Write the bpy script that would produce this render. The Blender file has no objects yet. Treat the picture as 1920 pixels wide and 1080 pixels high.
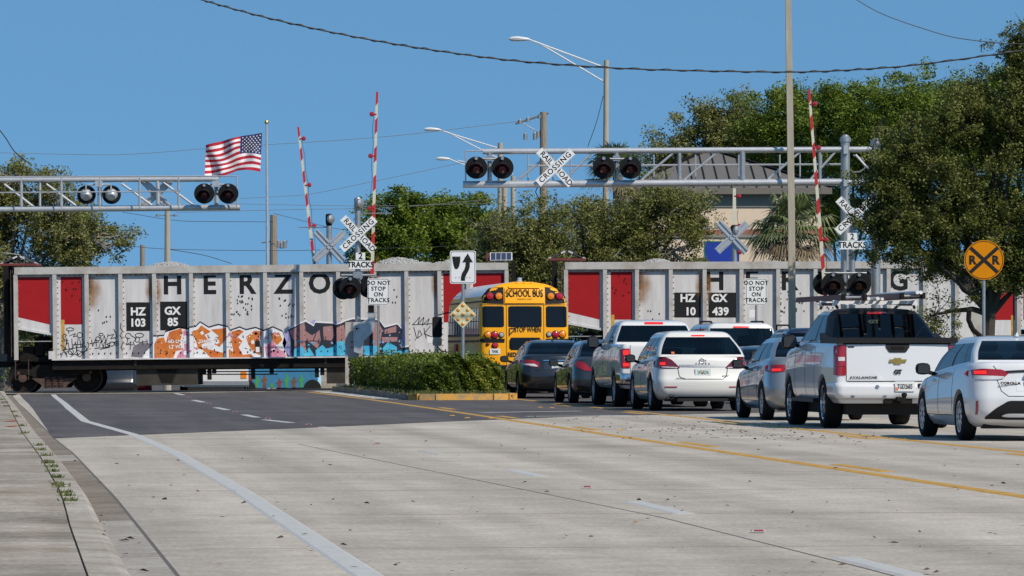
import bpy, bmesh, math, random
import numpy as np
from mathutils import Vector, Matrix
from mathutils.geometry import tessellate_polygon

sc = bpy.context.scene
col = sc.collection
F, H, HOR = 9000.0, 1.28, 650.0           # focal length in photo pixels, eye height, horizon row
YAW = math.atan(930 / 9000)               # the road runs this far left of the view axis
SA, CA = math.sin(YAW), math.cos(YAW)

# ------------------------------------------------------------------ camera
cam = bpy.data.cameras.new('camera'); cam_o = bpy.data.objects.new('camera', cam); col.objects.link(cam_o)
cam_o.location = (0, 0, H); cam_o.rotation_euler = (math.radians(90), 0, 0)
cam.sensor_width = 36.0; cam.lens = 36 * F / 1920; cam.shift_y = 110 / 1920
cam.clip_start = 0.5; cam.clip_end = 9000
sc.camera = cam_o
# ------------------------------------------------------------------ sky, sun, exposure
SUN = Vector((0.49, -0.535, 0.685)).normalized()      # towards the sun
w = bpy.data.worlds.new('World'); sc.world = w; w.use_nodes = True
nt = w.node_tree; nt.nodes.clear()
out = nt.nodes.new('ShaderNodeOutputWorld'); bg = nt.nodes.new('ShaderNodeBackground')
sky = nt.nodes.new('ShaderNodeTexSky'); sky.sky_type = 'NISHITA'; sky.sun_disc = False
sky.sun_elevation = math.asin(SUN.z); sky.sun_rotation = math.atan2(SUN.x, SUN.y)
sky.air_density = 1.0; sky.dust_density = 0.0; sky.ozone_density = 4.0; sky.altitude = 0
tc = nt.nodes.new('ShaderNodeTexCoord'); sep = nt.nodes.new('ShaderNodeSeparateXYZ'); cmb = nt.nodes.new('ShaderNodeCombineXYZ')
ma = nt.nodes.new('ShaderNodeMath'); ma.operation = 'MULTIPLY_ADD'; ma.inputs[1].default_value = 0.9; ma.inputs[2].default_value = 0.35
nt.links.new(tc.outputs['Generated'], sep.inputs[0])
nt.links.new(sep.outputs[0], cmb.inputs[0]); nt.links.new(sep.outputs[1], cmb.inputs[1])
nt.links.new(sep.outputs[2], ma.inputs[0]); nt.links.new(ma.outputs[0], cmb.inputs[2])
vn = nt.nodes.new('ShaderNodeVectorMath'); vn.operation = 'NORMALIZE'
nt.links.new(cmb.outputs[0], vn.inputs[0]); nt.links.new(vn.outputs[0], sky.inputs['Vector'])
tint = nt.nodes.new('ShaderNodeVectorMath'); tint.operation = 'MULTIPLY'; tint.inputs[1].default_value = (0.80, 1.09, 1.05)
nt.links.new(sky.outputs[0], tint.inputs[0]); nt.links.new(tint.outputs[0], bg.inputs[0]); bg.inputs[1].default_value = 0.14
nt.links.new(bg.outputs[0], out.inputs[0])
sl = bpy.data.lights.new('sun', 'SUN'); sl.energy = 4.75; sl.angle = math.radians(0.53); sl.color = (1.0, 0.905, 0.76)
so = bpy.data.objects.new('sun', sl); col.objects.link(so)
so.rotation_euler = SUN.to_track_quat('Z', 'Y').to_euler(); so.location = (30, -30, 60)
sc.view_settings.view_transform = 'Standard'; sc.view_settings.look = 'None'
sc.view_settings.exposure = 0.0; sc.view_settings.gamma = 1.0
sc.render.engine = 'CYCLES'
sc.cycles.max_bounces = 6; sc.cycles.transparent_max_bounces = 12; sc.cycles.caustics_reflective = False; sc.cycles.caustics_refractive = False

# ------------------------------------------------------------------ geometry helpers
def smooth(t):
    t = min(1, max(0, t)); return t * t * (3 - 2 * t)
def gz(x, y):                              # the road falls a little to the left on its way to the tracks
    return -0.14 * smooth((y - 95) / 48) * smooth(-x / 14) - 0.45 * smooth((y - 155) / 14)
def P(px, py, d):
    return Vector(((px - 960) / F * d, d, H - (py - HOR) / F * d))
def G(px, py):
    d = H * F / (py - HOR)
    for _ in range(8):
        x = (px - 960) / F * d
        d = (H - gz(x, d)) * F / (py - HOR)
    return Vector(((px - 960) / F * d, d, gz((px - 960) / F * d, d)))
def UV(u, v):                              # road coordinates: u along the road, v to its right
    x, y = -SA * u + CA * v, CA * u + SA * v
    return Vector((x, y, gz(x, y)))

class MB:
    def __init__(s): s.v = []; s.f = []; s.m = []
    def add(s, vs, fs, mi=0):
        o = len(s.v); s.v += [tuple(p) for p in vs]; s.f += [tuple(i + o for i in f) for f in fs]; s.m += [mi] * len(fs); return s
    def box(s, x0, x1, y0, y1, z0, z1, mi=0):
        return s.add([(x0,y0,z0),(x1,y0,z0),(x1,y1,z0),(x0,y1,z0),(x0,y0,z1),(x1,y0,z1),(x1,y1,z1),(x0,y1,z1)],
                     [(0,3,2,1),(4,5,6,7),(0,1,5,4),(1,2,6,5),(2,3,7,6),(3,0,4,7)], mi)
    def bar(s, p0, p1, wx, wy, mi=0, up=(0,0,1)):       # box beam from p0 to p1
        p0, p1 = Vector(p0), Vector(p1); d = (p1 - p0).normalized(); u = Vector(up)
        a = d.cross(u)
        if a.length < 1e-4: a = d.cross(Vector((0,1,0)))
        a.normalize(); b = a.cross(d).normalized(); vs = []
        for p in (p0, p1):
            for (i, j) in ((-1,-1),(1,-1),(1,1),(-1,1)): vs.append(p + a * i * wx / 2 + b * j * wy / 2)
        return s.add(vs, [(3,2,1,0),(4,5,6,7),(0,1,5,4),(1,2,6,5),(2,3,7,6),(3,0,4,7)], mi)
    def cyl(s, p0, p1, r0, r1=None, n=10, caps=True, mi=0):
        r1 = r0 if r1 is None else r1
        p0, p1 = Vector(p0), Vector(p1); d = (p1 - p0).normalized()
        a = d.orthogonal().normalized(); b = d.cross(a); vs = []; fs = []
        for p, r in ((p0, r0), (p1, r1)):
            for k in range(n):
                t = 2 * math.pi * k / n; vs.append(p + (a * math.cos(t) + b * math.sin(t)) * r)
        for k in range(n): fs.append((k, (k + 1) % n, n + (k + 1) % n, n + k))
        if caps: fs.append(tuple(range(n - 1, -1, -1))); fs.append(tuple(range(n, 2 * n)))
        return s.add(vs, fs, mi)
    def tube(s, pts, r, n=6, mi=0, caps=True):
        pts = [Vector(p) for p in pts]; rs = r if isinstance(r, (list, tuple)) else [r] * len(pts)
        vs = []; fs = []; a = None
        for i, p in enumerate(pts):
            d = (pts[min(i + 1, len(pts) - 1)] - pts[max(i - 1, 0)]).normalized()
            a = d.orthogonal().normalized() if a is None else (a - d * a.dot(d)).normalized()
            b = d.cross(a)
            for k in range(n):
                t = 2 * math.pi * k / n; vs.append(p + (a * math.cos(t) + b * math.sin(t)) * rs[i])
        for i in range(len(pts) - 1):
            for k in range(n): fs.append((i*n+k, i*n+(k+1)%n, (i+1)*n+(k+1)%n, (i+1)*n+k))
        if caps: fs.append(tuple(range(n - 1, -1, -1))); fs.append(tuple(range((len(pts)-1)*n, len(pts)*n)))
        return s.add(vs, fs, mi)
    def lathe(s, prof, c, axis, n=24, mi=0):            # prof: (radius, along axis)
        c = Vector(c); d = Vector(axis).normalized(); a = d.orthogonal().normalized(); b = d.cross(a); vs = []; fs = []
        for r, h in prof:
            for k in range(n):
                t = 2 * math.pi * k / n; vs.append(c + d * h + (a * math.cos(t) + b * math.sin(t)) * r)
        for i in range(len(prof) - 1):
            for k in range(n): fs.append((i*n+k, i*n+(k+1)%n, (i+1)*n+(k+1)%n, (i+1)*n+k))
        return s.add(vs, fs, mi)
    def prism(s, poly, o, ax, ay, az, t, mi=0):         # polygon in (ax, ay) at o, extruded t along az
        o, ax, ay, az = Vector(o), Vector(ax), Vector(ay), Vector(az); n = len(poly)
        vs = [o + ax * p[0] + ay * p[1] for p in poly]; vs += [v + az * t for v in vs]
        tri = tessellate_polygon([[Vector((p[0], p[1], 0)) for p in poly]])
        fs = [tuple(q) for q in tri] + [tuple(i + n for i in reversed(q)) for q in tri]
        fs += [(i, (i + 1) % n, n + (i + 1) % n, n + i) for i in range(n)]
        return s.add(vs, fs, mi)
    def flat(s, poly, o, ax, ay, mi=0):
        o, ax, ay = Vector(o), Vector(ax), Vector(ay)
        tri = tessellate_polygon([[Vector((p[0], p[1], 0)) for p in poly]])
        return s.add([o + ax * p[0] + ay * p[1] for p in poly], [tuple(q) for q in tri], mi)
    def build(s, name, mat, parent=None, origin=(0,0,0), smoothed=False, angle=35, kind=None, fixn=True):
        ox, oy, oz = origin
        me = bpy.data.meshes.new(name); me.from_pydata([(x-ox, y-oy, z-oz) for x, y, z in s.v], [], s.f)
        mats = mat if isinstance(mat, (list, tuple)) else [mat]
        for m in mats: me.materials.append(m)
        if len(mats) > 1: me.polygons.foreach_set('material_index', s.m)
        if fixn:
            bm = bmesh.new(); bm.from_mesh(me); bmesh.ops.recalc_face_normals(bm, faces=bm.faces); bm.to_mesh(me); bm.free()
        if smoothed:
            me.polygons.foreach_set('use_smooth', [True] * len(me.polygons)); me.set_sharp_from_angle(angle=math.radians(angle))
        me.update()
        return link(name, me, parent, kind, None if parent else origin)
def link(name, me, parent=None, kind=None, loc=None):
    o = bpy.data.objects.new(name, me); col.objects.link(o)
    if parent: o.parent = parent
    if loc is not None: o.location = loc
    if kind: o['kind'] = kind
    return o
def tag(o, label, cat, group=None):
    o['label'] = label; o['category'] = cat
    if group: o['group'] = group
    return o
def thing(name, label, cat, loc=(0,0,0), rz=0, group=None):
    o = bpy.data.objects.new(name, None); col.objects.link(o); o.empty_display_size = 0.2
    o.location = loc; o.rotation_euler = (0, 0, rz); return tag(o, label, cat, group)
def dup(o, parent, name=None):
    c = o.copy(); col.objects.link(c); c.parent = parent; return c

# ------------------------------------------------------------------ materials
def mat(name, c, rough=0.6, metal=0.0, coat=0.0, var=0.0, vscale=3.0, bump=0.0, bscale=40.0, emit=0.0, stretch=None, spec=0.5, c2=None, thr=(0.4, 0.65)):
    m = bpy.data.materials.new(name); m.use_nodes = True; n = m.node_tree.nodes; l = m.node_tree.links; b = n['Principled BSDF']
    b.inputs['Base Color'].default_value = (*c, 1); b.inputs['Roughness'].default_value = rough; b.inputs['Metallic'].default_value = metal
    b.inputs['Coat Weight'].default_value = coat; b.inputs['Coat Roughness'].default_value = 0.03; b.inputs['Specular IOR Level'].default_value = spec
    if emit: b.inputs['Emission Color'].default_value = (*c, 1); b.inputs['Emission Strength'].default_value = emit
    if var or bump or c2:
        t = n.new('ShaderNodeTexCoord'); mp = n.new('ShaderNodeMapping'); l.new(t.outputs['Object'], mp.inputs[0])
        if stretch: mp.inputs['Scale'].default_value = stretch
    if var or c2:
        no = n.new('ShaderNodeTexNoise'); no.inputs['Scale'].default_value = vscale; no.inputs['Detail'].default_value = 6; no.inputs['Roughness'].default_value = 0.65
        l.new(mp.outputs[0], no.inputs['Vector']); r = n.new('ShaderNodeValToRGB'); l.new(no.outputs['Fac'], r.inputs[0])
        r.color_ramp.elements[0].position = thr[0] - .1 if not c2 else thr[0]; r.color_ramp.elements[1].position = thr[1] + .05 if not c2 else thr[1]
        k = c2 if c2 else tuple(x * (1 - var) for x in c)
        r.color_ramp.elements[0].color = (*k, 1); r.color_ramp.elements[1].color = (*c, 1)
        l.new(r.outputs[0], b.inputs['Base Color'])
    if bump:
        nb = n.new('ShaderNodeTexNoise'); nb.inputs['Scale'].default_value = bscale; nb.inputs['Detail'].default_value = 4
        l.new(mp.outputs[0], nb.inputs['Vector']); bn = n.new('ShaderNodeBump'); bn.inputs['Strength'].default_value = bump; bn.inputs['Distance'].default_value = 0.02
        l.new(nb.outputs['Fac'], bn.inputs['Height']); l.new(bn.outputs[0], b.inputs['Normal'])
    return m
def glass(name, tint, gloss=0.02):
    m = bpy.data.materials.new(name); m.use_nodes = True; n = m.node_tree.nodes; l = m.node_tree.links; n.remove(n['Principled BSDF'])
    tr = n.new('ShaderNodeBsdfTransparent'); tr.inputs[0].default_value = (*tint, 1); gl = n.new('ShaderNodeBsdfGlossy'); gl.inputs['Roughness'].default_value = gloss
    fr = n.new('ShaderNodeFresnel'); fr.inputs[0].default_value = 1.5; mx = n.new('ShaderNodeMixShader')
    l.new(fr.outputs[0], mx.inputs[0]); l.new(tr.outputs[0], mx.inputs[1]); l.new(gl.outputs[0], mx.inputs[2]); l.new(mx.outputs[0], n['Material Output'].inputs[0]); return m
def ground_mat(name, c, c_dark, c_light, streak=None, speck=0.0, scale=0.35, bump=0.25, bscale=60, rough=0.85, grain=0.25, tracks=False):
    # large blotches, tyre streaks along the road, fine aggregate
    m = bpy.data.materials.new(name); m.use_nodes = True; n = m.node_tree.nodes; l = m.node_tree.links; b = n['Principled BSDF']
    b.inputs['Roughness'].default_value = rough; b.inputs['Specular IOR Level'].default_value = 0.3
    g = n.new('ShaderNodeNewGeometry')
    rot = n.new('ShaderNodeMapping'); rot.inputs['Rotation'].default_value = (0, 0, -YAW); l.new(g.outputs['Position'], rot.inputs[0])
    def noise(sc_, det=5, stretch=(1,1,1), rgh=0.6):
        mp = n.new('ShaderNodeMapping'); mp.inputs['Scale'].default_value = stretch; l.new(rot.outputs[0], mp.inputs[0])
        t = n.new('ShaderNodeTexNoise'); t.inputs['Scale'].default_value = sc_; t.inputs['Detail'].default_value = det; t.inputs['Roughness'].default_value = rgh
        l.new(mp.outputs[0], t.inputs['Vector']); return t.outputs['Fac']
    r = n.new('ShaderNodeValToRGB'); e = r.color_ramp.elements; e[0].position = 0.3; e[0].color = (*c_dark, 1); e[1].position = 0.7; e[1].color = (*c_light, 1)
    k = e.new(0.5); k.color = (*c, 1); l.new(noise(scale), r.inputs[0]); cur = r.outputs[0]
    def mult(fac, lo, hi, a, bb):
        nonlocal cur
        rp = n.new('ShaderNodeMapRange'); rp.inputs[1].default_value = lo; rp.inputs[2].default_value = hi; rp.inputs[3].default_value = a; rp.inputs[4].default_value = bb
        l.new(fac, rp.inputs[0]); vm = n.new('ShaderNodeVectorMath'); vm.operation = 'SCALE'; l.new(cur, vm.inputs[0]); l.new(rp.outputs[0], vm.inputs['Scale']); cur = vm.outputs[0]
    mult(noise(25, 3), 0.3, 0.7, 1 - grain, 1 + grain)
    mult(noise(3.0, 6), 0.3, 0.7, 1 - grain * .5, 1 + grain * .5)
    if streak: mult(noise(1.3, 4, (1, 0.035, 1)), 0.32, 0.62, 1 - streak, 1.04)
    if streak: mult(noise(2.4, 5, (0.10, 1, 1)), 0.34, 0.55, 1 - streak * .28, 1.0)
    if tracks:                              # darker wheel paths along each lane, broken up by noise
        sp = n.new('ShaderNodeSeparateXYZ'); l.new(rot.outputs[0], sp.inputs[0]); m1 = n.new('ShaderNodeMath'); m1.operation = 'MULTIPLY_ADD'; m1.inputs[1].default_value = 2 * math.pi / 1.62; m1.inputs[2].default_value = -2 * math.pi * 2.75 / 1.62
        l.new(sp.outputs[0], m1.inputs[0]); m2 = n.new('ShaderNodeMath'); m2.operation = 'COSINE'; l.new(m1.outputs[0], m2.inputs[0]); m3 = n.new('ShaderNodeMath'); m3.operation = 'MULTIPLY'; l.new(m2.outputs[0], m3.inputs[0]); l.new(noise(.5, 3, (1, .12, 1)), m3.inputs[1])
        mult(m3.outputs[0], -.1, .6, 1.02, .86)
        mult(noise(.9, 3, (1, .5, 1)), .22, .34, .90, 1.0)
    if speck: mult(noise(7, 2), 0.26, 0.33, 1 - speck, 1.0)
    l.new(cur, b.inputs['Base Color'])
    bn = n.new('ShaderNodeBump'); bn.inputs['Strength'].default_value = bump; bn.inputs['Distance'].default_value = 0.01
    l.new(noise(bscale, 3), bn.inputs['Height']); l.new(bn.outputs[0], b.inputs['Normal']); return m

M = {}
M['concrete'] = ground_mat('concrete_road', (.415,.372,.318), (.345,.305,.255), (.47,.425,.37), streak=.16, tracks=True, speck=.12)
M['asphalt'] = ground_mat('asphalt', (.090,.082,.082), (.072,.066,.066), (.115,.106,.105), streak=.22, speck=0, grain=.3, bscale=90)
M['gutter'] = ground_mat('gutter_concrete', (.20,.165,.13), (.145,.12,.095), (.25,.215,.175), grain=.25, scale=.9)
M['gutter2'] = ground_mat('gutter_concrete_pale', (.31,.28,.245), (.25,.225,.195), (.36,.33,.295), grain=.25, scale=.9)
M['slab'] = ground_mat('sidewalk_concrete', (.335,.292,.24), (.22,.178,.125), (.41,.365,.31), grain=.3, scale=.8, streak=.2)
M['slab2'] = ground_mat('sidewalk_concrete_grey', (.265,.232,.192), (.17,.14,.10), (.33,.295,.25), grain=.3, scale=.8, streak=.2)
M['kerb'] = ground_mat('kerb_concrete', (.33,.295,.25), (.23,.195,.145), (.40,.365,.32), grain=.22, scale=1.2)
M['earth'] = ground_mat('earth_grass', (.10,.12,.045), (.07,.085,.03), (.16,.15,.08), grain=.5, scale=.5, bump=.6, bscale=20)
M['ballast'] = ground_mat('ballast_stone', (.34,.33,.31), (.22,.21,.2), (.45,.44,.42), grain=.9, scale=2, bump=1, bscale=18)
M['white_line'] = mat('road_paint_white', (.475,.475,.465), .8, var=.22, vscale=9)
M['yellow_line'] = mat('road_paint_yellow', (.58,.32,.045), .7, var=.45, vscale=5)
M['white_old'] = mat('worn_road_paint', (.43,.42,.40), .8, c2=(.37,.345,.30), vscale=4, thr=(.42,.6))
M['joint'] = mat('dark_joint', (.10,.09,.08), .9)
M['joint_pale'] = mat('pale_joint', (.22,.19,.155), .9, var=.4, vscale=4)
M['kerb_yellow'] = mat('yellow_kerb_paint', (.60,.31,.06), .8, c2=(.34,.25,.14), vscale=4, thr=(.36,.52), bump=.3)

# ------------------------------------------------------------------ ground and road
def sheet(name, rows, dz, m, parent=None, kind='structure', nsub=1):
    b = MB(); n = len(rows[0])
    for r in rows:
        for p in r: b.v.append((p[0], p[1], gz(p[0], p[1]) + dz))
    for j in range(len(rows) - 1):
        for i in range(n - 1): b.f.append((j*n+i, j*n+i+1, (j+1)*n+i+1, (j+1)*n+i)); b.m.append(0)
    o = b.build(name, m, parent, fixn=False)
    if not parent: o['kind'] = kind
    return o
def lerp_line(pts, n):
    pts = [Vector((p[0], p[1])) for p in pts]; L = [0]
    for a, b in zip(pts, pts[1:]): L.append(L[-1] + (b - a).length)
    xs = np.interp(np.linspace(0, L[-1], n), L, [p.x for p in pts]); ys = np.interp(np.linspace(0, L[-1], n), L, [p.y for p in pts])
    return [(x, y) for x, y in zip(xs, ys)]
def between(l0, l1, n, m):
    a, b = lerp_line(l0, n), lerp_line(l1, n)
    return [[(p[0]*(1-t)+q[0]*t, p[1]*(1-t)+q[1]*t) for p, q in zip(a, b)] for t in np.linspace(0, 1, m)]
def stripe(name, pts, wdt, dz, m, parent=None, kind='structure', n=None, wob=0):
    pts = lerp_line(pts, n or max(2, len(pts) * 6)); L = []; R_ = []
    for i, p in enumerate(pts):
        a = Vector(pts[max(i-1, 0)]); b = Vector(pts[min(i+1, len(pts)-1)]); d = (b - a).normalized(); q = Vector((d.y, -d.x)) * wdt / 2
        L.append((p[0] - q.x, p[1] - q.y)); R_.append((p[0] + q.x, p[1] + q.y))
    b = MB(); n = len(L)                    # edges slope out to the ground, so no gap shows under the paint
    out_ = lambda A_, B_: [(p[0] + (p[0] - q[0]) / wdt * .03, p[1] + (p[1] - q[1]) / wdt * .03) for p, q in zip(A_, B_)]
    for row, h in ((out_(L, R_), -.009), (L, 0), (R_, 0), (out_(R_, L), -.009)):
        for p in row: b.v.append((p[0], p[1], gz(p[0], p[1]) + dz + h))
    for j in range(3):
        for i in range(n - 1): b.f.append((j*n+i, j*n+i+1, (j+1)*n+i+1, (j+1)*n+i)); b.m.append(0)
    b.f += [(0, n, 2*n, 3*n), (n-1, 2*n-1, 3*n-1, 4*n-1)]; b.m += [0, 0]
    return b.build(name, m, parent or ROAD, fixn=False)

gx = [-3000,-600,-150,-60] + list(np.arange(-40, 41, 4)) + [60,150,600,3000]
gy = [-200,-20] + list(np.arange(8, 184, 4)) + [220,300,600,1500,4000]
sheet('ground', [[(x, y) for x in gx] for y in gy], -0.03, M['earth'])
EDGE = [G(*p) for p in ((330,1080),(213,933),(135,850),(100,822),(35,758),(22,742))]
d0 = (EDGE[0] - EDGE[1]).normalized(); EDGE = [EDGE[0] + d0 * 14] + EDGE + [Vector((EDGE[-1].x - .35, 144.2, 0))]
CRK = [G(*p) for p in ((160,1080),(123,973),(75,880),(42,830),(24,790))]
d0 = (CRK[0] - CRK[1]).normalized(); d1 = (CRK[-1] - CRK[-2]).normalized(); CRK = [CRK[0] + d0 * 14] + CRK + [CRK[-1] + d1 * 30, CRK[-1] + d1 * 60]
KRB = [(Vector(lerp_line(CRK, 200)[i]) * .60 + Vector(min(lerp_line(EDGE, 400), key=lambda e: abs(e[1] - lerp_line(CRK, 200)[i][1]))) * .40) for i in range(0, 200, 4)]
KRB = [k for k in KRB if k.y < 143.5]
RIGHT = 20.0
road_l = lerp_line(EDGE, 60)
ROAD = sheet('road', between(EDGE, [UV(u, RIGHT) for u in np.linspace(12, 146.2, 30)], 60, 12), 0.0, M['concrete'])
sheet('far_road', [[(x, y) for x in np.linspace(-30, 8, 20)] for y in (154.2, 170, 190, 240, 300)], 0.0, M['asphalt'])
JOINT = [G(*p) for p in ((100,822),(330,812.5),(560,803),(850,790),(1080,781),(1280,777),(1500,772.5),(1740,768))]
farl = [(x, 144.2) for x in np.linspace(EDGE[-1].x, 7.6, 12)]
sheet('asphalt_surface', [[(a[0]*(1-t)+b[0]*t, a[1]*(1-t)+b[1]*t) for a, b in zip(lerp_line(JOINT, 40), lerp_line(farl, 40))] for t in np.linspace(0, 1, 14)], 0.004, M['asphalt'], ROAD)
sheet('track_bed', [[(x, y) for x in np.linspace(-60, 60, 60)] for y in (144.2, 146, 150, 154.2)], -0.012, M['ballast'])
trk = thing('railway_track', '', ''); del trk['label']; del trk['category']; trk['kind'] = 'structure'
tb = sheet('crossing_panel', [[(x, y) for x in np.linspace(-16.5, 9, 40)] for y in (144.25, 146.7)], 0.006, M['slab'], trk)
tb2 = sheet('crossing_panel', [[(x, y) for x in np.linspace(-16.5, 9, 40)] for y in (148.55, 151.0)], 0.006, M['slab2'], trk)
M['rail'] = mat('rail_steel', (.16,.12,.10), .45, metal=.7, var=.3)
for yy in (146.88, 148.32, 151.18, 152.62):
    r = MB(); xs = np.linspace(-60, 60, 61)
    for a, b_ in zip(xs, xs[1:]): r.bar((a, yy, gz(a, 147) - .03), (b_, yy, gz(b_, 147) - .03), .07, .08)
    r.build('rail', M['rail'], trk)

# kerb, gutter and sidewalk, section by section
kl, el, cl = lerp_line(KRB, 61), None, None
def at_y(line, y):
    ps = sorted(((p[1], p[0]) for p in line)); return float(np.interp(y, [p[0] for p in ps], [p[1] for p in ps]))
kerb = thing('kerb', '', ''); gut = thing('gutter', '', ''); walk = thing('sidewalk', '', '')
for o in (kerb, gut, walk): del o['label']; del o['category']; o['kind'] = 'structure'
edge_w = [(p.x, p.y) for p in EDGE]; crk_w = [(p.x, p.y) for p in CRK]; krb_w = [(p.x, p.y) for p in KRB]
ys = [14]
while ys[-1] < 138: ys.append(ys[-1] + (3.05 if ys[-1] > 20 else 3.0))
rk = random.Random(4)
for i, (a, b_) in enumerate(zip(ys, ys[1:])):
    a2, b2 = a + .012, b_ - .012
    hh = [0.035 + .10 * smooth((y - 36) / 8) for y in (a2, b2)]
    mb = MB(); N = 3; vs = []
    for y in np.linspace(a2, b2, N):
        h = 0.03 + .10 * smooth((y - 33) / 6); xe, xk, xc = at_y(edge_w, y), at_y(krb_w, y), at_y(crk_w, y); z = gz(xk, y)
        vs.append([(xk + .05, y, z + .0), (xk + .03, y, z + h * .55), (xk - .02, y, z + h), (xc + .006, y, z + h + .008), (xc + .006, y, z - .05)])
    o = MB()
    for r in vs: o.v += r
    for j in range(N - 1):
        for k in range(4): o.f.append((j*5+k, j*5+k+1, (j+1)*5+k+1, (j+1)*5+k)); o.m.append(0)
    o.f += [(0,1,2,3,4), tuple(reversed([5*(N-1)+k for k in range(5)]))]; o.m += [0,0]
    o.build('kerb_stone', M['kerb'], kerb)
    g = MB()
    for y in np.linspace(a2, b2, N):
        xe, xk = at_y(edge_w, y), at_y(krb_w, y); z = gz(xk, y); g.v += [(xk + .045, y, z + .004), (xe - .008, y, z + .008), (xe - .008, y, z - .04), (xk + .045, y, z - .04)]
    for j in range(N - 1): g.f += [(4*j, 4*j+1, 4*j+5, 4*j+4), (4*j+1, 4*j+2, 4*j+6, 4*j+5)]; g.m += [0,0]
    g.build('gutter_section', M['gutter2'] if (a < 33 or 52 < a < 56) else M['gutter'], gut)
stripe('road_edge_joint', EDGE, .03, .003, M['joint'], n=80)
sy = 15.0; i = 0
while sy < 138:
    ln = 1.55
    h = lambda y: .04 + .10 * smooth((y - 33) / 6)
    xr0, xr1 = at_y(crk_w, sy + .01) - .008, at_y(crk_w, sy + ln - .012) - .008; z0, z1 = h(sy) + gz(xr0, sy), h(sy + ln) + gz(xr1, sy + ln)
    skew = 0.0
    s = MB(); s.add([(xr0 - 1.9, sy + .01, z0 + rk.uniform(-.008,.006)), (xr0, sy + .01, z0), (xr1, sy + ln - .012, z1), (xr1 - 1.9, sy + ln - .012, z1 + rk.uniform(-.006,.006)),
                     (xr0 - 1.9, sy + .01, -.2), (xr0, sy + .01, -.2), (xr1, sy + ln - .012, -.2), (xr1 - 1.9, sy + ln - .012, -.2)],
                    [(0,1,2,3),(0,4,5,1),(1,5,6,2),(2,6,7,3),(3,7,4,0)])
    s.build('slab', M['slab'] if rk.random() < .62 else M['slab2'], walk); sy += ln; i += 1

cs = MB(); cy = np.linspace(14, 136, 90)
for y in cy: x = at_y(crk_w, y); zc = gz(x, y) + .03 + .10 * smooth((y - 33) / 6) - .006; cs.v += [(x - .05, y, zc), (x + .05, y, zc)]
for j in range(89): cs.f.append((2*j, 2*j+1, 2*j+3, 2*j+2)); cs.m.append(0)
cs.build('joint_dirt', mat('joint_dirt', (.085,.07,.045), .95, c2=(.16,.13,.09), vscale=6), walk, fixn=False)
# painted lines
LEDGE = [G(*p) for p in ((690,1080),(450,920),(330,850),(250,815),(160,790),(130,766),(100,740))]
LEDGE = [LEDGE[0] + (LEDGE[0] - LEDGE[1]).normalized() * 12] + LEDGE
stripe('white_edge_line', LEDGE, .135, .007, M['white_line'], n=160)
for px0, py0, px1, py1, m in ((1585,1046,1720,1081,'white_line'),(1188,941,1285,964,'white_line'),(960,882,1018,894,'white_line'),(795,845,832,853,'white_old'),(605,801,622,806,'white_old'),
                           (497,787.5,546,793,'white_line'),(458,778,482,783,'white_line'),(405,764.5,427,769,'white_line'),(363,750.5,381,754.5,'white_line'),(329,737.5,344,741,'white_line'),
                           (690,822,712,828,'white_old')):
    stripe('lane_dash', [G(px0, py0), G(px1, py1)], .13, .007, M[m])
stripe('yellow_centre_line', [UV(u, 8.55) for u in np.linspace(14, 141.5, 40)], .14, .007, M['yellow_line'], n=80)
stripe('yellow_lane_line', [UV(u, 12.12) for u in np.linspace(14, 118, 40)], .13, .007, M['yellow_line'], n=60)
for u0 in np.arange(24, 108, 12.2):
    stripe('yellow_dash', [UV(u0, 8.86), UV(u0 + 3, 8.86)], .13, .007, M['yellow_line'])
    stripe('yellow_dash', [UV(u0 + 5, 11.82), UV(u0 + 8, 11.82)], .13, .007, M['yellow_line'])
for a, b_ in (((900,774),(1085,771)),((985,781),(1180,779.5)),((1170,805),(1400,803)),((1340,821),(1580,817))):
    stripe('worn_white_bar', [G(*a), G(*b_)], .18, .006, M['white_line'] if a[0] < 1000 else M['white_old'])
stripe('lane_dash', [UV(u, 16.0) for u in (60, 63)], .13, .011, M['white_line'])
for u0 in np.arange(72, 138, 12): stripe('lane_dash', [UV(u0, 15.9), UV(u0 + 3, 15.9)], .13, .011, M['white_line'])
stripe('stop_line', [UV(139, 12.4), UV(139, 19.6)], .5, .010, M['white_line'])
stripe('concrete_seam', [G(560,803+30), G(1240,970), G(1620,1065), G(1900,1140)], .012, .002, M['joint'], n=20)
for u in np.arange(24.3, 70, 6.1): stripe('concrete_seam', [UV(u, 1.1), UV(u, 8.4)], .009, .002, M['joint_pale'], n=12)

# right-hand kerb
rkerb = thing('far_kerb', '', ''); del rkerb['label']; del rkerb['category']; rkerb['kind'] = 'structure'
for u in np.arange(40, 138, 3.0):
    p, q = UV(u + .01, RIGHT + .1), UV(u + 2.98, RIGHT + .1); MB().bar(p + Vector((0,0,.04)), q + Vector((0,0,.04)), .2, .2).build('kerb_stone', M['kerb'], rkerb)

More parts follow.
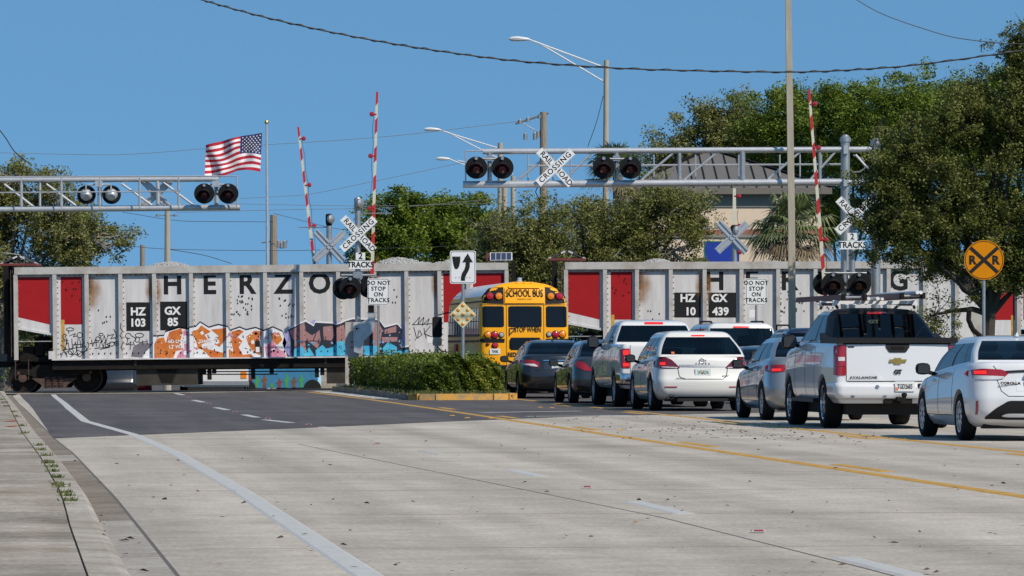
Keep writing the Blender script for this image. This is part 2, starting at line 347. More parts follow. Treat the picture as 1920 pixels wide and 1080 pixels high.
# ------------------------------------------------------------------ more materials
M['car_white'] = mat('wagon_white_paint', (.61,.60,.61), .6, var=.26, vscale=2.2, stretch=(2.2,1,.3), bump=.35, bscale=2.2)
M['car_grey'] = mat('wagon_grey_steel', (.43,.42,.41), .6, c2=(.30,.26,.225), vscale=1.7, thr=(.30,.55))
M['car_red'] = mat('wagon_red_paint', (.34,.010,.014), .6, var=.15, vscale=2, spec=.2)
M['black_print'] = mat('black_print', (.014,.014,.016), .6, spec=.2)
M['white_print'] = mat('white_print', (.72,.72,.72), .5)
M['rust'] = mat('rust', (.20,.085,.04), .85, var=.6, vscale=6)
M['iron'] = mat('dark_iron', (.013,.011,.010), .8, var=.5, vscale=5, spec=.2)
M['rust_iron'] = mat('rusty_iron', (.095,.055,.042), .8, var=.6, vscale=8, bump=.3)
M['gal'] = mat('galvanised_steel', (.45,.46,.47), .42, metal=.75, var=.25, vscale=6)
M['alu'] = mat('aluminium_paint', (.55,.56,.58), .4, metal=.5, var=.2, vscale=5)
M['sign_white'] = mat('sign_white', (.72,.73,.74), .45)
M['black'] = mat('black_paint', (.008,.008,.009), .6, spec=.2)
M['lens'] = mat('red_lens', (.10,.008,.012), .15, coat=.5)
M['red'] = mat('red_reflective', (.50,.02,.02), .5, var=.25, vscale=8)
M['offwhite'] = mat('cream_reflective', (.60,.58,.47), .55, var=.15, vscale=8)
M['chute'] = mat('hopper_grey', (.055,.051,.043), .85, var=.5, vscale=2.0, spec=.2)
M['wood'] = mat('weathered_wood_pole', (.30,.255,.20), .9, var=.35, vscale=4, stretch=(6,6,.6), bump=.4, bscale=30)
M['pole_conc'] = mat('concrete_pole', (.40,.365,.30), .85, var=.25, vscale=2.5, stretch=(4,4,.5), bump=.15)
M['wire'] = mat('black_cable', (.02,.02,.022), .6)
M['wire_grey'] = mat('grey_cable', (.16,.17,.18), .6)
M['tag'] = mat('black_marker', (.02,.02,.025), .7, spec=.2)

_fc = {}
def text_mesh(s, size, bold=0.0, spacing=1.0, xs=1.0):
    k = (s, size, bold, spacing, xs)
    if k not in _fc:
        c = bpy.data.curves.new('t', 'FONT'); c.body = s; c.size = size; c.align_x = 'CENTER'; c.align_y = 'CENTER'; c.offset = bold; c.space_character = spacing; c.resolution_u = 3
        c.space_line = 0.92
        o = bpy.data.objects.new('t', c); col.objects.link(o); dg = bpy.context.evaluated_depsgraph_get(); dg.update()
        me = bpy.data.meshes.new_from_object(o.evaluated_get(dg)); bpy.data.objects.remove(o); bpy.data.curves.remove(c)
        for v in me.vertices: v.co.x *= xs
        _fc[k] = me
    return _fc[k]
def text(s, size, loc, parent, m, name='lettering', bold=0.0, roll=0.0, yaw=0.0, spacing=1.0, xs=1.0, tilt=0.0):
    me = text_mesh(s, size, bold, spacing, xs).copy(); me.materials.clear(); me.materials.append(m)
    o = link(name, me, parent); o.matrix_local = Matrix.Translation(Vector(loc)) @ Matrix.Rotation(yaw, 4, 'Z') @ Matrix.Rotation(math.radians(90) + tilt, 4, 'X') @ Matrix.Rotation(roll, 4, 'Z')
    return o

# ------------------------------------------------------------------ ballast wagons
TD, TS = 146.0, 9000 / 146.0              # distance of the wagon side and its pixels per metre
RIBS = [31,104,164,227.5,291,360,429,499,567,636,704,764,826,880,952]
ZTOP, ZB = 3.83, 1.03
DEP = 0.125                               # ribs stand this far proud of the side sheets
def clipx(poly, a, b):
    for lim, keep in ((a, lambda p: p[0] >= a - 1e-9), (b, lambda p: p[0] <= b + 1e-9)):
        res = []
        for i in range(len(poly)):
            p, q = poly[i - 1], poly[i]
            if keep(p) != keep(q):
                t = (lim - p[0]) / (q[0] - p[0]); res.append((lim, p[1] + t * (q[1] - p[1])))
            if keep(q): res.append(q)
        poly = res
        if len(poly) < 3: return []
    return poly

class Wagon:
    def __init__(s, label, px0, ztilt, zr):
        s.px0 = px0; s.t = thing('ballast_wagon', label, 'rail wagon', ((px0 - 960) / TS, TD, zr), 0, 'ballast wagons of the train'); s.t.rotation_euler = (0, -math.atan(ztilt / 15.17), 0)
        s.body()
    def X(s, px): return (px - 20) / TS            # px in wagon-1 pixels
    def decal(s, polys, m, layer, name='graffiti', ribs=True):
        b = MB(); off = .0015 + layer * .0016; many = len(polys) > 14
        for poly in polys:
            if not many: b = MB()
            pts = [(s.X(x), (735.5 - 4.0 * (x - 20) / 935 - y + (0)) / TS) for x, y in poly]
            pts = [(x, z) for x, z in pts]
            iv = []; prev = s.X(RIBS[0]) - .06
            for r in RIBS:
                c = s.X(r); iv.append((prev, c - .062, DEP)); iv.append((c - .058, c + .058, 0.0)); prev = c + .062
            for a, c, dep in iv:
                if not ribs and dep == 0: continue
                q = clipx(pts, a, c)
                if len(q) >= 3: b.flat(q, (0, dep - off, 0), (1,0,0), (0,0,1))
            if not many and b.f: b.build(name, m, s.t, fixn=False)
        if many and b.f: b.build(name, m, s.t, fixn=False)['kind'] = 'stuff'
    def stroke(s, lines, wpx, m, layer, name='graffiti_tag'):
        polys = []
        for ln in lines:
            for (x0, y0), (x1, y1) in zip(ln, ln[1:]):
                dx, dy = x1 - x0, y1 - y0; L = math.hypot(dx, dy) or 1; nx, ny = -dy / L * wpx / 2, dx / L * wpx / 2; ex, ey = dx / L * wpx * .4, dy / L * wpx * .4
                polys.append([(x0 - ex + nx, y0 - ey + ny), (x1 + ex + nx, y1 + ey + ny), (x1 + ex - nx, y1 + ey - ny), (x0 - ex - nx, y0 - ey - ny)])
        s.decal(polys, m, layer, name)
    def body(s):
        t = s.t; X = s.X; L = 15.17; W = 3.0
        for i in range(len(RIBS)):                                   # ribs
            c = X(RIBS[i]); first = i in (0, len(RIBS) - 1)
            MB().box(c - .06, c + .06, 0, DEP + .02, ZB + (.0 if not first else -.02), ZTOP - .22).build('rib', M['car_grey'] if i % 3 else M['car_grey'], t)
        for i in range(1, len(RIBS) - 2):                            # side sheets
            a, b = X(RIBS[i]), X(RIBS[i + 1]); q = .012 * math.sin(i * 2.7)
            red = i in (1, 12)
            sh = MB().box(a, b, DEP, DEP + .04, ZB + .002, ZTOP - .2); sh.build('side_panel', M['car_white'], t)
        for a, b, left in ((X(RIBS[0]), X(RIBS[1]), True), (X(RIBS[-2]), X(RIBS[-1]), False)):   # end sheets with the slope cut below
            z0, z1 = (2.02, 1.80) if left else (1.80, 2.02)
            MB().prism([(a, z0), (b, z1), (b, ZTOP - .2), (a, ZTOP - .2)], (0, DEP, 0), (1,0,0), (0,0,1), (0,1,0), .04).build('side_panel', M['car_white'], t)
            MB().prism([(a, z0 - .07), (b, z1 - .07), (b, z1), (a, z0)], (0, DEP - .05, 0), (1,0,0), (0,0,1), (0,1,0), .05).build('slope_flange', M['car_white'], t)
            MB().add([(a, DEP + .05, z0 - .05), (b, DEP + .05, z1 - .05), (b, W - DEP, z1 - .05), (a, W - DEP, z0 - .05)], [(0,1,2,3)]).build('slope_sheet', M['iron'], t)
        MB().box(X(29), X(955) - .0, -.012, .10, ZTOP - .22, ZTOP).box(X(29), X(955), DEP - .02, DEP + .06, ZTOP - .30, ZTOP - .215).build('top_chord', M['car_grey'], t)
        MB().box(X(98), X(885), -.02, .16, ZB - .04, ZB).box(X(92), X(104), -.018, .12, ZB, ZB + .24).build('bottom_flange', M['car_white'], t)
        far = MB().box(X(98), X(885), W - .04, W, ZB, ZTOP).box(X(29), X(955), W - .06, W + .04, ZTOP - .2, ZTOP)
        far.box(X(29), X(98), W - .04, W, 2.0, ZTOP).box(X(885), X(955), W - .04, W, 2.0, ZTOP); far.build('far_side', M['car_grey'], t)
        MB().box(X(29), X(29) + .05, .1, W - .1, 2.0, ZTOP - .02).box(X(955) - .05, X(955), .1, W - .1, 2.0, ZTOP - .02).build('end_wall', M['car_grey'], t)
        MB().box(.25, L - .25, .95, W - .95, .66, ZB).box(X(98), X(885), .12, .3, .70, ZB - .04).box(X(98), X(885), W - .3, W - .12, .70, ZB - .04).build('underframe', M['iron'], t)
        for a, b in ((255, 370), (612, 727)):                         # hopper chutes
            c = MB(); x0, x1 = X(a), X(b)
            c.add([(x0, .25, ZB - .06), (x1, .25, ZB - .06), (x1, .25, .20), (x0, .25, .20), (x0, W - .25, ZB - .06), (x1, W - .25, ZB - .06), (x1, W - .25, .20), (x0, W - .25, .20)],
                  [(0,1,2,3),(4,7,6,5),(0,3,7,4),(1,5,6,2),(3,2,6,7)])
            o = c.build('hopper_chute', M['chute'], t)
            m2 = (x0 + x1) / 2
            MB().prism([(m2 - .42, ZB - .12), (m2 + .42, ZB - .12), (m2 + .16, .28), (m2 - .16, .28)], (0, .235, 0), (1,0,0), (0,0,1), (0,1,0), .012).build('chute_stain', M['iron'], o)
            MB().box(x0 - .06, x0 + .02, .1, .22, ZB - .22, ZB - .05).build('bracket', M['chute'], o)
        br = MB()                                                     # brake rigging under the middle
        for z, a, b in ((.60, 372, 612), (.52, 372, 520)): br.cyl((X(a), .35, z), (X(b), .35, z - .02), .018, n=6)
        for a in (378, 388, 397, 470, 505, 590, 600): br.box(X(a), X(a) + .12, .25, .5, .45 + .1 * math.sin(a), .75)
        br.build('brake_rigging', M['iron'], t)
        mach = MB()
        for a, b, z0, z1 in ((35, 95, ZB - .1, ZB + .12), (40, 60, 1.15, 1.42), (63, 78, 1.1, 1.45), (66, 92, 1.45, 1.55), (884, 950, ZB - .1, ZB + .12), (900, 920, 1.15, 1.42), (925, 940, 1.1, 1.5)):
            MB().box(X(a), X(b), .55, 1.3, z0, z1).build('brake_unit', M['iron'], t)
        for a in (76, 890): MB().cyl((X(a), .6, 1.50), (X(a), 1.6, 1.50), .24, n=14).build('air_tank', M['iron'], t)
        for a, b in ((35, 98), (878, 948)): MB().cyl((X(a), .06, 1.57), (X(b), .06, 1.57), .014, n=6).build('grab_rail', M['alu'], t)
        for a, b, c, d in ((4, 30, -28, 10), (955, 972, 965, 1005)):
            MB().box(X(min(a + 8, b)), X(b) if a < 100 else X(b - 8), .3, 2.7, .95, 1.25).build('end_sill', M['iron'], t); MB().box(X(a), X(b), 1.2, 1.8, .80, .95).cyl((X(c), 1.5, .88), (X(d), 1.5, .88), .09, n=8).build('coupler', M['iron'], t)
        for a, sg in ((20, 1), (955, -1)):                            # ladders and sill steps
            ld = MB(); x0 = X(a) + .03 * sg
            for z in np.arange(1.3, 3.7, .38): ld.cyl((x0, .05, z), (x0, .55, z), .013, n=5)
            ld.cyl((x0, .05, 1.1), (x0, .05, 3.75), .013, n=5); ld.cyl((x0, .55, 1.1), (x0, .55, 3.75), .013, n=5)
            ld.tube([(X(a) + .15 * sg, .02, ZB), (X(a) + .15 * sg, .02, .42), (X(a) + .55 * sg, .02, .42), (X(a) + .55 * sg, .02, ZB)], .014, n=5); ld.build('ladder', M['rust_iron'], t)
        for c in (100, 875): s.truck(X(c))
        s.load()
        for a, sg in ((20, 1), (955, -1)): s.cap_roof(X(a), sg)
        rv = MB()                                                     # bolt heads and dents
        rr = random.Random(int(s.px0) + 3)
        for r in RIBS:
            for z in np.arange(1.15, 3.5, .17): rv.box(X(r) + .075, X(r) + .10, DEP - .012, DEP, z, z + .025)
        for a, b in zip(RIBS[1:-2], RIBS[2:-1]):
            for k in range(5): x = X(a) + .15 + k * (X(b) - X(a) - .3) / 4; rv.box(x, x + .03, DEP - .014, DEP, ZB + .13, ZB + .18)
            for k in range(6): x = X(a) + .12 + k * (X(b) - X(a) - .2) / 5; rv.box(x, x + .03, DEP + .02 - .05, DEP, ZTOP - .27, ZTOP - .24)
        for (cx, cz, n) in ((135, 545, 9), (190, 600, 6), (462, 575, 20), (535, 580, 16), (735, 560, 5), (445, 590, 8)):
            for k in range(n): x, y = cx + rr.uniform(-18, 18), cz + rr.uniform(-20, 20); rv.box(X(x), X(x) + .03, DEP - .012, DEP, (735 - y) / TS, (735 - y) / TS + .05)
        o = rv.build('bolt_heads', M['iron'], t); o['kind'] = 'stuff'
    def truck(s, xc):
        t = s.t
        for dx in (-.975, .975):
            x = xc + dx; w = None
            for yy, sg in ((.74, 1), (2.26, -1)):
                wh = MB().lathe([(.05, -.10), (.16, -.10), (.18, -.04), (.36, -.03), (.40, -.07), (.462, -.07), (.462, .05), (.49, .06), (.49, .085), (.40, .085), (.36, .03), (.15, .04), (.05, .05)], (x, yy, .462), (0, sg, 0), n=32)
                wh.build('wheel', M['iron'], t, smoothed=True)
                MB().lathe([(.455, -.074), (.462, -.074), (.466, -.06), (.466, .04)], (x, yy, .462), (0, sg, 0), n=32).build('wheel_tread', M['rail'], t, smoothed=True)
            MB().cyl((x, .7, .462), (x, 2.3, .462), .08, n=8).build('axle', M['iron'], t)
            for yy in (.52, 2.48): MB().cyl((x, yy - .08, .462), (x, yy + .08, .462), .13, n=12).box(x - .16, x + .16, yy - .07, yy + .07, .56, .66).build('bearing', M['rust_iron'], t)
        for y0, y1 in ((.44, .56), (2.44, 2.56)):
            sf = MB().prism([(-1.05,.66),(-.72,.72),(-.5,.86),(.5,.86),(.72,.72),(1.05,.66),(1.05,.56),(.75,.55),(.42,.34),(.33,.16),(-.33,.16),(-.42,.34),(-.75,.55),(-1.05,.56)], (xc, y0, 0), (1,0,0), (0,0,1), (0,1,0), y1 - y0)
            o = sf.build('side_frame', M['iron'], t)
            MB().box(xc - .34, xc + .34, y0 - .015, y0 - .003, .2, .56).build('spring_pocket', M['black'], o)
            MB().prism([(-.7,.45),(-.42,.26),(-.33,.14),(.33,.14),(.42,.26),(.7,.45),(.42,.44),(-.42,.44)], (xc, y0 - .03, 0), (1,0,0), (0,0,1), (0,1,0), .012).build('frame_web', M['rust_iron'], o)
            for k in (-.2, 0, .2): MB().tube([(xc + k + .07 * math.cos(a), y0 - .05 + .04 * math.sin(a), .2 + a * .0093) for a in np.arange(0, 31, .8)], .015, n=4).build('spring', M['rust_iron'], o)
        MB().box(xc - .2, xc + .2, .5, 2.5, .42, .72).build('bolster', M['iron'], t)
    def load(s):
        rr = random.Random(int(s.px0)); t = s.t; X = s.X
        lm = [(312, 70, .13), (590, 60, .0), (745, 62, .19), (860, 50, .10)] if s.px0 < 500 else [(205, 50, .10), (420, 60, .02), (640, 90, .05), (800, 80, .05)]
        def hgt(px, y): return -.35 + sum((h + .35) * math.exp(-(((px - c) / w_) ** 2) * .9 - ((y - 1.5) / .95) ** 2) for c, w_, h in lm)
        b = MB(); nx, ny = 90, 12
        for i in range(nx):
            for j in range(ny):
                px = 34 + (948 - 34) * i / (nx - 1); y = .17 + (2.83 - .17) * j / (ny - 1); b.v.append((X(px), y, ZTOP + hgt(px, y)))
        for i in range(nx - 1):
            for j in range(ny - 1): b.f.append((i*ny+j, i*ny+j+1, (i+1)*ny+j+1, (i+1)*ny+j)); b.m.append(0)
        for k in range(2600):
            px = rr.choice(lm); px = rr.gauss(px[0], px[1] * .45); y = rr.uniform(.3, 2.2)
            if not 36 < px < 946: continue
            z = ZTOP + hgt(px, y)
            if z < ZTOP - .12: continue
            r = rr.uniform(.025, .05); c = Vector((X(px), y, z)); q = Matrix.Rotation(rr.uniform(0, 6), 3, Vector((rr.random(), rr.random(), rr.random() + .1)).normalized())
            vs = [c + q @ Vector(v) * r for v in ((1,0,0),(-1,0,0),(0,1,0),(0,-1,0),(0,0,1),(0,0,-1))]
            b.add(vs, [(0,2,4),(2,1,4),(1,3,4),(3,0,4),(2,0,5),(1,2,5),(3,1,5),(0,3,5)])
        o = b.build('ballast_load', M['stone'], t, fixn=False); o['kind'] = 'stuff'
    def cap_roof(s, x, sg):
        t = s.t
        post = MB().box(x - .16 * sg - .07, x - .16 * sg + .07, .35, 2.6, 1.2, ZTOP + .05).build('end_post', M['iron'], t)
        if sg > 0:
            x0, x1 = x - .35, x + .78; zb = ZTOP + .06
            MB().box(x0, x1, .5, 2.0, zb, zb + .07).build('canopy_base', M['red_dk'], t)
            xm = (x0 + x1) / 2
            for a, b in ((x0, xm), (x1, xm)):
                o = MB().bar((a, 1.2, zb + .05), (b, 1.2, zb + .30), 1.1, .035).build('canopy_slope', M['panel_dk'], t)
                d = Vector((b - a, 0, .25))
                for k0, k1 in ((-.02, .14), (.68, .92)):
                    p = Vector((a, .64, zb + .055)); MB().bar(p + d * k0, p + d * k1, .05, .05).build('canopy_edge', M['car_white'], o)
        else:
            x0, x1, zb = x - .55, x + .13, ZTOP + .08
            MB().bar((x0 - .06, .6, zb - .02), (x0 - .06, .6, zb + .22), .1, .1).build('panel_bracket', M['red_dk'], t)
            o = MB().add([(x0, .35, zb), (x1, .35, zb), (x1, .62, zb + .24), (x0, .62, zb + .24), (x0, .38, zb - .03), (x1, .38, zb - .03), (x1, .65, zb + .21), (x0, .65, zb + .21)],
                     [(0,1,2,3),(7,6,5,4),(0,4,5,1),(1,5,6,2),(2,6,7,3),(3,7,4,0)]).build('solar_panel', M['car_white'], t)
            for k in range(4):
                a = x0 + .03 + k * (x1 - x0 - .04) / 4; b2 = a + (x1 - x0 - .04) / 4 - .02
                MB().add([(a, .353, zb + .02), (b2, .353, zb + .02), (b2, .593, zb + .228), (a, .593, zb + .228)], [(0,1,2,3)]).build('solar_cell', M['solar'], o)
M['stone'] = mat('ballast_stones', (.46,.46,.45), .9, var=.5, vscale=14)
M['red_dk'] = mat('dark_red_paint', (.16,.03,.025), .7, var=.3, vscale=5)
M['panel_dk'] = mat('dark_panel', (.05,.055,.065), .4)
M['solar'] = mat('solar_cell', (.035,.045,.085), .2, coat=.6)
w1 = Wagon('white ballast rail wagon with orange and blue graffiti along its lower side', 20, .15, -.14)
w2 = Wagon('white ballast rail wagon without graffiti, partly hidden behind the queue of cars', 1051, .05, .02)
def lett(wg, s_, px, py, size, m, bold=.0, xs=1.0, name='lettering', lay=1):
    z = (735.5 - 4.0 * (px - 20) / 935 - py) / TS
    return text(s_, size, ((px - 20) / TS, DEP - .003 - .0016 * lay, z), wg.t, m, name, bold=bold, xs=xs)
def rect(x0, y0, x1, y1): return [(x0, y0), (x1, y0), (x1, y1), (x0, y1)]
for wg, off in ((w1, 0), (w2, 1016 - 1031)):
    for ch, px in zip('HERZOG', (325, 394, 464, 533, 601, 670)): lett(wg, ch, px + off, 534, .86, M['black_print'], .026, .97)
    sh = 0 if off == 0 else -3
    wg.decal([[(35,515),(94,515),(94,607),(35,593)], rect(115, 515, 155, 607)], M['car_red'], 0, 'red_panel', ribs=False)
    wg.decal([[(889,515),(947,515),(947,593),(889,607)], rect(833, 515, 873, 607)], M['car_red'], 0, 'red_panel', ribs=False)
    wg.decal([rect(115.5, 598, 121.5, 656)], M['ystrip'] if 'ystrip' in M else M['yellow_line'], 1, 'yellow_marker', ribs=False)
    wg.decal([rect(866, 598, 871, 656)], M['yellow_line'], 1, 'yellow_marker', ribs=False)
w1.decal([rect(237.5, 566, 282, 620), rect(301, 565, 352, 619)], M['black_print'], 0, 'number_board', ribs=False)
for s_, x, y in (('HZ', 259.5, 584), ('103', 259, 605), ('GX', 324, 583), ('85', 325, 604)): lett(w1, s_, x, y, .33, M['white_print'], .012)
w2.decal([rect(234, 556, 284, 603), rect(298, 556, 350, 603)], M['black_print'], 0, 'number_board', ribs=False)
for s_, x, y in (('HZ', 259, 567), ('10', 264, 592), ('GX', 318, 567), ('439', 321, 592)): lett(w2, s_, x, y, .33, M['white_print'], .012)
# rust stains running from the ribs
M['stain'] = bpy.data.materials.new('rust_stain'); M['stain'].use_nodes = True
_n = M['stain'].node_tree.nodes; _l = M['stain'].node_tree.links; _b = _n['Principled BSDF']; _b.inputs['Base Color'].default_value = (.30,.14,.04,1); _b.inputs['Roughness'].default_value = .8
_t = _n.new('ShaderNodeTexCoord'); _g = _n.new('ShaderNodeTexGradient'); _g.gradient_type = 'SPHERICAL'; _mp = _n.new('ShaderNodeMapping')
_mp.inputs['Location'].default_value = (-1, -1, 0); _mp.inputs['Scale'].default_value = (2, 2, 1)
_l.new(_t.outputs['UV'], _mp.inputs[0]); _l.new(_mp.outputs[0], _g.inputs[0])
_no = _n.new('ShaderNodeTexNoise'); _no.inputs['Scale'].default_value = 4; _l.new(_t.outputs['Object'], _no.inputs['Vector'])
_mm = _n.new('ShaderNodeMath'); _mm.operation = 'MULTIPLY'; _l.new(_g.outputs[0], _mm.inputs[0]); _l.new(_no.outputs[0], _mm.inputs[1])
_m2 = _n.new('ShaderNodeMath'); _m2.operation = 'MULTIPLY'; _m2.inputs[1].default_value = 1.7; _m2.use_clamp = True; _l.new(_mm.outputs[0], _m2.inputs[0]); _l.new(_m2.outputs[0], _b.inputs['Alpha'])
def stain(wg, cx, cy, rx, ry, x0, x1):
    a, b = max(x0, cx - rx), min(x1, cx + rx); me = bpy.data.meshes.new('rust_stain'); k = lambda x, y: ((x - 20) / TS, DEP - .006, (735.5 - 4.0 * (x - 20) / 935 - y) / TS)
    me.from_pydata([k(a, cy + ry), k(b, cy + ry), k(b, cy - ry), k(a, cy - ry)], [], [(0,1,2,3)]); uv = me.uv_layers.new()
    u0, u1 = (a - cx) / rx * .5 + .5, (b - cx) / rx * .5 + .5
    for i, c in enumerate(((u0,0),(u1,0),(u1,1),(u0,1))): uv.data[i].uv = c
    me.materials.append(M['stain']); link('rust_stain', me, wg.t)
for a in ((169, 545, 26, 42, 168, 222), (286, 540, 14, 34, 236, 286), (296, 545, 10, 36, 296, 352), (818, 535, 9, 36, 770, 821), (168, 530, 10, 25, 168, 222), (708, 505, 10, 30, 708, 760), (362, 520, 6, 22, 364, 420)): stain(w1, *a); stain(w2, *a)
# graffiti on the first wagon
def jit(poly, r=1.0): return [(x, y) for x, y in poly]
GO = mat('graffiti_orange', (.60,.20,.025), .5, c2=(.52,.12,.02), vscale=3); GW = mat('graffiti_white', (.72,.72,.74), .5); GK = mat('graffiti_black', (.02,.025,.04), .5)
GP = mat('graffiti_pink', (.55,.15,.26), .5, c2=(.62,.30,.36), vscale=3); GB = mat('graffiti_blue', (.03,.35,.62), .5, c2=(.08,.45,.66), vscale=3); GM = mat('graffiti_mauve', (.38,.20,.20), .5, var=.2, vscale=3); GV = mat('graffiti_violet', (.36,.33,.60), .5)
GG = mat('graffiti_grey', (.20,.18,.21), .5, var=.4)
outl = [(268,672),(272,655),(288,640),(288,628),(308,627),(310,620),(336,612),(353,615),(357,612),(368,610),(376,602),(392,612),(410,607),(428,611),(432,618),(450,612),(462,617),(480,613),(495,619),(512,612),(530,620),(538,640),(533,655),(545,671)]
w1.decal([outl], GK, 0); 
def shrink(poly, k):
    return [(x + (0), y + (k if y < 668 else 0)) for x, y in poly]
w1.decal([shrink(outl, 3)], GW, 1)
w1.decal([[(290,672),(290,644),(296,634),(308,632),(311,643),(318,622),(340,615),(343,622),(337,646),(345,655),(330,658),(325,672)],
          [(360,622),(372,617),(378,610),(396,622),(384,628),(392,640),(378,646),(380,655),(372,654),(368,640)],
          [(372,650),(392,655),(420,662),(420,672),(396,672),(385,660)], [(396,618),(425,615),(425,636),(412,650),(402,646),(410,630)],
          [(435,622),(450,618),(458,622),(446,632),(455,640),(448,652),(456,666),(470,664),(478,672),(430,672),(430,655),(438,660),(434,640)],
          [(462,632),(478,620),(492,622),(490,636),(480,644),(492,652),(490,668),(474,660),(466,646)], [(508,626),(524,624),(530,638),(520,648),(512,640)]], GO, 2)
w1.decal([[(344,621),(349,617),(354,624),(354,660),(350,671),(330,672),(337,660),(346,654)], [(497,650),(512,640),(522,655),(534,660),(538,671),(500,671)]], GP, 2)
w1.decal([[(345,630),(350,628),(352,642),(346,645)], [(344,660),(350,657),(351,665),(345,666)], [(404,640),(410,636),(412,643),(405,646)], [(376,623),(381,620),(383,626),(378,628)], [(471,640),(476,637),(478,644),(472,646)], [(510,655),(516,653),(516,660),(511,661)]], GW, 3)
w1.decal([[(x, y), (x + 2, y - 1), (x + 3, y + 4), (x + 1, y + 4)] for x, y in ((366,634),(389,628),(401,655),(440,640),(449,660),(468,655),(484,630),(300,655),(318,640),(515,632),(310,662),(455,630))], GK, 3)
w1.decal([[(246,668),(250,650),(262,642),(280,643),(284,648),(270,662),(266,670)]], GG, 1)
w1.decal([[(540,640),(552,668),(540,671),(530,645),(536,622),(548,618),(556,640)], [(574,612),(590,600),(604,606),(620,612),(630,604),(650,604),(660,612),(700,606),(712,620),(740,612),(758,611),(762,640),(758,655),(735,655),(720,630),(640,640),(575,640)]], GV, 1)
big = [(541,619),(574,604),(589,613),(592,606),(625,608),(632,612),(648,604),(662,600),(704,602),(712,602),(722,616),(746,610),(755,620),(752,655),(768,652),(770,671),(547,671),(546,640)]
w1.decal([[(x, y - 3) for x, y in big[:-3]] + big[-3:]], GW, 2); w1.decal([big], GK, 3)
w1.decal([[(544,621),(572,606),(574,622),(586,630),(600,620),(602,640),(596,655),(580,642),(572,640),(575,660),(552,671),(553,640),(548,634)],
          [(606,614),(624,612),(628,630),(622,640),(608,638)], [(632,616),(646,610),(650,640),(640,660),(630,648)], [(652,606),(662,604),(662,650),(652,655)], [(700,606),(710,606),(718,620),(712,650),(700,655)], [(722,620),(744,613),(744,625),(722,628)], [(716,634),(746,634),(746,642),(718,644)]], GM, 4)
w1.decal([[(552,655),(566,650),(575,660),(580,652),(590,668),(551,670)], [(592,658),(605,648),(612,655),(625,652),(634,642),(646,640),(650,668),(593,669)], [(652,650),(700,650),(712,650),(713,668),(652,669)], [(718,655),(728,643),(744,652),(746,660),(766,658),(768,669),(718,669)]], GB, 5)
w1.stroke([[(606,612),(606,640)], [(628,612),(650,606)], [(575,640),(605,641)], [(582,624),(602,612)], [(594,624),(588,640)]], 1.6, GK, 6, 'graffiti')
rg_ = random.Random(9)
def disc(cx, cy, r): return [(cx + r * math.cos(a) * rg_.uniform(.8, 1.2), cy + r * math.sin(a)) for a in np.linspace(0, 6.28, 9)[:-1]]
w1.decal([disc(rg_.uniform(300, 530), rg_.uniform(625, 664), rg_.uniform(1.2, 3.4)) for _ in range(26)], GP, 3, 'graffiti_spray')
w1.decal([disc(rg_.uniform(300, 530), rg_.uniform(622, 666), rg_.uniform(.8, 1.8)) for _ in range(30)], GW, 4, 'graffiti_spray')
w1.stroke([[(x, y), (x + rg_.uniform(3, 7), y + rg_.uniform(-1.5, 2.5))] for x, y in [(rg_.uniform(295, 525), rg_.uniform(620, 668)) for _ in range(34)]], .9, GK, 5, 'graffiti_hatch')
w1.decal([disc(rg_.uniform(555, 760), rg_.uniform(640, 668), rg_.uniform(1.0, 3.0)) for _ in range(24)], GB, 6, 'graffiti_spray')
w1.decal([disc(rg_.uniform(565, 755), rg_.uniform(618, 660), rg_.uniform(.8, 2.2)) for _ in range(18)], GV, 7, 'graffiti_spray')
w1.stroke([[(x, y), (x + rg_.uniform(-3, 6), y + rg_.uniform(2, 9))] for x, y in [(rg_.uniform(550, 755), rg_.uniform(612, 655)) for _ in range(20)]], 1.3, GK, 8, 'graffiti_hatch')
def loop(cx, cy, rx, ry, a0=0, a1=360, n=12): return [(cx + rx * math.cos(math.radians(a)), cy + ry * math.sin(math.radians(a))) for a in np.linspace(a0, a1, n)]
tags = [loop(132,616,7,3), [(128,618),(130,624)], loop(122,630,4,5,90,330), [(126,634),(124,645),(128,641),(130,652)], loop(150,627,5,5), [(131,628),(142,624),(138,630),(146,628)], [(135,634),(136,652),(142,640),(144,655),(147,632)], [(150,634),(152,650),(158,642),(154,634)],
        [(114,645),(124,652),(118,655),(134,652),(150,650),(160,648)], [(120,660),(132,656),(138,664),(146,655),(156,660),(164,654),(160,646)], [(114,668),(120,655),(126,668)], [(132,668),(140,662),(150,668),(156,660)], [(116,638),(128,637)], [(136,645),(156,644)], loop(133,658,5,5), [(165,640),(168,646),(164,656),(158,658)], [(123,628),(126,640),(122,652)], [(143,655),(147,664),(155,657)],
        [(172,636),(174,648),(180,634),(181,648)], [(170,643),(186,640)], loop(184,634,4,4), [(189,630),(192,640),(196,628),(199,641),(203,626)], loop(190,626,4,2.5), [(204,628),(214,626),(208,634),(216,632)], [(186,650),(190,638),(194,650),(196,640)], [(198,640),(198,650),(206,648),(200,644),(208,642)], loop(210,644,5,4), [(178,652),(206,650),(188,654)], [(214,616),(220,630),(216,634)], loop(219,643,4,4), [(212,640),(222,644)],
        [(228,605),(227,614),(231,620),(226,628),(230,634)], [(232,640),(228,650),(231,656)], loop(241,629,5,5,60,330), [(240,632),(238,646),(246,640),(244,655)], [(246,628),(256,634),(250,642),(254,648)], loop(262,628,8,4), loop(258,636,4,5), [(236,644),(250,646)], [(268,638),(268,646)], [(276,636),(277,645)], [(262,641),(275,640)],
        [(776,610),(788,597),(785,610),(796,597),(793,612),(806,600),(802,612)], [(774,611),(816,609)], [(777,616),(782,636),(779,640)], [(786,622),(784,636),(792,630),(788,622)], [(796,618),(800,636)], [(808,614),(796,628),(816,636)]]
w1.stroke(tags, 1.25, M['tag'], 3)
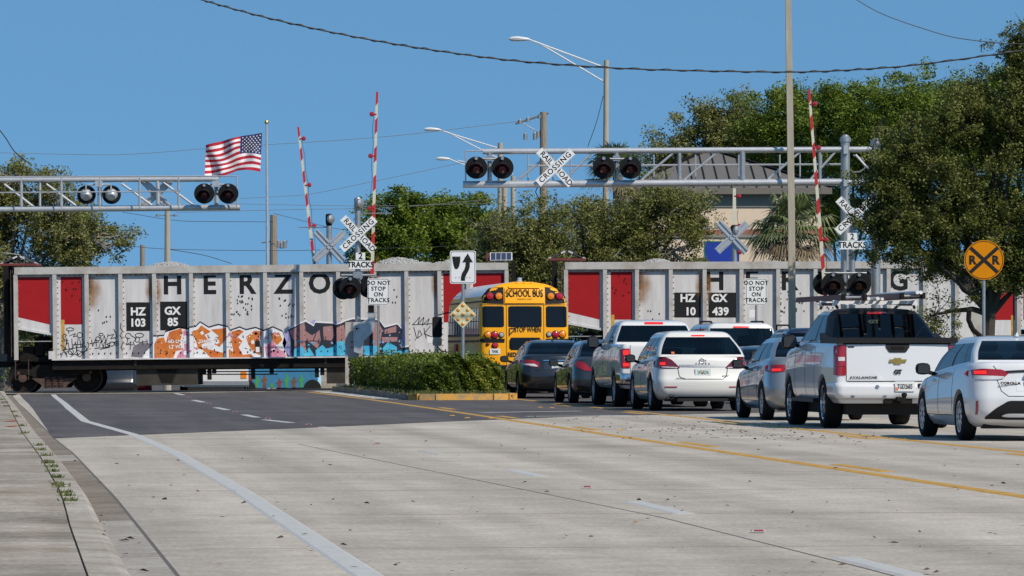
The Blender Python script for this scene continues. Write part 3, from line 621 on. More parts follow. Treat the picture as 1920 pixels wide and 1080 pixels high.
for s_, x, y in (('LD LMT', 331, 640), ('LT WT', 330, 650), ('224451', 386, 640), ('61520', 390, 650)): lett(w1, s_, x, y, .14, M['white_print'], .004, lay=5)
w1.decal([rect(802, 634, 816, 645)], GW, 1, 'sticker', ribs=False); w1.decal([rect(479, 640, 488, 662)], M['black_print'], 6, 'sticker'); w1.decal([rect(480, 651, 487, 661)], GW, 7, 'sticker')
w2.decal([rect(375, 588, 388, 603)], GW, 0, 'sticker', ribs=False); w2.decal([rect(790, 640, 805, 646)], GW, 0, 'sticker', ribs=False); w2.decal([rect(692, 628, 704, 645)], M['black_print'], 0, 'sticker', ribs=False)

# ------------------------------------------------------------------ crossing equipment
def flasher(parent, base, px, py, d, back=False, r=.33, mount=None):
    c = P(px, py, d) - base; sg = -1 if not back else 1
    o = MB().lathe([(.0, .0), (r, .0), (r, .03), (.0, .03)], c, (0, sg, 0), n=28).build('signal_disc', M['black'], parent)
    if not back:
        h = MB(); n = 14; vs = []
        for k in range(n + 1):
            a = math.radians(-35 + 250 * k / n); ln = .36 - .18 * (1 - math.sin(a)) * .5
            for y, rr in ((.03, .19), (.03 + ln, .20)): vs.append(c + Vector((rr * math.cos(a), -y, rr * math.sin(a) - (y * .25))))
        h.v = [tuple(v) for v in vs]; h.f = [(2*k, 2*k+1, 2*k+3, 2*k+2) for k in range(n)]; h.m = [0] * n; h.build('visor', M['black'], o, smoothed=True, fixn=False)
        MB().lathe([(.17, .032), (.16, .05), (.10, .075), (.0, .085)], c, (0, -1, 0), n=20).build('lens', M['lens'], o, smoothed=True)
        MB().lathe([(0, 0), (.05, .0), (.05, .05), (0, .05)], c + Vector((0, -.03, .27)), (0, -1, 0), n=8).build('screw', M['gal'], o)
        MB().lathe([(.18, .0), (.14, .14), (.0, .18)], c + Vector((0, .03, 0)), (0, 1, 0), n=16).build('housing', M['black'], o, smoothed=True)
    else:
        MB().lathe([(.205, .0), (.20, .08), (.13, .17), (.05, .21), (0, .215)], c, (0, -1, 0), n=20).build('housing', M['alu'], o, smoothed=True)
        MB().box(c.x - .02, c.x + .02, c.y - .16, c.y - .04, c.z + .15, c.z + .30).build('bracket', M['alu'], o)
    return o
def crossbuck(parent, base, px, py, d, L=1.34, back=False, words=('RAIL', 'ROAD', 'CROSS', 'ING')):
    c = P(px, py, d) - base; wd = .245
    for ang, key, dy in ((-47, 0, -.004), (43, 1, -.012)):
        a = math.radians(ang); ax = Vector((math.cos(a), 0, math.sin(a))); ay = Vector((-math.sin(a), 0, math.cos(a)))
        b = MB().prism([(-L/2, -wd/2), (L/2, -wd/2), (L/2, wd/2), (-L/2, wd/2)], c + Vector((0, dy, 0)), ax, ay, (0, -1, 0), .004)
        o = b.build('crossbuck_board', M['sign_white'] if not back else M['alu'], parent)
        if back:
            for k in (-.07, .07): MB().bar(c + ax * (-L/2) + ay * k + Vector((0, -.03, 0)), c + ax * (L/2) + ay * k + Vector((0, -.03, 0)), .03, .035).build('stiffener', M['alu'], o)
            continue
        f = c + Vector((0, dy - .0065, 0))
        if key == 0:
            text('RAIL', .22, f - ax * .37, o, M['black_print'], bold=.004, roll=a); text('ROAD', .22, f + ax * .37, o, M['black_print'], bold=.004, roll=a)
        else:
            text('CROSSING', .22, f, o, M['black_print'], bold=.004, roll=a, spacing=1.18)
        r_ = MB()
        for sx, sy, l_, t_ in ((0, wd/2 - .012, L, .006), (0, -wd/2 + .012, L, .006)): r_.prism([(-l_/2 + .02, sy - t_/2), (l_/2 - .02, sy - t_/2), (l_/2 - .02, sy + t_/2), (-l_/2 + .02, sy + t_/2)], c + Vector((0, dy - .0045, 0)), ax, ay, (0, -1, 0), .001)
        r_.build('border', M['gal'], o)
def gate_arm(parent, base, p0, p1, d, lamps, side, wd=.11, red_first=True, n=17):
    a, b = P(*p0, d) - base, P(*p1, d) - base; L = (b - a).length; dr = (b - a).normalized(); nx = Vector((dr.z, 0, -dr.x))
    arm = MB().bar(a, b, .05, wd, up=(0, 1, 0)).build('gate_arm', M['offwhite'], parent) if False else None
    w0, w1_ = wd, wd * .62
    quad = lambda t: w0 * (1 - t) + w1_ * t
    arm = MB().prism([(-w0/2, 0), (w0/2, 0), (w1_/2, L), (-w1_/2, L)], a, nx, dr, (0, 1, 0), .04).build('gate_arm', M['offwhite'], parent)
    k = n
    for i in range(0, k, 2):
        t0, t1 = i / k, (i + 1) / k; s0 = quad(t0) / 2; s1 = quad(t1) / 2; sk = .10
        MB().prism([(-s0, t0*L), (s0, min(L, t0*L + sk)), (s1, min(L, t1*L + sk)), (-s1, t1*L)], a + Vector((0, -.003, 0)), nx, dr, (0, 1, 0), .002).build('red_band', M['red'], arm)
    for t in lamps:
        c = a + dr * L * t + nx * side * (quad(t) / 2 + .10)
        o = MB().lathe([(0, -.06), (.055, -.05), (.075, 0), (.055, .05), (0, .06)], c, (0, 1, 0), n=12).cyl(c, a + dr * L * t, .022, n=6).build('arm_lamp', M['red_lamp'], arm, smoothed=True)
    pts = [a + dr * L * t + nx * side * (quad(t) / 2 + .05 + .02 * math.sin(t * 40)) for t in np.linspace(.1, lamps[-1], 24)]
    MB().tube(pts, .009, n=4).build('lamp_cable', M['wire'], arm)
M['red_lamp'] = mat('red_lamp_glass', (.35,.01,.02), .2, coat=.5)
def mast_parts(t, base, px, d, top_py, r=.085, foot=None):
    b = P(px, top_py, d) - base
    MB().cyl((0, 0, 0), (0, 0, b.z), r, n=14).build('pole', M['gal'], t, smoothed=True)
    MB().box(-.25, .25, -.25, .25, -.05, .25).build('foundation', M['kerb'], t)
    return b.z
def bell(t, z, m='gal'):
    MB().lathe([(.09,-.05),(.10,0),(.115,.06),(.115,.3),(.09,.34),(0,.35)], (0,0,z), (0,0,1), n=14).build('bell', M[m], t, smoothed=True)
    MB().lathe([(0,-.05),(.13,-.05),(.15,.0),(.14,.05),(.06,.085),(0,.09)], (.06,-.10,z+.17), (.75,-.66,0), n=16).build('bell_gong', M['gal'], t, smoothed=True)

# near crossing signal on the median
base = P(671, 730, 143); base.z = 0
t = thing('crossing_signal_mast', 'near crossing signal mast with crossbuck and 2 TRACKS sign at the hedge end', 'crossing signal', base)
mast_parts(t, base, 671, 143, 392); bell(t, P(671, 392, 143).z)
crossbuck(t, base, 672, 439, 142.85)
MB().cyl(P(671, 400, 143) - base, P(735, 400, 143) - base, .018, n=6).build('bracket_arm', M['gal'], t)
p = P(676, 481, 142.86) - base
sg = MB().box(p.x - .14, p.x + .14, p.y - .004, p.y, p.z - .1, p.z + .115).build('tracks_sign', M['sign_white'], t); text('2', .26, p + Vector((0, -.008, .01)), sg, M['black_print'], bold=.006)
p = P(676, 496, 142.86) - base
sg = MB().box(p.x - .345, p.x + .345, p.y - .004, p.y, p.z - .13, p.z + .115).build('tracks_sign', M['sign_white'], t); text('TRACKS', .23, p + Vector((0, -.008, -.01)), sg, M['black_print'], bold=.007, xs=.93)
MB().cyl(P(640, 516, 142.9) - base, P(705, 516, 142.9) - base, .035, n=8).box(-.14, .14, -.14, .12, P(0, 522, 143).z, P(0, 510, 143).z).build('signal_bracket', M['gal'], t)
flasher(t, base, 657, 540, 142.6); flasher(t, base, 700, 540, 142.6); flasher(t, base, 644, 541, 143.35, back=False); flasher(t, base, 692, 538, 143.4, back=True)
gm = MB().box(P(648,0,143).x - base.x, P(682,0,143).x - base.x, -.28, .22, -.02, P(0, 604, 143).z).build('gate_machine', M['gatebox'] if 'gatebox' in M else M['car_grey'], t)
s_ = MB().prism([tuple((P(x, y, 142.6) - base)[k] for k in (0, 2)) for x, y in ((663,640),(663,611),(675,605),(690,598),(689,585),(703,585),(704,605),(700,622),(690,632),(681,640),(681,665),(664,660))], (0, -.48, 0), (1,0,0), (0,0,1), (0,1,0), .06).build('arm_bracket', M['alu'], t)
for a in range(0, 360, 60):
    c = P(669 + 5 * math.cos(math.radians(a)), 616 + 5 * math.sin(math.radians(a)), 142.5) - base; MB().lathe([(0,0),(.014,0),(.014,.01),(0,.01)], (c.x, -.48, c.z), (0,-1,0), n=6).build('bolt', M['black'], s_)
c = P(669, 616, 142.5) - base; MB().lathe([(0,0),(.035,0),(.03,.03),(0,.03)], (c.x, -.48, c.z), (0,-1,0), n=10).build('pivot', M['iron'], s_)
MB().box(P(691,0,143).x - base.x, P(702,0,143).x - base.x, -.5, -.38, P(0, 586, 143).z, P(0, 572, 143).z).build('arm_adapter', M['iron'], t)
tp = [[(657,641),(670,642)],[(668,642),(664,650),(671,649)],[(657,651),(671,652),(666,660)]]
gg = MB()
for ln in tp:
    for q0, q1 in zip(ln, ln[1:]):
        a, b = P(*q0, 142.72) - base, P(*q1, 142.72) - base; gg.bar((a.x, -.283, a.z), (b.x, -.283, b.z), .004, .025, up=(0,0,1))
gg.build('graffiti_tag', M['tag'], gm)
gate_arm(t, base, (696, 574), (707, 172), 143.3, [.20, .455, .70, .895][::-1][::-1], -1, n=15)

# far crossing signal, seen from behind the train
def far_mast(px, top, cb, arm, label, wd=.11, n=15, sidearm=None, lampside=1):
    d = 157.0; base = P(px, 720, d); base.z = gz(base.x, 157)
    t = thing('crossing_signal_mast', label, 'crossing signal', base)
    mast_parts(t, base, px, d, top, .09); bell(t, P(px, top, d).z, 'iron')
    crossbuck(t, base, cb[0], cb[1], d - .12, back=True)
    if sidearm: MB().cyl(P(sidearm[0], sidearm[2], d) - base, P(sidearm[1], sidearm[2], d) - base, .016, n=6).build('bracket_arm', M['gal'], t)
    for dx in (-22, 22): flasher(t, base, px + dx, 545, d - .2, back=True)
    if arm: gate_arm(t, base, arm[0], arm[1], d + .3, [.12, .42, .66, .93], lampside, wd=wd, n=n)
    MB().box(-.25, .25, -.2, .3, 0, 1.5).build('gate_machine', M['car_grey'], t)
far_mast(617, 416, (618, 462), ((597, 560), (559, 238)), 'crossing signal mast seen from behind above the wagon, beside the shorter leaning gate arm', sidearm=(560, 614, 426))
far_mast(1377, 440, (1373, 445), ((1377, 560), (1377, 353)), 'crossing signal mast with grey crossbuck back before the cream building', wd=.16, n=0, sidearm=(1318, 1376, 428))

# cantilevers
def cantilever(label, base, pts, parent_fn):
    t = thing('signal_cantilever', label, 'signal cantilever', base); parent_fn(t, base); return t
def right_cant(t, base):
    d = 139.0; q = lambda x, y, dd=0: P(x, y, d + dd) - base
    MB().cyl(q(905, 284), q(1640, 280), .085, n=12).build('top_chord', M['alu'], t, smoothed=True)
    MB().cyl(q(868, 346), q(1645, 341), .105, n=12).build('bottom_chord', M['alu'], t, smoothed=True)
    for x, r in ((918, .07), (1156, .07), (1274, .055), (1392, .085), (1537, .05)): MB().cyl(q(x, 284), q(x, 344), r, n=10).build('upright', M['gal'], t, smoothed=True)
    for a, b in (((968, 340), (1014, 302)), ((1070, 326), (1108, 288)), ((1202, 338), (1262, 287)), ((1283, 337), (1343, 287)), ((1440, 336), (1500, 285)), ((1520, 336), (1566, 285)), ((1604, 290), (1640, 330))):
        MB().cyl(q(*a), q(*b), .035, n=8).build('diagonal', M['alu'], t)
    MB().cyl(q(873, 282), q(873, 346), .022, n=6).cyl(q(873, 283), q(915, 283), .02, n=6).build('end_rail', M['alu'], t)
    MB().cyl(q(990, 311, .7), q(1590, 308, .7), .028, n=6).build('handrail', M['alu'], t)
    for x in (990, 1037, 1070, 1226, 1304, 1385, 1462, 1500, 1540): MB().cyl(q(x, 290, .7), q(x, 340, .7), .022, n=6).build('handrail_post', M['alu'], t)
    wk = MB()
    for dd in (.15, .7): wk.cyl(q(880, 348, dd), q(1600, 343, dd), .03, n=6)
    wk.build('walkway_bearer', M['alu'], t)
    for x, top in ((1585, 262), (1642, 268)):
        c = q(x, top); MB().cyl((c.x, 0, 0), (c.x, 0, c.z), .14, .13, n=16).lathe([(.14, -.06), (.16, -.06), (.16, .05), (.12, .08), (.08, .14), (0, .15)], (c.x, 0, c.z), (0,0,1), n=16).build('column', M['gal'], t, smoothed=True)
        MB().box(c.x - .3, c.x + .3, -.3, .3, -.1, .3).build('foundation', M['kerb'], t)
        for y in (281, 342): cc = q(x, y); MB().box(cc.x - .06, cc.x + .06, -.2, .16, cc.z - .12, cc.z + .12).build('clamp', M['alu'], t)
    MB().tube([q(1600, 291), q(1618, 298), q(1622, 315), q(1612, 322), q(1598, 323)], .022, n=6).build('conduit', M['gal'], t)
    MB().tube([q(1010, 345, .3), q(1004, 360, .3), q(1012, 375, .3)], .015, n=5).build('loose_cable', M['wire'], t)
    for x in (893, 942, 1132, 1182): flasher(t, base, x, 314.5, d - .22, r=.325)
    for x in (918, 1156): MB().cyl(q(x - 22, 298, -.1), q(x + 22, 298, -.1), .035, n=8).box(q(x, 0).x - .1, q(x, 0).x + .1, -.12, .1, q(0, 302).z, q(0, 292).z).build('signal_bracket', M['gal'], t)
    crossbuck(t, base, 1041, 314, d - .15, L=1.36)
base = P(1585, 700, 139); base.z = 0
cantilever('grey signal cantilever with four flashers reaching over the school bus lanes', base, None, right_cant)
def left_cant(t, base):
    d = 157.5; q = lambda x, y, dd=0: P(x, y, d + dd) - base
    MB().cyl(q(-160, 338), q(410, 336), .085, n=12).build('top_chord', M['alu'], t, smoothed=True)
    MB().cyl(q(-160, 394), q(450, 389), .10, n=12).build('bottom_chord', M['alu'], t, smoothed=True)
    for x, r in ((40, .05), (75, .04), (115, .05), (187, .075), (262, .045), (296, .07), (335, .045), (406, .075), (-30, .05), (-70, .05)): MB().cyl(q(x, 337), q(x, 391), r, n=8).build('upright', M['alu'], t, smoothed=True)
    for a, b in (((8, 345), (66, 390)), ((87, 345), (146, 388)), ((228, 344), (285, 385)), ((304, 340), (362, 384)), ((-70, 345), (-10, 390))): MB().cyl(q(*a), q(*b), .04, n=8).build('diagonal', M['alu'], t)
    MB().cyl(q(-160, 362, -.4), q(335, 359, -.4), .022, n=6).cyl(q(-160, 332, -.4), q(444, 330, -.4), .022, n=6).cyl(q(444, 330, -.4), q(444, 390, -.4), .025, n=6).build('handrail', M['alu'], t)
    for x in (40, 115, 187, 262, 335): MB().cyl(q(x, 331, -.4), q(x, 390, -.4), .024, n=6).build('handrail_post', M['alu'], t)
    for x in (162, 209): flasher(t, base, x, 365, d - .1, back=True, r=.31)
    for x in (383, 428): flasher(t, base, x, 363, d - .55, r=.335)
    for x in (187, 406): MB().cyl(q(x - 20, 346, -.3), q(x + 20, 346, -.3), .03, n=8).box(q(x, 0).x - .12, q(x, 0).x + .12, -.4, -.1, q(0, 351).z, q(0, 340).z).build('signal_bracket', M['alu'], t)
    crossbuck(t, base, 293, 364, d + .2, L=1.25, back=True)
    for x in (-130, -160):
        c = q(x, 320); MB().cyl((c.x, 0, 0), (c.x, 0, c.z), .15, n=14).build('column', M['gal'], t, smoothed=True)
base = P(-130, 700, 157.5); base.z = gz(base.x, 157.5)
cantilever('signal cantilever with grey lamp backs reaching in from the left over the train', base, None, left_cant)

# right-hand gate mast, half hidden by the oak
base = P(1598, 700, 138.0); base.z = 0
t = thing('crossing_signal_mast', 'crossing signal mast with gate arm, half hidden by the big oak on the right', 'crossing signal', base)
mast_parts(t, base, 1598, 138.0, 405, .085)
MB().cyl((P(1578,0,140.5)-base).xyz * Vector((1,0,0)) if False else Vector((-.22, 0, 0)), Vector((-.22, 0, P(0, 440, 138.0).z)), .06, n=10).build('sign_post', M['gal'], t)
crossbuck(t, base, 1602, 405, 137.75, L=1.34)
p = P(1598, 444, 137.7) - base
for s2, w_, dz, h_ in (('2', .14, .0, .11), ('TRACKS', .36, -.24, .12)):
    so_ = MB().box(p.x - w_, p.x + w_, p.y - .004, p.y, p.z + dz - h_, p.z + dz + h_).build('tracks_sign', M['sign_white'], t); text(s2, .24, p + Vector((0, -.008, dz)), so_, M['black_print'], bold=.006, xs=.93)
for x in (1562, 1611): flasher(t, base, x, 533, 137.6, r=.34)
flasher(t, base, 1545, 532, 138.4, back=False, r=.33); flasher(t, base, 1588, 528, 138.4, back=True, r=.33)
MB().cyl(P(1545, 512, 137.7) - base, P(1625, 512, 137.7) - base, .035, n=8).build('signal_bracket', M['gal'], t)
gate_arm(t, base, (1548, 560), (1517, 168), 137.9, [.28, .72, .93], 1, n=15)
MB().box(-.3, .3, -.25, .25, 0, 1.5).build('gate_machine', M['car_grey'], t)
# third signal at the far right
base = P(1845, 700, 133.0); base.z = 0
t = thing('crossing_signal_mast', 'crossing signal with two hooded lamps behind the round yellow sign', 'crossing signal', base)
mast_parts(t, base, 1845, 133, 490, .09)
for x in (1820, 1872): flasher(t, base, x, 530, 132.7, r=.34)
MB().cyl(P(1815, 512, 132.9) - base, P(1880, 512, 132.9) - base, .035, n=8).build('signal_bracket', M['gal'], t)
o = MB().prism([tuple((P(x, y, 132.6) - base)[k] for k in (0, 2)) for x, y in ((1816,578),(1830,576),(1842,590),(1842,640),(1830,632),(1818,612))], (0, -.3, 0), (1,0,0), (0,0,1), (0,1,0), .3).build('gate_machine', M['car_grey'], t)
MB().tube([P(1817, 578, 132.4) - base, P(1816, 600, 132.4) - base, P(1824, 618, 132.4) - base, P(1840, 632, 132.4) - base], .07, n=6).build('counterweight', M['iron'], o)

# ------------------------------------------------------------------ road signs
def rrect(w_, h_, r, n=4):
    pts = []
    for cx, cy, a0 in ((w_/2 - r, h_/2 - r, 0), (-w_/2 + r, h_/2 - r, 90), (-w_/2 + r, -h_/2 + r, 180), (w_/2 - r, -h_/2 + r, 270)):
        for k in range(n + 1): a = math.radians(a0 + 90 * k / n); pts.append((cx + r * math.cos(a), cy + r * math.sin(a)))
    return pts
def plate(parent, c, w_, h_, r, m, border, name='sign_plate', yaw=0, inset=.018, bw=.012):
    ax = Vector((math.cos(yaw), math.sin(yaw), 0)); ay = Vector((0,0,1)); nz = ax.cross(ay)
    o = MB().prism(rrect(w_, h_, r), c, ax, ay, -nz, .004).build(name, m, parent)
    if border:
        b = MB(); A_, B_ = rrect(w_ - 2*inset, h_ - 2*inset, r), rrect(w_ - 2*inset - 2*bw, h_ - 2*inset - 2*bw, r); n = len(A_)
        f = c + nz * .002
        b.v = [tuple(f + ax * p[0] + ay * p[1]) for p in A_] + [tuple(f + ax * p[0] + ay * p[1]) for p in B_]; b.f = [(i, (i+1) % n, n + (i+1) % n, n + i) for i in range(n)]; b.m = [0] * n
        b.build('border', border, o, fixn=False)
    return o
def dns(px, label, d, vis=1):
    base = P(px, 700, d); base.z = 0; t = thing('road_sign', label, 'road sign', base)
    c = P(px, 547, d) - base
    MB().cyl((0, .04, 0), (0, .04, c.z + .35), .035, n=10).build('post', M['gal'], t)
    o = plate(t, c, .62, .77, .04, M['sign_white'], M['black_print'])
    for k, s2 in enumerate(('DO NOT', 'STOP', 'ON', 'TRACKS')): text(s2, .165, c + Vector((0, -.006, .25 - .165 * k)), o, M['black_print'], bold=.003, spacing=1.08)
dns(709.5, 'DO NOT STOP ON TRACKS sign in front of the graffitied wagon', 138.5)
dns(1418, 'DO NOT STOP ON TRACKS sign beside the tall concrete pole', 138.5)
base = P(868, 730, 116.5); base.z = 0
t = thing('road_sign', 'keep right arrow sign over a yellow studded diamond marker in the hedge', 'road sign', base)
c = P(868, 501, 116.5) - base; MB().cyl((0, .05, 0), (0, .05, c.z + .3), .04, n=10).build('post', M['gal'], t)
o = plate(t, c, .63, .80, .05, M['sign_white'], M['black_print'])
f = c + Vector((0, -.004, 0)); k = .0082
MB().flat([((x - 433) * k * .62, (-(y - 200)) * k * .335) for x, y in ()] or [(-.26,.26),(-.06,.26),(-.065,.15),(-.09,.02),(-.13,-.04),(-.17,-.05),(-.205,-.02),(-.23,.06),(-.25,.16)], f, (1,0,0), (0,0,1)).build('island_symbol', M['black_print'], o, fixn=False)
MB().flat([(-.05,-.33),(.05,-.33),(.055,-.25),(.09,-.17),(.14,-.08),(.165,0),(.17,.12),(.245,.115),(.115,.335),(-.02,.115),(.065,.12),(.06,.02),(.03,-.06),(-.02,-.14),(-.045,-.22)], f, (1,0,0), (0,0,1)).build('arrow', M['black_print'], o, fixn=False)
for dx, dz, m in ((-.17,.235,'gal'),(-.09,.235,'gal'),(.05,.24,'gal'),(.12,.24,'gal'),(-.17,-.25,'black'),(-.09,-.25,'black'),(.09,-.25,'black'),(.17,-.25,'black')):
    MB().lathe([(0,0),(.011,0),(.008,.006),(0,.006)], f + Vector((dx, -.001, dz)), (0,-1,0), n=6).build('bolt', M[m], o)
c = P(868, 590, 116.5) - base
M['marker_y'] = mat('pale_yellow_marker', (.62,.60,.38), .6, var=.1); M['amber'] = mat('amber_reflector', (.62,.26,.02), .25, coat=.6)
r_ = .325
o = MB().prism([(r_,0),(0,r_),(-r_,0),(0,-r_)], c, (1,0,0), (0,0,1), (0,1,0), .004).build('diamond_plate', M['marker_y'], t)
for i in (-1, 0, 1):
    for j in (-1, 0, 1):
        q = c + Vector(((i + j) * .113, 0, (i - j) * .113)); MB().lathe([(.043,0),(.043,.008),(.03,.016),(0,.02)], q, (0,-1,0), n=14).build('reflector', M['amber'], o, smoothed=True)
base = P(1845, 700, 111); base.z = 0
M['rr_yellow'] = mat('sign_yellow', (.60,.21,.0), .6, spec=.15, var=.08)
t = thing('road_sign', 'round yellow railroad advance sign with black X and two letters R', 'road sign', base)
c = P(1845, 487.5, 111) - base; MB().cyl((0, .05, 0), (0, .05, c.z + .3), .04, n=10).build('post', M['gal'], t)
o = MB().lathe([(0,0),(.46,0),(.46,.004),(0,.004)], c, (0,-1,0), n=48).build('sign_plate', M['rr_yellow'], t)
f = c + Vector((0, -.006, 0)); MB().lathe([(.425,0),(.425,.001),(.440,.001),(.440,0)], f, (0,-1,0), n=48).build('border', M['black_print'], o)
for a, dy in ((42, 0), (-42, -.0015)):
    a = math.radians(a); MB().prism([(-.42,-.042),(.42,-.042),(.42,.042),(-.42,.042)], f + Vector((0, dy, 0)), (math.cos(a),0,math.sin(a)), (-math.sin(a),0,math.cos(a)), (0,-1,0), .001).build('cross_bar', M['black_print'], o)
for dx in (-.27, .265): text('R', .27, f + Vector((dx, -.002, -.01)), o, M['black_print'], bold=.014)

# ------------------------------------------------------------------ vehicles
def paint(name, c, metal=0.0, rough=.35, coat=1.0, var=0): return mat(name, c, rough, metal=metal, coat=coat, var=var, vscale=2)
M['p_white'] = paint('car_white_paint', (.62,.62,.62)); M['p_pearl'] = paint('car_pearl_paint', (.64,.63,.60)); M['p_white2'] = paint('car_cool_white', (.60,.61,.63))
M['p_gray'] = paint('car_silver_grey', (.27,.28,.30), .55, .3); M['p_dark'] = paint('car_dark_grey', (.017,.018,.022), .3, .3); M['p_slate'] = paint('car_slate', (.034,.039,.048), .4, .3)
M['p_navy'] = paint('car_navy', (.012,.020,.05), .2, .3); M['p_black'] = paint('car_black', (.012,.013,.016), .1, .3); M['p_silver'] = paint('car_silver', (.50,.51,.52), .6, .3)
M['trim'] = mat('black_trim', (.009,.009,.010), .55, spec=.25); M['rubber'] = mat('tyre_rubber', (.013,.013,.014), .9, bump=.2, spec=.2); M['chrome'] = mat('chrome', (.62,.63,.65), .12, metal=1.0)
M['rim'] = mat('alloy_rim', (.38,.39,.41), .3, metal=.8); M['glass'] = glass('tinted_glass', (.27,.30,.28)); M['glass_f'] = glass('windscreen_glass', (.72,.78,.74)); M['glass_dk'] = glass('dark_tinted_glass', (.045,.05,.052)); M['inside'] = mat('car_interior', (.03,.03,.032), .9)
M['tail'] = mat('tail_lamp', (.30,.008,.012), .15, coat=.8); M['tail_dk'] = mat('dark_tail_lamp', (.12,.004,.008), .15, coat=.8); M['clear'] = mat('clear_lamp', (.55,.55,.57), .15, coat=.8)
M['brake'] = mat('lit_brake_lamp', (.80,.018,.014), .3, emit=1.0); M['brake2'] = mat('lit_third_brake_lamp', (.7,.014,.016), .3, emit=.45); M['plate'] = mat('number_plate', (.62,.64,.64), .5); M['plate_g'] = mat('plate_green_print', (.03,.22,.14), .5); M['plate_r'] = mat('plate_orange_print', (.62,.16,.05), .5)
M['seam'] = mat('panel_gap', (.02,.02,.022), .8); M['gold'] = mat('gold_emblem', (.42,.30,.08), .3, metal=.7); M['under'] = mat('underbody_block', (.01,.01,.01), .9)

def pchip(xs, ys, q):
    xs, ys = np.array(xs, float), np.array(ys, float); h = np.diff(xs); d = np.diff(ys) / h; n = len(xs); m = np.zeros(n)
    if n == 2: return np.interp(q, xs, ys)
    for i in range(1, n - 1):
        if d[i-1] * d[i] > 0:
            w1_, w2_ = 2*h[i] + h[i-1], h[i] + 2*h[i-1]; m[i] = (w1_ + w2_) / (w1_ / d[i-1] + w2_ / d[i])
    m[0], m[-1] = d[0], d[-1]
    q = np.clip(q, xs[0], xs[-1]); i = np.clip(np.searchsorted(xs, q) - 1, 0, n - 2); t = (q - xs[i]) / h[i]
    return (1+2*t)*(1-t)**2*ys[i] + t*(1-t)**2*h[i]*m[i] + t*t*(3-2*t)*ys[i+1] + t*t*(t-1)*h[i]*m[i+1]

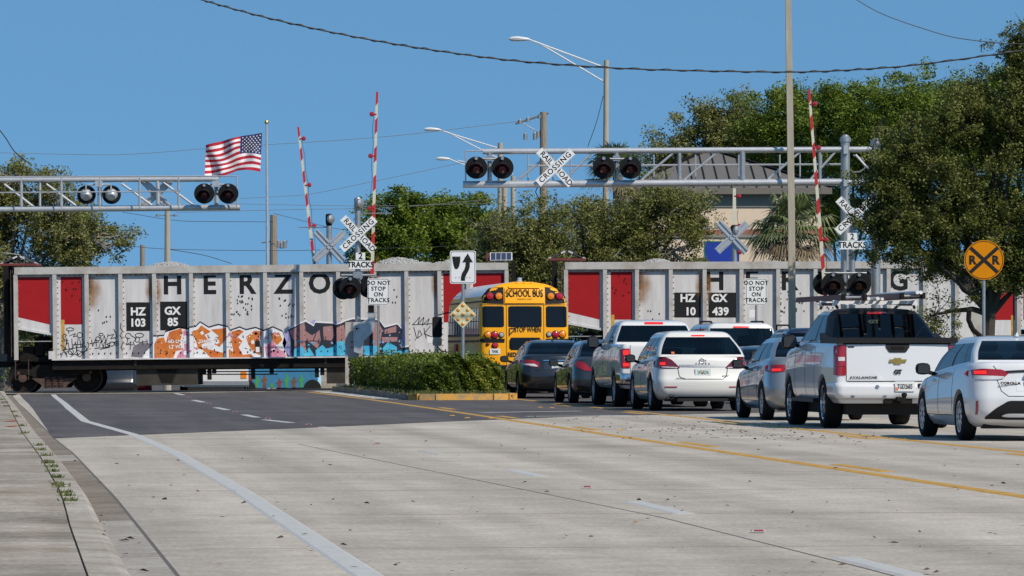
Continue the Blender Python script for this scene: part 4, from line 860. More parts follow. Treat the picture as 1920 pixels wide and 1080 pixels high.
class Body:
    """A shell stacked from plan-view rings; each level is (z, half width, rear y, front y)."""
    def __init__(s, levels, rc=(.25,.32), fc=(.35,.6), bul=.05, fbul=.12, segs=None, wedge=0, wy0=2.0, L=4.6, k=.04, wz=(.3, 1.0), ex=2.2, down=False):
        s.down = down
        s.lv = levels; s.rc = rc; s.fc = fc; s.bul = bul; s.fbul = fbul; s.segs = segs or [(0, 1, 'b', 18)]; s.wedge = wedge; s.wy0 = wy0; s.L = L; s.k = k; s.wz = wz; s.ex = ex
        s.c = {}
    def row(s, z):
        zs = [l[0] for l in s.lv]; return [float(pchip(zs, [l[i] for l in s.lv], z)) for i in (1, 2, 3)]
    def half(s, z):
        key = round(z, 4)
        if key in s.c: return s.c[key]
        w_, yr, yf = s.row(z); L = yf - yr; cx, cy = min(s.rc[0], w_ * .8), min(s.rc[1], L * .3); fx, fy = min(s.fc[0], w_ * .8), min(s.fc[1], L * .3)
        pts = []; tg = []
        xe = w_ - cx
        for t in np.linspace(0, 1, 7): pts.append((xe * t, yr + s.bul * t * t)); tg.append('r')
        for q_, th in enumerate(np.linspace(0, math.pi / 2, 8)[1:]):
            pts.append((xe + cx * math.sin(th) ** (2 / s.ex), yr + s.bul + cy * (1 - math.cos(th) ** (2 / s.ex)))); tg.append('rc0' if q_ < 2 else 'rc')
        y0, y1 = yr + s.bul + cy, yf - s.fbul - fy
        for t0, t1, g, n in s.segs:
            for t in np.linspace(t0, t1, n + 1)[1:]: pts.append((w_, y0 + (y1 - y0) * t)); tg.append(g)
        xf = w_ - fx
        for th in np.linspace(math.pi / 2, 0, 7)[1:]: pts.append((xf + fx * math.sin(th), y1 + fy * math.cos(th))); tg.append('fc')
        for t in np.linspace(1, 0, 6)[1:]: pts.append((xf * t, yf - s.fbul * t * t)); tg.append('f')
        ym, hl = (yr + yf) / 2, L / 2
        pts = [(x * (1 - s.k * abs((y - ym) / hl) ** 4), y) for x, y in pts]
        s.c[key] = (pts, tg); return s.c[key]
    def warp(s, y, z):
        if not s.wedge: return z
        a = max(0, (y - s.wy0) / (s.L - s.wy0))
        if s.down: return z - s.wedge * min(1, a) ** 1.2 * min(1, max(0, (s.wz[1] - z) / (s.wz[1] - s.wz[0])))
        return z - s.wedge * min(1, a) ** 1.2 * min(1.15, max(0, (z - s.wz[0]) / (s.wz[1] - s.wz[0])))
    def rear_y(s, x, z):
        pts, tg = s.half(min(max(z, s.lv[0][0]), s.lv[-1][0])); n = 14; return float(np.interp(abs(x), [p[0] for p in pts[:n]], [p[1] for p in pts[:n]]))
    def side_x(s, y, z):
        pts, tg = s.half(min(max(z, s.lv[0][0]), s.lv[-1][0])); a = pts[6:-5]; return float(np.interp(y, [p[1] for p in a], [p[0] for p in a]))
    def shell(s, zs, cls=None, cap_top=True, cap_bot=False):
        cls = cls or (lambda g, z: 'body'); out = {}
        rows = []
        for z in zs:
            pts, tg = s.half(z); n = len(pts)
            ring = [(-x, y, s.warp(y, z)) for x, y in pts] + [(x, y, s.warp(y, z)) for x, y in reversed(pts[1:-1])]
            rows.append(ring)
        tgs = [tg[i+1] for i in range(n - 1)]; tgs = tgs + tgs[::-1]; N = len(rows[0])
        def mb(k): return out.setdefault(k, MB())
        for j in range(len(zs) - 1):
            zm = (zs[j] + zs[j+1]) / 2
            for i in range(N):
                i2 = (i + 1) % N; k = cls(tgs[i], zm); mb(k).add([rows[j][i], rows[j][i2], rows[j+1][i2], rows[j+1][i]], [(0,1,2,3)])
        for flag, ring, z in ((cap_top, rows[-1], zs[-1] + 9), (cap_bot, rows[0], -9)):
            if not flag: continue
            k = cls('cap', z); h = n - 1
            for i in range(h):
                a, b = ring[i], ring[i+1]; c, d = ring[(N - i) % N], ring[N - i - 1]
                if i == 0: mb(k).add([a, b, d], [(0,1,2)])
                elif i == h - 1: mb(k).add([a, b, c], [(0,1,2)])
                else: mb(k).add([a, b, d, c], [(0,1,2,3)])
        return out
def weld(b, name, m, parent, smoothed=True, angle=30, dist=.0005, cut=None):
    me = bpy.data.meshes.new(name); me.from_pydata(b.v, [], b.f); bm = bmesh.new(); bm.from_mesh(me)
    bmesh.ops.remove_doubles(bm, verts=bm.verts, dist=dist); bmesh.ops.recalc_face_normals(bm, faces=bm.faces); bm.to_mesh(me); bm.free()
    o = link(name, me, None)
    if cut:
        mds = []
        for c in cut:
            cm = bpy.data.meshes.new('cut'); cm.from_pydata(c.v, [], c.f); bb = bmesh.new(); bb.from_mesh(cm); bmesh.ops.recalc_face_normals(bb, faces=bb.faces); bb.to_mesh(cm); bb.free()
            co = link('cut', cm); mds.append(co); md = o.modifiers.new('b', 'BOOLEAN'); md.operation = 'DIFFERENCE'; md.object = co; md.solver = 'EXACT'
        dg = bpy.context.evaluated_depsgraph_get(); dg.update(); m2 = bpy.data.meshes.new_from_object(o.evaluated_get(dg)); o.modifiers.clear(); o.data = m2; me = m2
        for co in mds: bpy.data.objects.remove(co)
    me.materials.clear(); me.materials.append(m)
    if smoothed: me.polygons.foreach_set('use_smooth', [True] * len(me.polygons)); me.set_sharp_from_angle(angle=math.radians(angle))
    o.parent = parent; return o

def islands(b):
    key = {}; par = list(range(len(b.v)))
    def find(i):
        while par[i] != i: par[i] = par[par[i]]; i = par[i]
        return i
    for i, p in enumerate(b.v):
        k = tuple(round(c, 3) for c in p)
        if k in key: par[find(i)] = find(key[k])
        else: key[k] = i
    for f in b.f:
        for j in f[1:]: par[find(j)] = find(f[0])
    out_ = {}
    for f in b.f: out_.setdefault(find(f[0]), MB()).add([b.v[i] for i in f], [tuple(range(len(f)))])
    return out_.values()
class Vehicle:
    def __init__(s, name, label, cat, rear, yaw=YAW, group='vehicles queueing at the crossing'):
        s.t = thing(name, label, cat, (rear[0], rear[1], gz(rear[0], rear[1])), yaw, group)
    def lower(s, body, zs, m, arches=(), r=.37, extra=(), cap=True):
        s.b = body; cut = []
        for y in arches: cut.append(MB().cyl((-2, y, r * .93), (2, y, r * .93), r + .075, n=36))
        cut += list(extra)
        o = weld(body.shell(zs, cap_bot=True)['body'], 'body', m, s.t, cut=cut, angle=38); s.body_o = o
        w_ = max(l[1] for l in body.lv); MB().box(-w_ + .27, w_ - .27, .35, body.L - .4, .22, .75).build('underbody_block', M['under'], s.t)  # plain dark box added inside the shell to block light below
        return o
    def house(s, body, zs, m, side, rear, glass_m='glass', rear_m=None, front=True, trim_all=False, cap_m=None):
        s.g = body
        def cls(g, z):
            if g in ('g', 'k') and side[0] < z < side[1]: return 'window' if g == 'g' else 'trim'
            if g in ('r', 'rc0') and rear and rear[0] < z < rear[1]: return 'rear_window'
            if g == 'f' and front and side[0] - .02 < z < side[1] + .03: return 'windscreen'
            if trim_all and g in ('r', 'rc', 'rc0'): return 'trim'
            return 'cabin'
        out_ = body.shell(zs, cls); res = {}
        for k, b in out_.items():
            if k in ('window', 'trim'):
                for bi in islands(b): weld(bi, {'trim': 'window_trim'}.get(k, k), M[glass_m] if k == 'window' else M['trim'], s.t, angle=40)
                continue
            res[k] = weld(b, {'trim': 'window_trim'}.get(k, k), {'cabin': m, 'window': M[glass_m], 'rear_window': M[rear_m or glass_m], 'windscreen': M['glass_f'], 'trim': M['trim']}[k], s.t, angle=40)
        z0 = zs[0]; pts, tg = body.half(z0); iv = [(-x * .97, body.lv[0][2] + (y - body.lv[0][2]) * .985 + .02, body.warp(y, z0) + .012) for x, y in pts]; iv += [(-x, y, z) for x, y, z in reversed(iv[1:-1])]
        b = MB(); h = len(pts) - 1; N = len(iv)
        for i in range(1, h): b.add([iv[i], iv[i+1], iv[N-i-1] if i < h - 1 else iv[i+1], iv[N-i]], [(0,1,2,3)] if i < h - 1 else [(0,1,3)])
        b.build('cabin_floor', M['inside'], s.t); return res
    def seats(s, rows, z0, dz=.30, w_=.2):
        for y, xs in rows:
            for x in xs:
                MB().prism([(-w_, z0 - .12), (w_, z0 - .12), (w_ * .95, z0 + dz * .45), (w_ * .6, z0 + dz * .6), (-w_ * .6, z0 + dz * .6), (-w_ * .95, z0 + dz * .45)], (x, y, 0), (1,0,0), (0,0,1), (0,1,0), .12).build('seat_back', M['inside'], s.t)
                MB().prism(rrect(.25, .17, .06), (x, y + .03, z0 + dz * .6 + .10), (1,0,0), (0,0,1), (0,1,0), .08).build('headrest', M['inside'], s.t)
    def wheel(s, y, r, wd, tr, rim='rim', spokes=10):
        for sg in (-1, 1):
            x = sg * (tr - wd / 2); R0 = r * .66
            prof = [(R0, -wd*.42), (R0 + .02, -wd*.5), (r - .04, -wd*.5), (r - .012, -wd*.44), (r, -wd*.3), (r, wd*.3), (r - .012, wd*.44), (r - .04, wd*.5), (R0 + .02, wd*.5), (R0, wd*.42)]
            o = MB().lathe(prof, (x, y, r), (sg, 0, 0), n=32).build('wheel', M['rubber'], s.t, smoothed=True, angle=50)
            b = MB().lathe([(R0, wd*.42), (R0 - .02, wd*.40), (R0 - .03, wd*.1), (.06, wd*.05), (0, wd*.05)], (x, y, r), (sg, 0, 0), n=28); b.build('rim', M['trim'], o, smoothed=True)
            b = MB().lathe([(R0 + .004, wd*.42), (R0 + .004, wd*.45), (R0 - .025, wd*.44), (R0 - .03, wd*.3)], (x, y, r), (sg, 0, 0), n=28).lathe([(.075, wd*.2), (.07, wd*.36), (0, wd*.37)], (x, y, r), (sg, 0, 0), n=14)
            for k in range(spokes):
                a = 2 * math.pi * k / spokes; d = Vector((0, math.cos(a), math.sin(a))); c = Vector((x + sg * wd * .34, y, r)); b.bar(c + d * .05, c + d * (R0 - .015), .05, .035, up=(1,0,0))
            b.build('rim', M[rim], o)
            MB().cyl((x - sg * .03, y, r), (x - sg * .45, y, r), .06, n=8).build('axle', M['under'], o)
    def grid(s, name, m, fn, us, lo, hi, nv=6, inner=.02, parent=None, axis='y', smoothed=True):
        b = MB(); nu = len(us)
        for i, u in enumerate(us):
            for j in range(nv): b.v.append(fn(u, lo[i] + (hi[i] - lo[i]) * j / (nv - 1)))
        for i in range(nu - 1):
            for j in range(nv - 1): b.f.append((i*nv+j, (i+1)*nv+j, (i+1)*nv+j+1, i*nv+j+1)); b.m.append(0)
        ring = [i*nv for i in range(nu)] + [(nu-1)*nv + j for j in range(1, nv)] + [i*nv + nv - 1 for i in range(nu-2, -1, -1)] + [j for j in range(nv-2, 0, -1)]
        o0 = len(b.v); dv = (0, inner, 0) if axis == 'y' else (inner * (1 if b.v[0][0] < 0 else -1), 0, 0)
        for r in ring: p = b.v[r]; b.v.append((p[0]+dv[0], p[1]+dv[1], p[2]+dv[2]))
        for k in range(len(ring)): k2 = (k+1) % len(ring); b.f.append((ring[k], ring[k2], o0 + k2, o0 + k)); b.m.append(0)
        return b.build(name, m, parent or s.t, smoothed=smoothed, angle=45)
    def rear(s, name, m, xs, lo, hi, off=.008, body=None, n=10, nv=6, parent=None, inner=.03):
        bd = body or s.b; us = np.linspace(xs[0], xs[-1], n); lo = np.interp(us, xs, lo); hi = np.interp(us, xs, hi)
        return s.grid(name, m, lambda x, z: (x, bd.rear_y(x, z) - off, z), us, lo, hi, nv, inner, parent)
    def rear2(s, name, m, xs, lo, hi, **k):
        o = s.rear(name, m, xs, lo, hi, **k); p = s.rear(name, m, [-x for x in xs][::-1], list(lo)[::-1], list(hi)[::-1], **k); return o, p
    def side(s, name, m, ys, lo, hi, off=.006, body=None, n=10, nv=4, both=True, parent=None, inner=.02):
        bd = body or s.b; us = np.linspace(ys[0], ys[-1], n); lo = np.interp(us, ys, lo); hi = np.interp(us, ys, hi); res = []
        for sg in ((-1, 1) if both else (-1,)):
            res.append(s.grid(name, m, lambda y, z: (sg * (bd.side_x(y, z) + off), y, bd.warp(y, z)), us, lo, hi, nv, inner, parent, axis='x'))
        return res
    def seam_v(s, y, z0, z1, body=None, w_=.012, lean=0):
        s.side('panel_gap', M['seam'], [y, y + w_], [z0, z0], [z1, z1], off=.002, body=body, n=2, nv=14, inner=.004)
    def seam_h(s, z, y0, y1, w_=.010): s.side('panel_gap', M['seam'], [y0, y1], [z, z], [z + w_] * 2, off=.002, n=20, nv=2, inner=.004)
    def rear_line(s, pts, w_=.010, m='seam', body=None, off=.002, name='panel_gap'):
        bd = body or s.b; b = MB(); q = []
        for (x0, z0), (x1, z1) in zip(pts, pts[1:]):
            n = max(2, int(math.hypot(x1-x0, z1-z0) / .05))
            for k in range(n + (1 if (x1, z1) == pts[-1] else 0)): q.append((x0 + (x1-x0)*k/n, z0 + (z1-z0)*k/n))
        for i, (x, z) in enumerate(q):
            a, c = q[max(i-1,0)], q[min(i+1,len(q)-1)]; L = math.hypot(c[0]-a[0], c[1]-a[1]) or 1; nx, nz = -(c[1]-a[1])/L*w_/2, (c[0]-a[0])/L*w_/2
            for sg in (1, -1): xx, zz = x + nx*sg, z + nz*sg; b.v.append((xx, bd.rear_y(xx, zz) - off, zz))
        for i in range(len(q) - 1): b.f.append((2*i, 2*i+1, 2*i+3, 2*i+2)); b.m.append(0)
        return b.build(name, M[m], s.t, fixn=False)
    def plate(s, x, z, txt, y=None, m=None, w_=.31, body=None):
        y = (body or s.b).rear_y(x, z) - .02 if y is None else y
        o = MB().prism(rrect(w_, .155, .012), (x, y, z), (1,0,0), (0,0,1), (0,1,0), .015).build('number_plate', M['plate'], s.t)
        text(txt, .10, (x, y - .004, z - .005), o, m or M['plate_g'], xs=.58, bold=.002); return o
    def badge(s, txt, x, z, size, m='chrome', xs=1.2, sp=1.2, body=None, bold=.002): return text(txt, size, (x, (body or s.b).rear_y(abs(x) - .12, z) - .012, z), s.t, M[m], 'badge_lettering', bold=bold, xs=xs, spacing=sp)
    def mirror(s, y, z, w_, m, r=(.11,.085,.085)):
        for sg in (-1, 1):
            b = MB(); n = 12; c = Vector((sg * (w_ + .16), y, z)); rows = []
            for k in range(7):
                ph = -math.pi/2 + math.pi * k / 6
                for i in range(n): th = 2*math.pi*i/n; sx = abs(math.cos(th)) ** .7 * (1 if math.cos(th) >= 0 else -1); sz = abs(math.sin(th)) ** .7 * (1 if math.sin(th) >= 0 else -1); b.v.append(tuple(c + Vector((r[0]*sx*math.cos(ph)**.6 if abs(ph) < 1.57 else 0, r[1]*math.sin(ph), r[2]*sz*math.cos(ph)**.6 if abs(ph) < 1.57 else 0))))
            for k in range(6):
                for i in range(n): b.f.append((k*n+i, k*n+(i+1)%n, (k+1)*n+(i+1)%n, (k+1)*n+i)); b.m.append(0)
            o = b.build('mirror', m, s.t, smoothed=True)
            MB().bar(c - Vector((sg*.06, 0, .04)), Vector((sg*(w_ - .06), y + .04, z - .09)), .06, .05).build('mirror_arm', M['trim'], o)
            MB().prism(rrect(r[0]*1.5, r[2]*1.45, .03), c + Vector((0, -r[1] - .003, 0)), (1,0,0), (0,0,1), (0,1,0), .004).build('mirror_glass', M['chrome_dk'], o)
    def handles(s, ys, z, m, ln=.2):
        for y in ys: s.side('door_handle', m, [y, y + ln], [z, z], [z + .03] * 2, off=.03, n=4, nv=3, inner=.028)
M['bus_roof2'] = mat('white_painted_metal', (.66,.66,.66), .45)
M['chrome_dk'] = mat('mirror_glass', (.035,.038,.042), .25, spec=.4)
def zlist(a, b, n, extra=()): return sorted(set([round(float(v), 4) for v in np.linspace(a, b, n)] + [round(e, 4) for e in extra]))
def rear_at(px, py, half, axle):            # rear-bumper centre from the left rear wheel's ground contact in the photograph
    g = G(px, py); D_ = Vector((-SA, CA, 0)); R_ = Vector((CA, SA, 0)); return g + R_ * half - D_ * axle

def sedan(name, label, rear, m, L=4.63, W=.89, Ht=1.435, wb=2.70, ax=.96, r=.325, deck=1.06, belt=1.0, gy=(.34,.50,.98,1.22), gw=(.80,.745,.60,.50), yaw=YAW, det=True, rg=None, fw=3.75):
    v = Vehicle(name, label, 'car', rear, yaw)
    b = Body([(.19, W-.12, .30, L-.25), (.27, W-.05, .10, L-.10), (.42, W-.005, .01, L-.02), (.56, W, .0, L), (.70, W-.004, .035, L-.01), (.84, W-.012, .075, L-.06), (deck-.10, W-.035, .10, L-.15), (deck-.03, W-.07, .12, L-.28), (deck, W-.14, .17, L-.45)], L=L, wedge=.30, wy0=.6, wz=(.3, deck), rc=(.30,.36), bul=.07, k=.05)
    v.lower(b, zlist(.19, deck, 34), m, (ax, ax + wb), r)
    z1 = Ht
    g = Body([(deck-.07, gw[0], gy[0], fw), (deck+.03, gw[0]-.03, gy[1]-.06, fw-.2), (deck+.14, gw[1]-.03, (gy[1]+gy[2])/2-.06, fw-.45), (z1-.09, gw[2]+.01, gy[2], 2.85), (z1-.035, gw[2]-.06, gy[3], 2.72), (z1-.008, gw[3]-.05, gy[3]+.25, 2.5), (z1, gw[3]-.25, gy[3]+.5, 2.2)], rc=(.10,.13), fc=(.12,.2), bul=.05, fbul=.1, k=.02, L=L, wedge=.30, wy0=.6, wz=(deck-.05, Ht), down=True,
             segs=[(0,.035,'p',2),(.035,.17,'g',3),(.17,.185,'k',1),(.185,.47,'g',6),(.47,.525,'k',1),(.525,.90,'g',8),(.90,.92,'k',1),(.92,.965,'g',2),(.965,1,'k',1)], ex=2.4)
    sw = (deck + .005, z1 - .095); rw = rg or (deck + .03, z1 - .075)
    v.house(g, zlist(deck-.07, z1, 22, sw + rw), m, sw, rw)
    v.seats([(2.35, (-.36, .36)), (1.35, (-.38, .38))], deck - .06, .30)
    MB().box(-.62, .62, .75, 1.15, deck - .05, deck + .025).build('parcel_shelf', M['inside'], v.t)
    for y in (ax, ax + wb): v.wheel(y, r, .205, W - .005)
    wl = W - .02; v.mirror(ax + wb - .72, b.warp(ax + wb - .72, deck) + .05, W - .05, M['trim'])
    for y in (1.42, 2.42, 3.42): v.seam_v(y, .36, deck - .06)
    v.seam_h(.335, 1.45, 3.4)
    v.handles((1.75, 2.75), deck - .16, M['chrome'] if m in (M['p_gray'],) else m)
    MB().box(-W + .22, W - .22, .30, .5, .17, .32).build('rear_valance', M['under'], v.t)
    MB().add([(-.025,1.28,Ht-.012),(.025,1.28,Ht-.012),(.025,1.44,Ht-.012),(-.025,1.44,Ht-.012),(-.004,1.285,Ht+.045),(.004,1.285,Ht+.045)], [(0,1,5,4),(1,2,5),(2,3,4,5),(3,0,4)]).build('antenna', m, v.t)
    return v
def suv(name, label, rear, m, L=4.7, W=.94, Ht=1.68, wb=2.75, ax=.95, r=.36, belt=1.12, roof_w=.62, rw=None, sw=None, slope=.42, yaw=YAW, glassm='glass', rearm=None, cat='car', base_yr=.14, trimq=False, rc=(.22,.3)):
    v = Vehicle(name, label, cat, rear, yaw)
    b = Body([(.22, W-.12, .28, L-.25), (.30, W-.05, .08, L-.10), (.45, W-.005, .01, L-.02), (.58, W, .0, L), (.72, W-.004, .05, L-.02), (.90, W-.012, .09, L-.08), (belt-.06, W-.03, .115, L-.2), (belt, W-.06, base_yr, L-.4)], L=L, wedge=.24, wy0=.7, wz=(.3, belt), rc=rc, bul=.06, k=.045)
    v.lower(b, zlist(.22, belt, 34), m, (ax, ax + wb), r)
    z1 = Ht; wq = W - .06
    g = Body([(belt-.01, wq, base_yr, L-.95), (belt+.10, wq-.03, base_yr+slope*.22, L-1.15), (z1-.16, roof_w+.12, base_yr+slope*.85, L-1.72), (z1-.07, roof_w+.05, base_yr+slope, L-1.86), (z1-.03, roof_w-.02, base_yr+slope*1.05+.02, L-1.95), (z1-.008, roof_w-.14, base_yr+slope+.25, L-2.1), (z1, roof_w-.35, base_yr+slope+.6, L-2.4)],
             rc=(.11,.16), fc=(.14,.2), bul=.05, fbul=.1, k=.02, L=L, wedge=.24, wy0=.7, wz=(belt, Ht), down=True, segs=[(0,.03,'p',1),(.03,.20,'g',4),(.20,.225,'k',1),(.225,.49,'g',6),(.49,.53,'k',1),(.53,.94,'g',8),(.94,1,'k',1)], ex=2.4)
    sw = sw or (belt + .02, z1 - .13); rw = rw or (belt + .04, z1 - .12)
    v.house(g, zlist(belt-.01, z1, 24, sw + rw), m, sw, rw, glassm, rearm)
    v.seats([(2.5, (-.38, .38)), (1.5, (-.40, .40))], belt - .04, .34)
    for y in (ax, ax + wb): v.wheel(y, r, .23, W - .005)
    v.mirror(ax + wb - .62, b.warp(ax + wb - .62, belt) + .08, W - .05, M['trim'])
    for y in (1.3, 2.35, 3.35): v.seam_v(y, .4, belt - .04)
    v.handles((1.65, 2.65), belt - .16, m)
    MB().box(-W + .22, W - .22, .30, .5, .2, .36).build('rear_valance', M['under'], v.t)
    return v

# white sedan, nearest car of the queue
v = sedan('sedan', 'nearest white sedan cut off by the right picture edge', rear_at(1797, 825.5, .885, .96), M['p_white2'], deck=1.075, rg=(1.10, 1.365))
W = .89
tl = [-.885, -.83, -.70, -.46, -.36]; hi_ = [.935, .965, .985, .972, .935]; lo_ = [.90, .855, .835, .84, .925]
v.rear2('tail_lamp', M['tail'], tl, lo_, hi_, off=.012, n=16)
v.rear2('lamp_lens', M['clear'], [-.84, -.70, -.50, -.43], [.853, .836, .838, .855], [.895, .89, .885, .88], off=.017, n=12, nv=4)
v.rear2('brake_light', M['brake'], [-.80, -.66], [.91, .91], [.955, .955], off=.018, n=5, nv=3)
v.rear('chrome_strip', M['trim'], [-.40, 0, .40], [.925, .945, .925], [.955, .975, .955], off=.014, n=14, nv=3)
v.rear('lower_valance', M['trim'], [-.68, -.56, -.38, .38, .56, .68], [.30, .30, .29, .29, .30, .30], [.33, .44, .55, .55, .44, .33], off=.010, n=30, nv=8)
v.rear('valance_strip', M['p_white2'], [-.46, -.40, .40, .46], [.335, .325, .325, .335], [.35, .375, .375, .35], off=.024, n=20, nv=4)
v.rear2('reflector', M['tail'], [-.80, -.775], [.36, .36], [.54, .555], off=.014, n=3, nv=4)
v.rear_line([(-.60, 1.07), (-.52, .97), (-.52, .84), (-.47, .68), (-.38, .61), (.38, .61), (.47, .68), (.52, .84), (.52, .97), (.60, 1.07)])
v.rear('plate_recess', M['p_white2'], [-.27, 0, .27], [.68, .68, .68], [.84, .84, .84], off=.004, n=6, nv=3)
v.plate(0, .755, 'KQR 58', m=M['plate_g']); v.badge('COROLLA', -.35, .785, .046, 'trim', 1.25, 1.05, bold=.003)
MB().prism(rrect(.30, .05, .02), (0, .02, .90), (1,0,0), (0,0,1), (0,1,0), .1).build('emblem_bar', M['chrome'], v.t)

# pickup helper: body with open bed and separate cab
def pickup(name, label, rear, m, L, W, bed, belt, Ht, wb, ax, r, cab, side, rearw, ext, trim_all=False, rw_half=None):
    v = Vehicle(name, label, 'pickup truck', rear)
    b = Body([(.40, W-.10, .12, L-.25), (.50, W-.03, .06, L-.1), (.70, W, .05, L), (.95, W, .055, L-.02), (belt-.12, W-.02, .065, L-.08), (belt-.03, W-.04, .07, L-.15), (belt, W-.06, .085, L-.3)], L=L, wedge=.18, wy0=3.2, wz=(.4, belt), rc=(.10,.12), bul=.015, fbul=.15, k=.02, ex=2.6)
    v.lower(b, zlist(.40, belt, 28), m, (ax, ax + wb), r, extra=[MB().box(-W + .14, W - .14, .13, bed, .75, belt + .3)] if bed else [])
    return v, b
# white crew pickup with ladder rack
AV_R = rear_at(1542, 802.5, .985, 1.22)
v, b = pickup('pickup_truck', 'white crew cab pickup with gold tailgate emblem and ladders on its roof rack', AV_R, M['p_white2'], 5.62, .995, 0, 1.34, 1.90, 3.30, 1.22, .405, None, None, None, None)
z1 = 1.90
g = Body([(1.33, .90, 1.10, 4.35), (1.40, .885, 1.20, 4.20), (1.60, .81, 1.52, 3.80), (1.78, .725, 1.82, 3.45), (1.85, .65, 1.95, 3.30), (1.885, .52, 2.15, 3.1), (1.90, .3, 2.4, 2.9)], rc=(.10,.30), fc=(.14,.2), bul=.03, fbul=.1, k=.02, L=5.62, wedge=.08, wy0=3.2, wz=(1.1, 1.4),
         segs=[(0,.05,'k',1),(.05,.36,'g',7),(.36,.41,'k',1),(.41,.93,'g',9),(.93,1,'k',1)], ex=2.4)
v.house(g, zlist(1.33, 1.90, 24, (1.375, 1.79, 1.40, 1.80)), M['p_white2'], (1.375, 1.79), (1.40, 1.80), 'glass', 'glass', trim_all=True)
v.seats([(3.05, (-.42, .42)), (2.15, (-.42, .42))], 1.30, .36, .24)
for y in (1.22, 4.52): v.wheel(y, .405, .275, .99, 'chrome', 6)
v.mirror(3.72, 1.36, .95, M['trim'], (.13,.09,.12))
MB().box(-.90, .90, .10, 1.45, 1.34, 1.385).build('bed_cover', M['trim'], v.t)
v.rear('tailgate_cap', M['trim'], [-.93, .93], [1.315, 1.315], [1.338, 1.338], off=.01, n=20, nv=2)
MB().prism([(-.95,1.335),(.95,1.335),(.93,1.42),(-.93,1.42)], (0, .03, 0), (1,0,0), (0,0,1), (0,1,0), .12).build('tailgate_cap', M['trim'], v.t)
for sg in (-1, 1):
    MB().prism([(.05,1.335),(1.7,1.335),(1.75,1.50),(1.35,1.43),(.05,1.41)], (sg * .89 - .05, 0, 0), (0,1,0), (0,0,1), (1,0,0), .10).build('sail_panel', M['trim'], v.t)
    MB().tube([(sg*.62, 1.95, 1.90), (sg*.63, 2.1, 1.955), (sg*.63, 3.3, 1.965), (sg*.61, 3.6, 1.90)], .025, n=6).build('roof_rail', M['trim'], v.t)
v.rear('tailgate_gap', M['seam'], [-.80, .80], [.735, .735], [.75, .75], off=.004, n=16, nv=2)
v.rear2('panel_gap', M['seam'], [-.812, -.80], [.75, .75], [1.32, 1.32], off=.003, n=2, nv=10)
tlm = [-.975, -.815]
v.rear2('tail_lamp', M['tail'], [-.985, -.94, -.815], [.84, .83, .84], [1.28, 1.31, 1.31], off=.014, n=8, nv=10)
v.rear2('lamp_lens', M['clear'], [-.93, -.83], [1.06, 1.06], [1.12, 1.12], off=.019, n=4, nv=3)
v.rear2('lamp_cell', M['tail_dk'], [-.93, -.83], [.97, .97], [.98, .98], off=.018, n=4, nv=2)
v.rear('handle_recess', M['trim'], [-.185, -.13, .13, .185], [1.27, 1.19, 1.19, 1.27], [1.33, 1.33, 1.33, 1.33], off=.012, n=16, nv=4)
v.rear('handle', M['iron'], [-.10, .10], [1.245, 1.245], [1.285, 1.285], off=.02, n=6, nv=3)
bt = MB().prism([(-.14,-.022),(-.125,.028),(-.05,.028),(-.055,.05),(.055,.05),(.05,.028),(.14,.028),(.125,-.022),(.05,-.022),(.045,-.05),(-.06,-.05),(-.055,-.022)], (0, .04, 1.055), (1,0,0), (0,0,1), (0,1,0), .03).build('emblem', M['gold'], v.t)
text('GT', .09, (0, .035, .885), v.t, M['iron'], 'badge_lettering', bold=.006); text('GT', .13, (-.08, 1.70, 1.675), v.t, M['gt'] if 'gt' in M else M['white_print'], 'window_sticker', bold=.008, tilt=-.98)
v.badge('AVALANCHE', -.54, .80, .052, 'trim', 1.25, 1.2, bold=.002)
v.rear('sticker', M['trim'], [-.78, -.68], [1.265, 1.265], [1.285, 1.285], off=.006, n=2, nv=2)
# bumper
bb = Body([(.44, .90, .12, 1.0), (.48, .96, -.03, 1.0), (.56, 1.0, -.06, 1.0), (.66, 1.0, -.06, 1.0), (.71, .99, -.02, 1.0), (.73, .97, .08, 1.0)], rc=(.14,.16), fc=(.1,.1), bul=.02, fbul=.0, k=0, L=1.0)
ob = weld(bb.shell(zlist(.44, .73, 14), cap_bot=True)['body'], 'bumper', M['p_white2'], v.t, cut=[MB().box(-2, 2, .72, 3, 0, 2)])
for x in (-.72, -.22, .48, .80): MB().lathe([(0,0),(.035,0),(.03,.012),(0,.012)], (x, bb.rear_y(x, .52) + .01, .52), (0,-1,0), n=10).build('parking_sensor', M['chrome'], ob)
for x in (-.34, .55): MB().lathe([(.03,0),(.03,.012),(0,.012)], (x, bb.rear_y(x, .66), .66), (0,-1,0), n=10).build('lamp', M['chrome'], ob)
v.plate(.09, .665, 'TGD2683', y=bb.rear_y(.09, .66) - .02, m=M['black_print'])
MB().box(-.15 + .09, -.11 + .09, bb.rear_y(.09, .66) - .0225, bb.rear_y(.09, .66) - .021, .60, .65).build('plate_print', M['plate_r'], v.t)
MB().box(.30, .40, -.068, -.05, .64, .71).build('socket', M['black'], ob)
MB().box(-.05, .05, -.22, .25, .44, .50).lathe([(.03,0),(.03,.05),(.045,.075),(.04,.11),(0,.12)], (.06, -.18, .45), (0,0,1), n=12).box(-.22, .22, .0, .2, .40, .47).build('tow_hitch', M['iron'], v.t)
for sg in (-1, 1): MB().box(sg*.96 - .07, sg*.96 + .07, 1.85, 3.9, .40, .46).build('side_step', M['trim'], v.t)
for y in (1.95, 2.85, 3.85): v.seam_v(y, .5, 1.30)
v.handles((2.25, 3.1), 1.17, M['p_white2'], .2)
v.rear('third_brake_light', M['tail'], [-.16, .16], [1.80, 1.80], [1.835, 1.835], off=.012, body=g, n=6, nv=3)
AVT = v.t
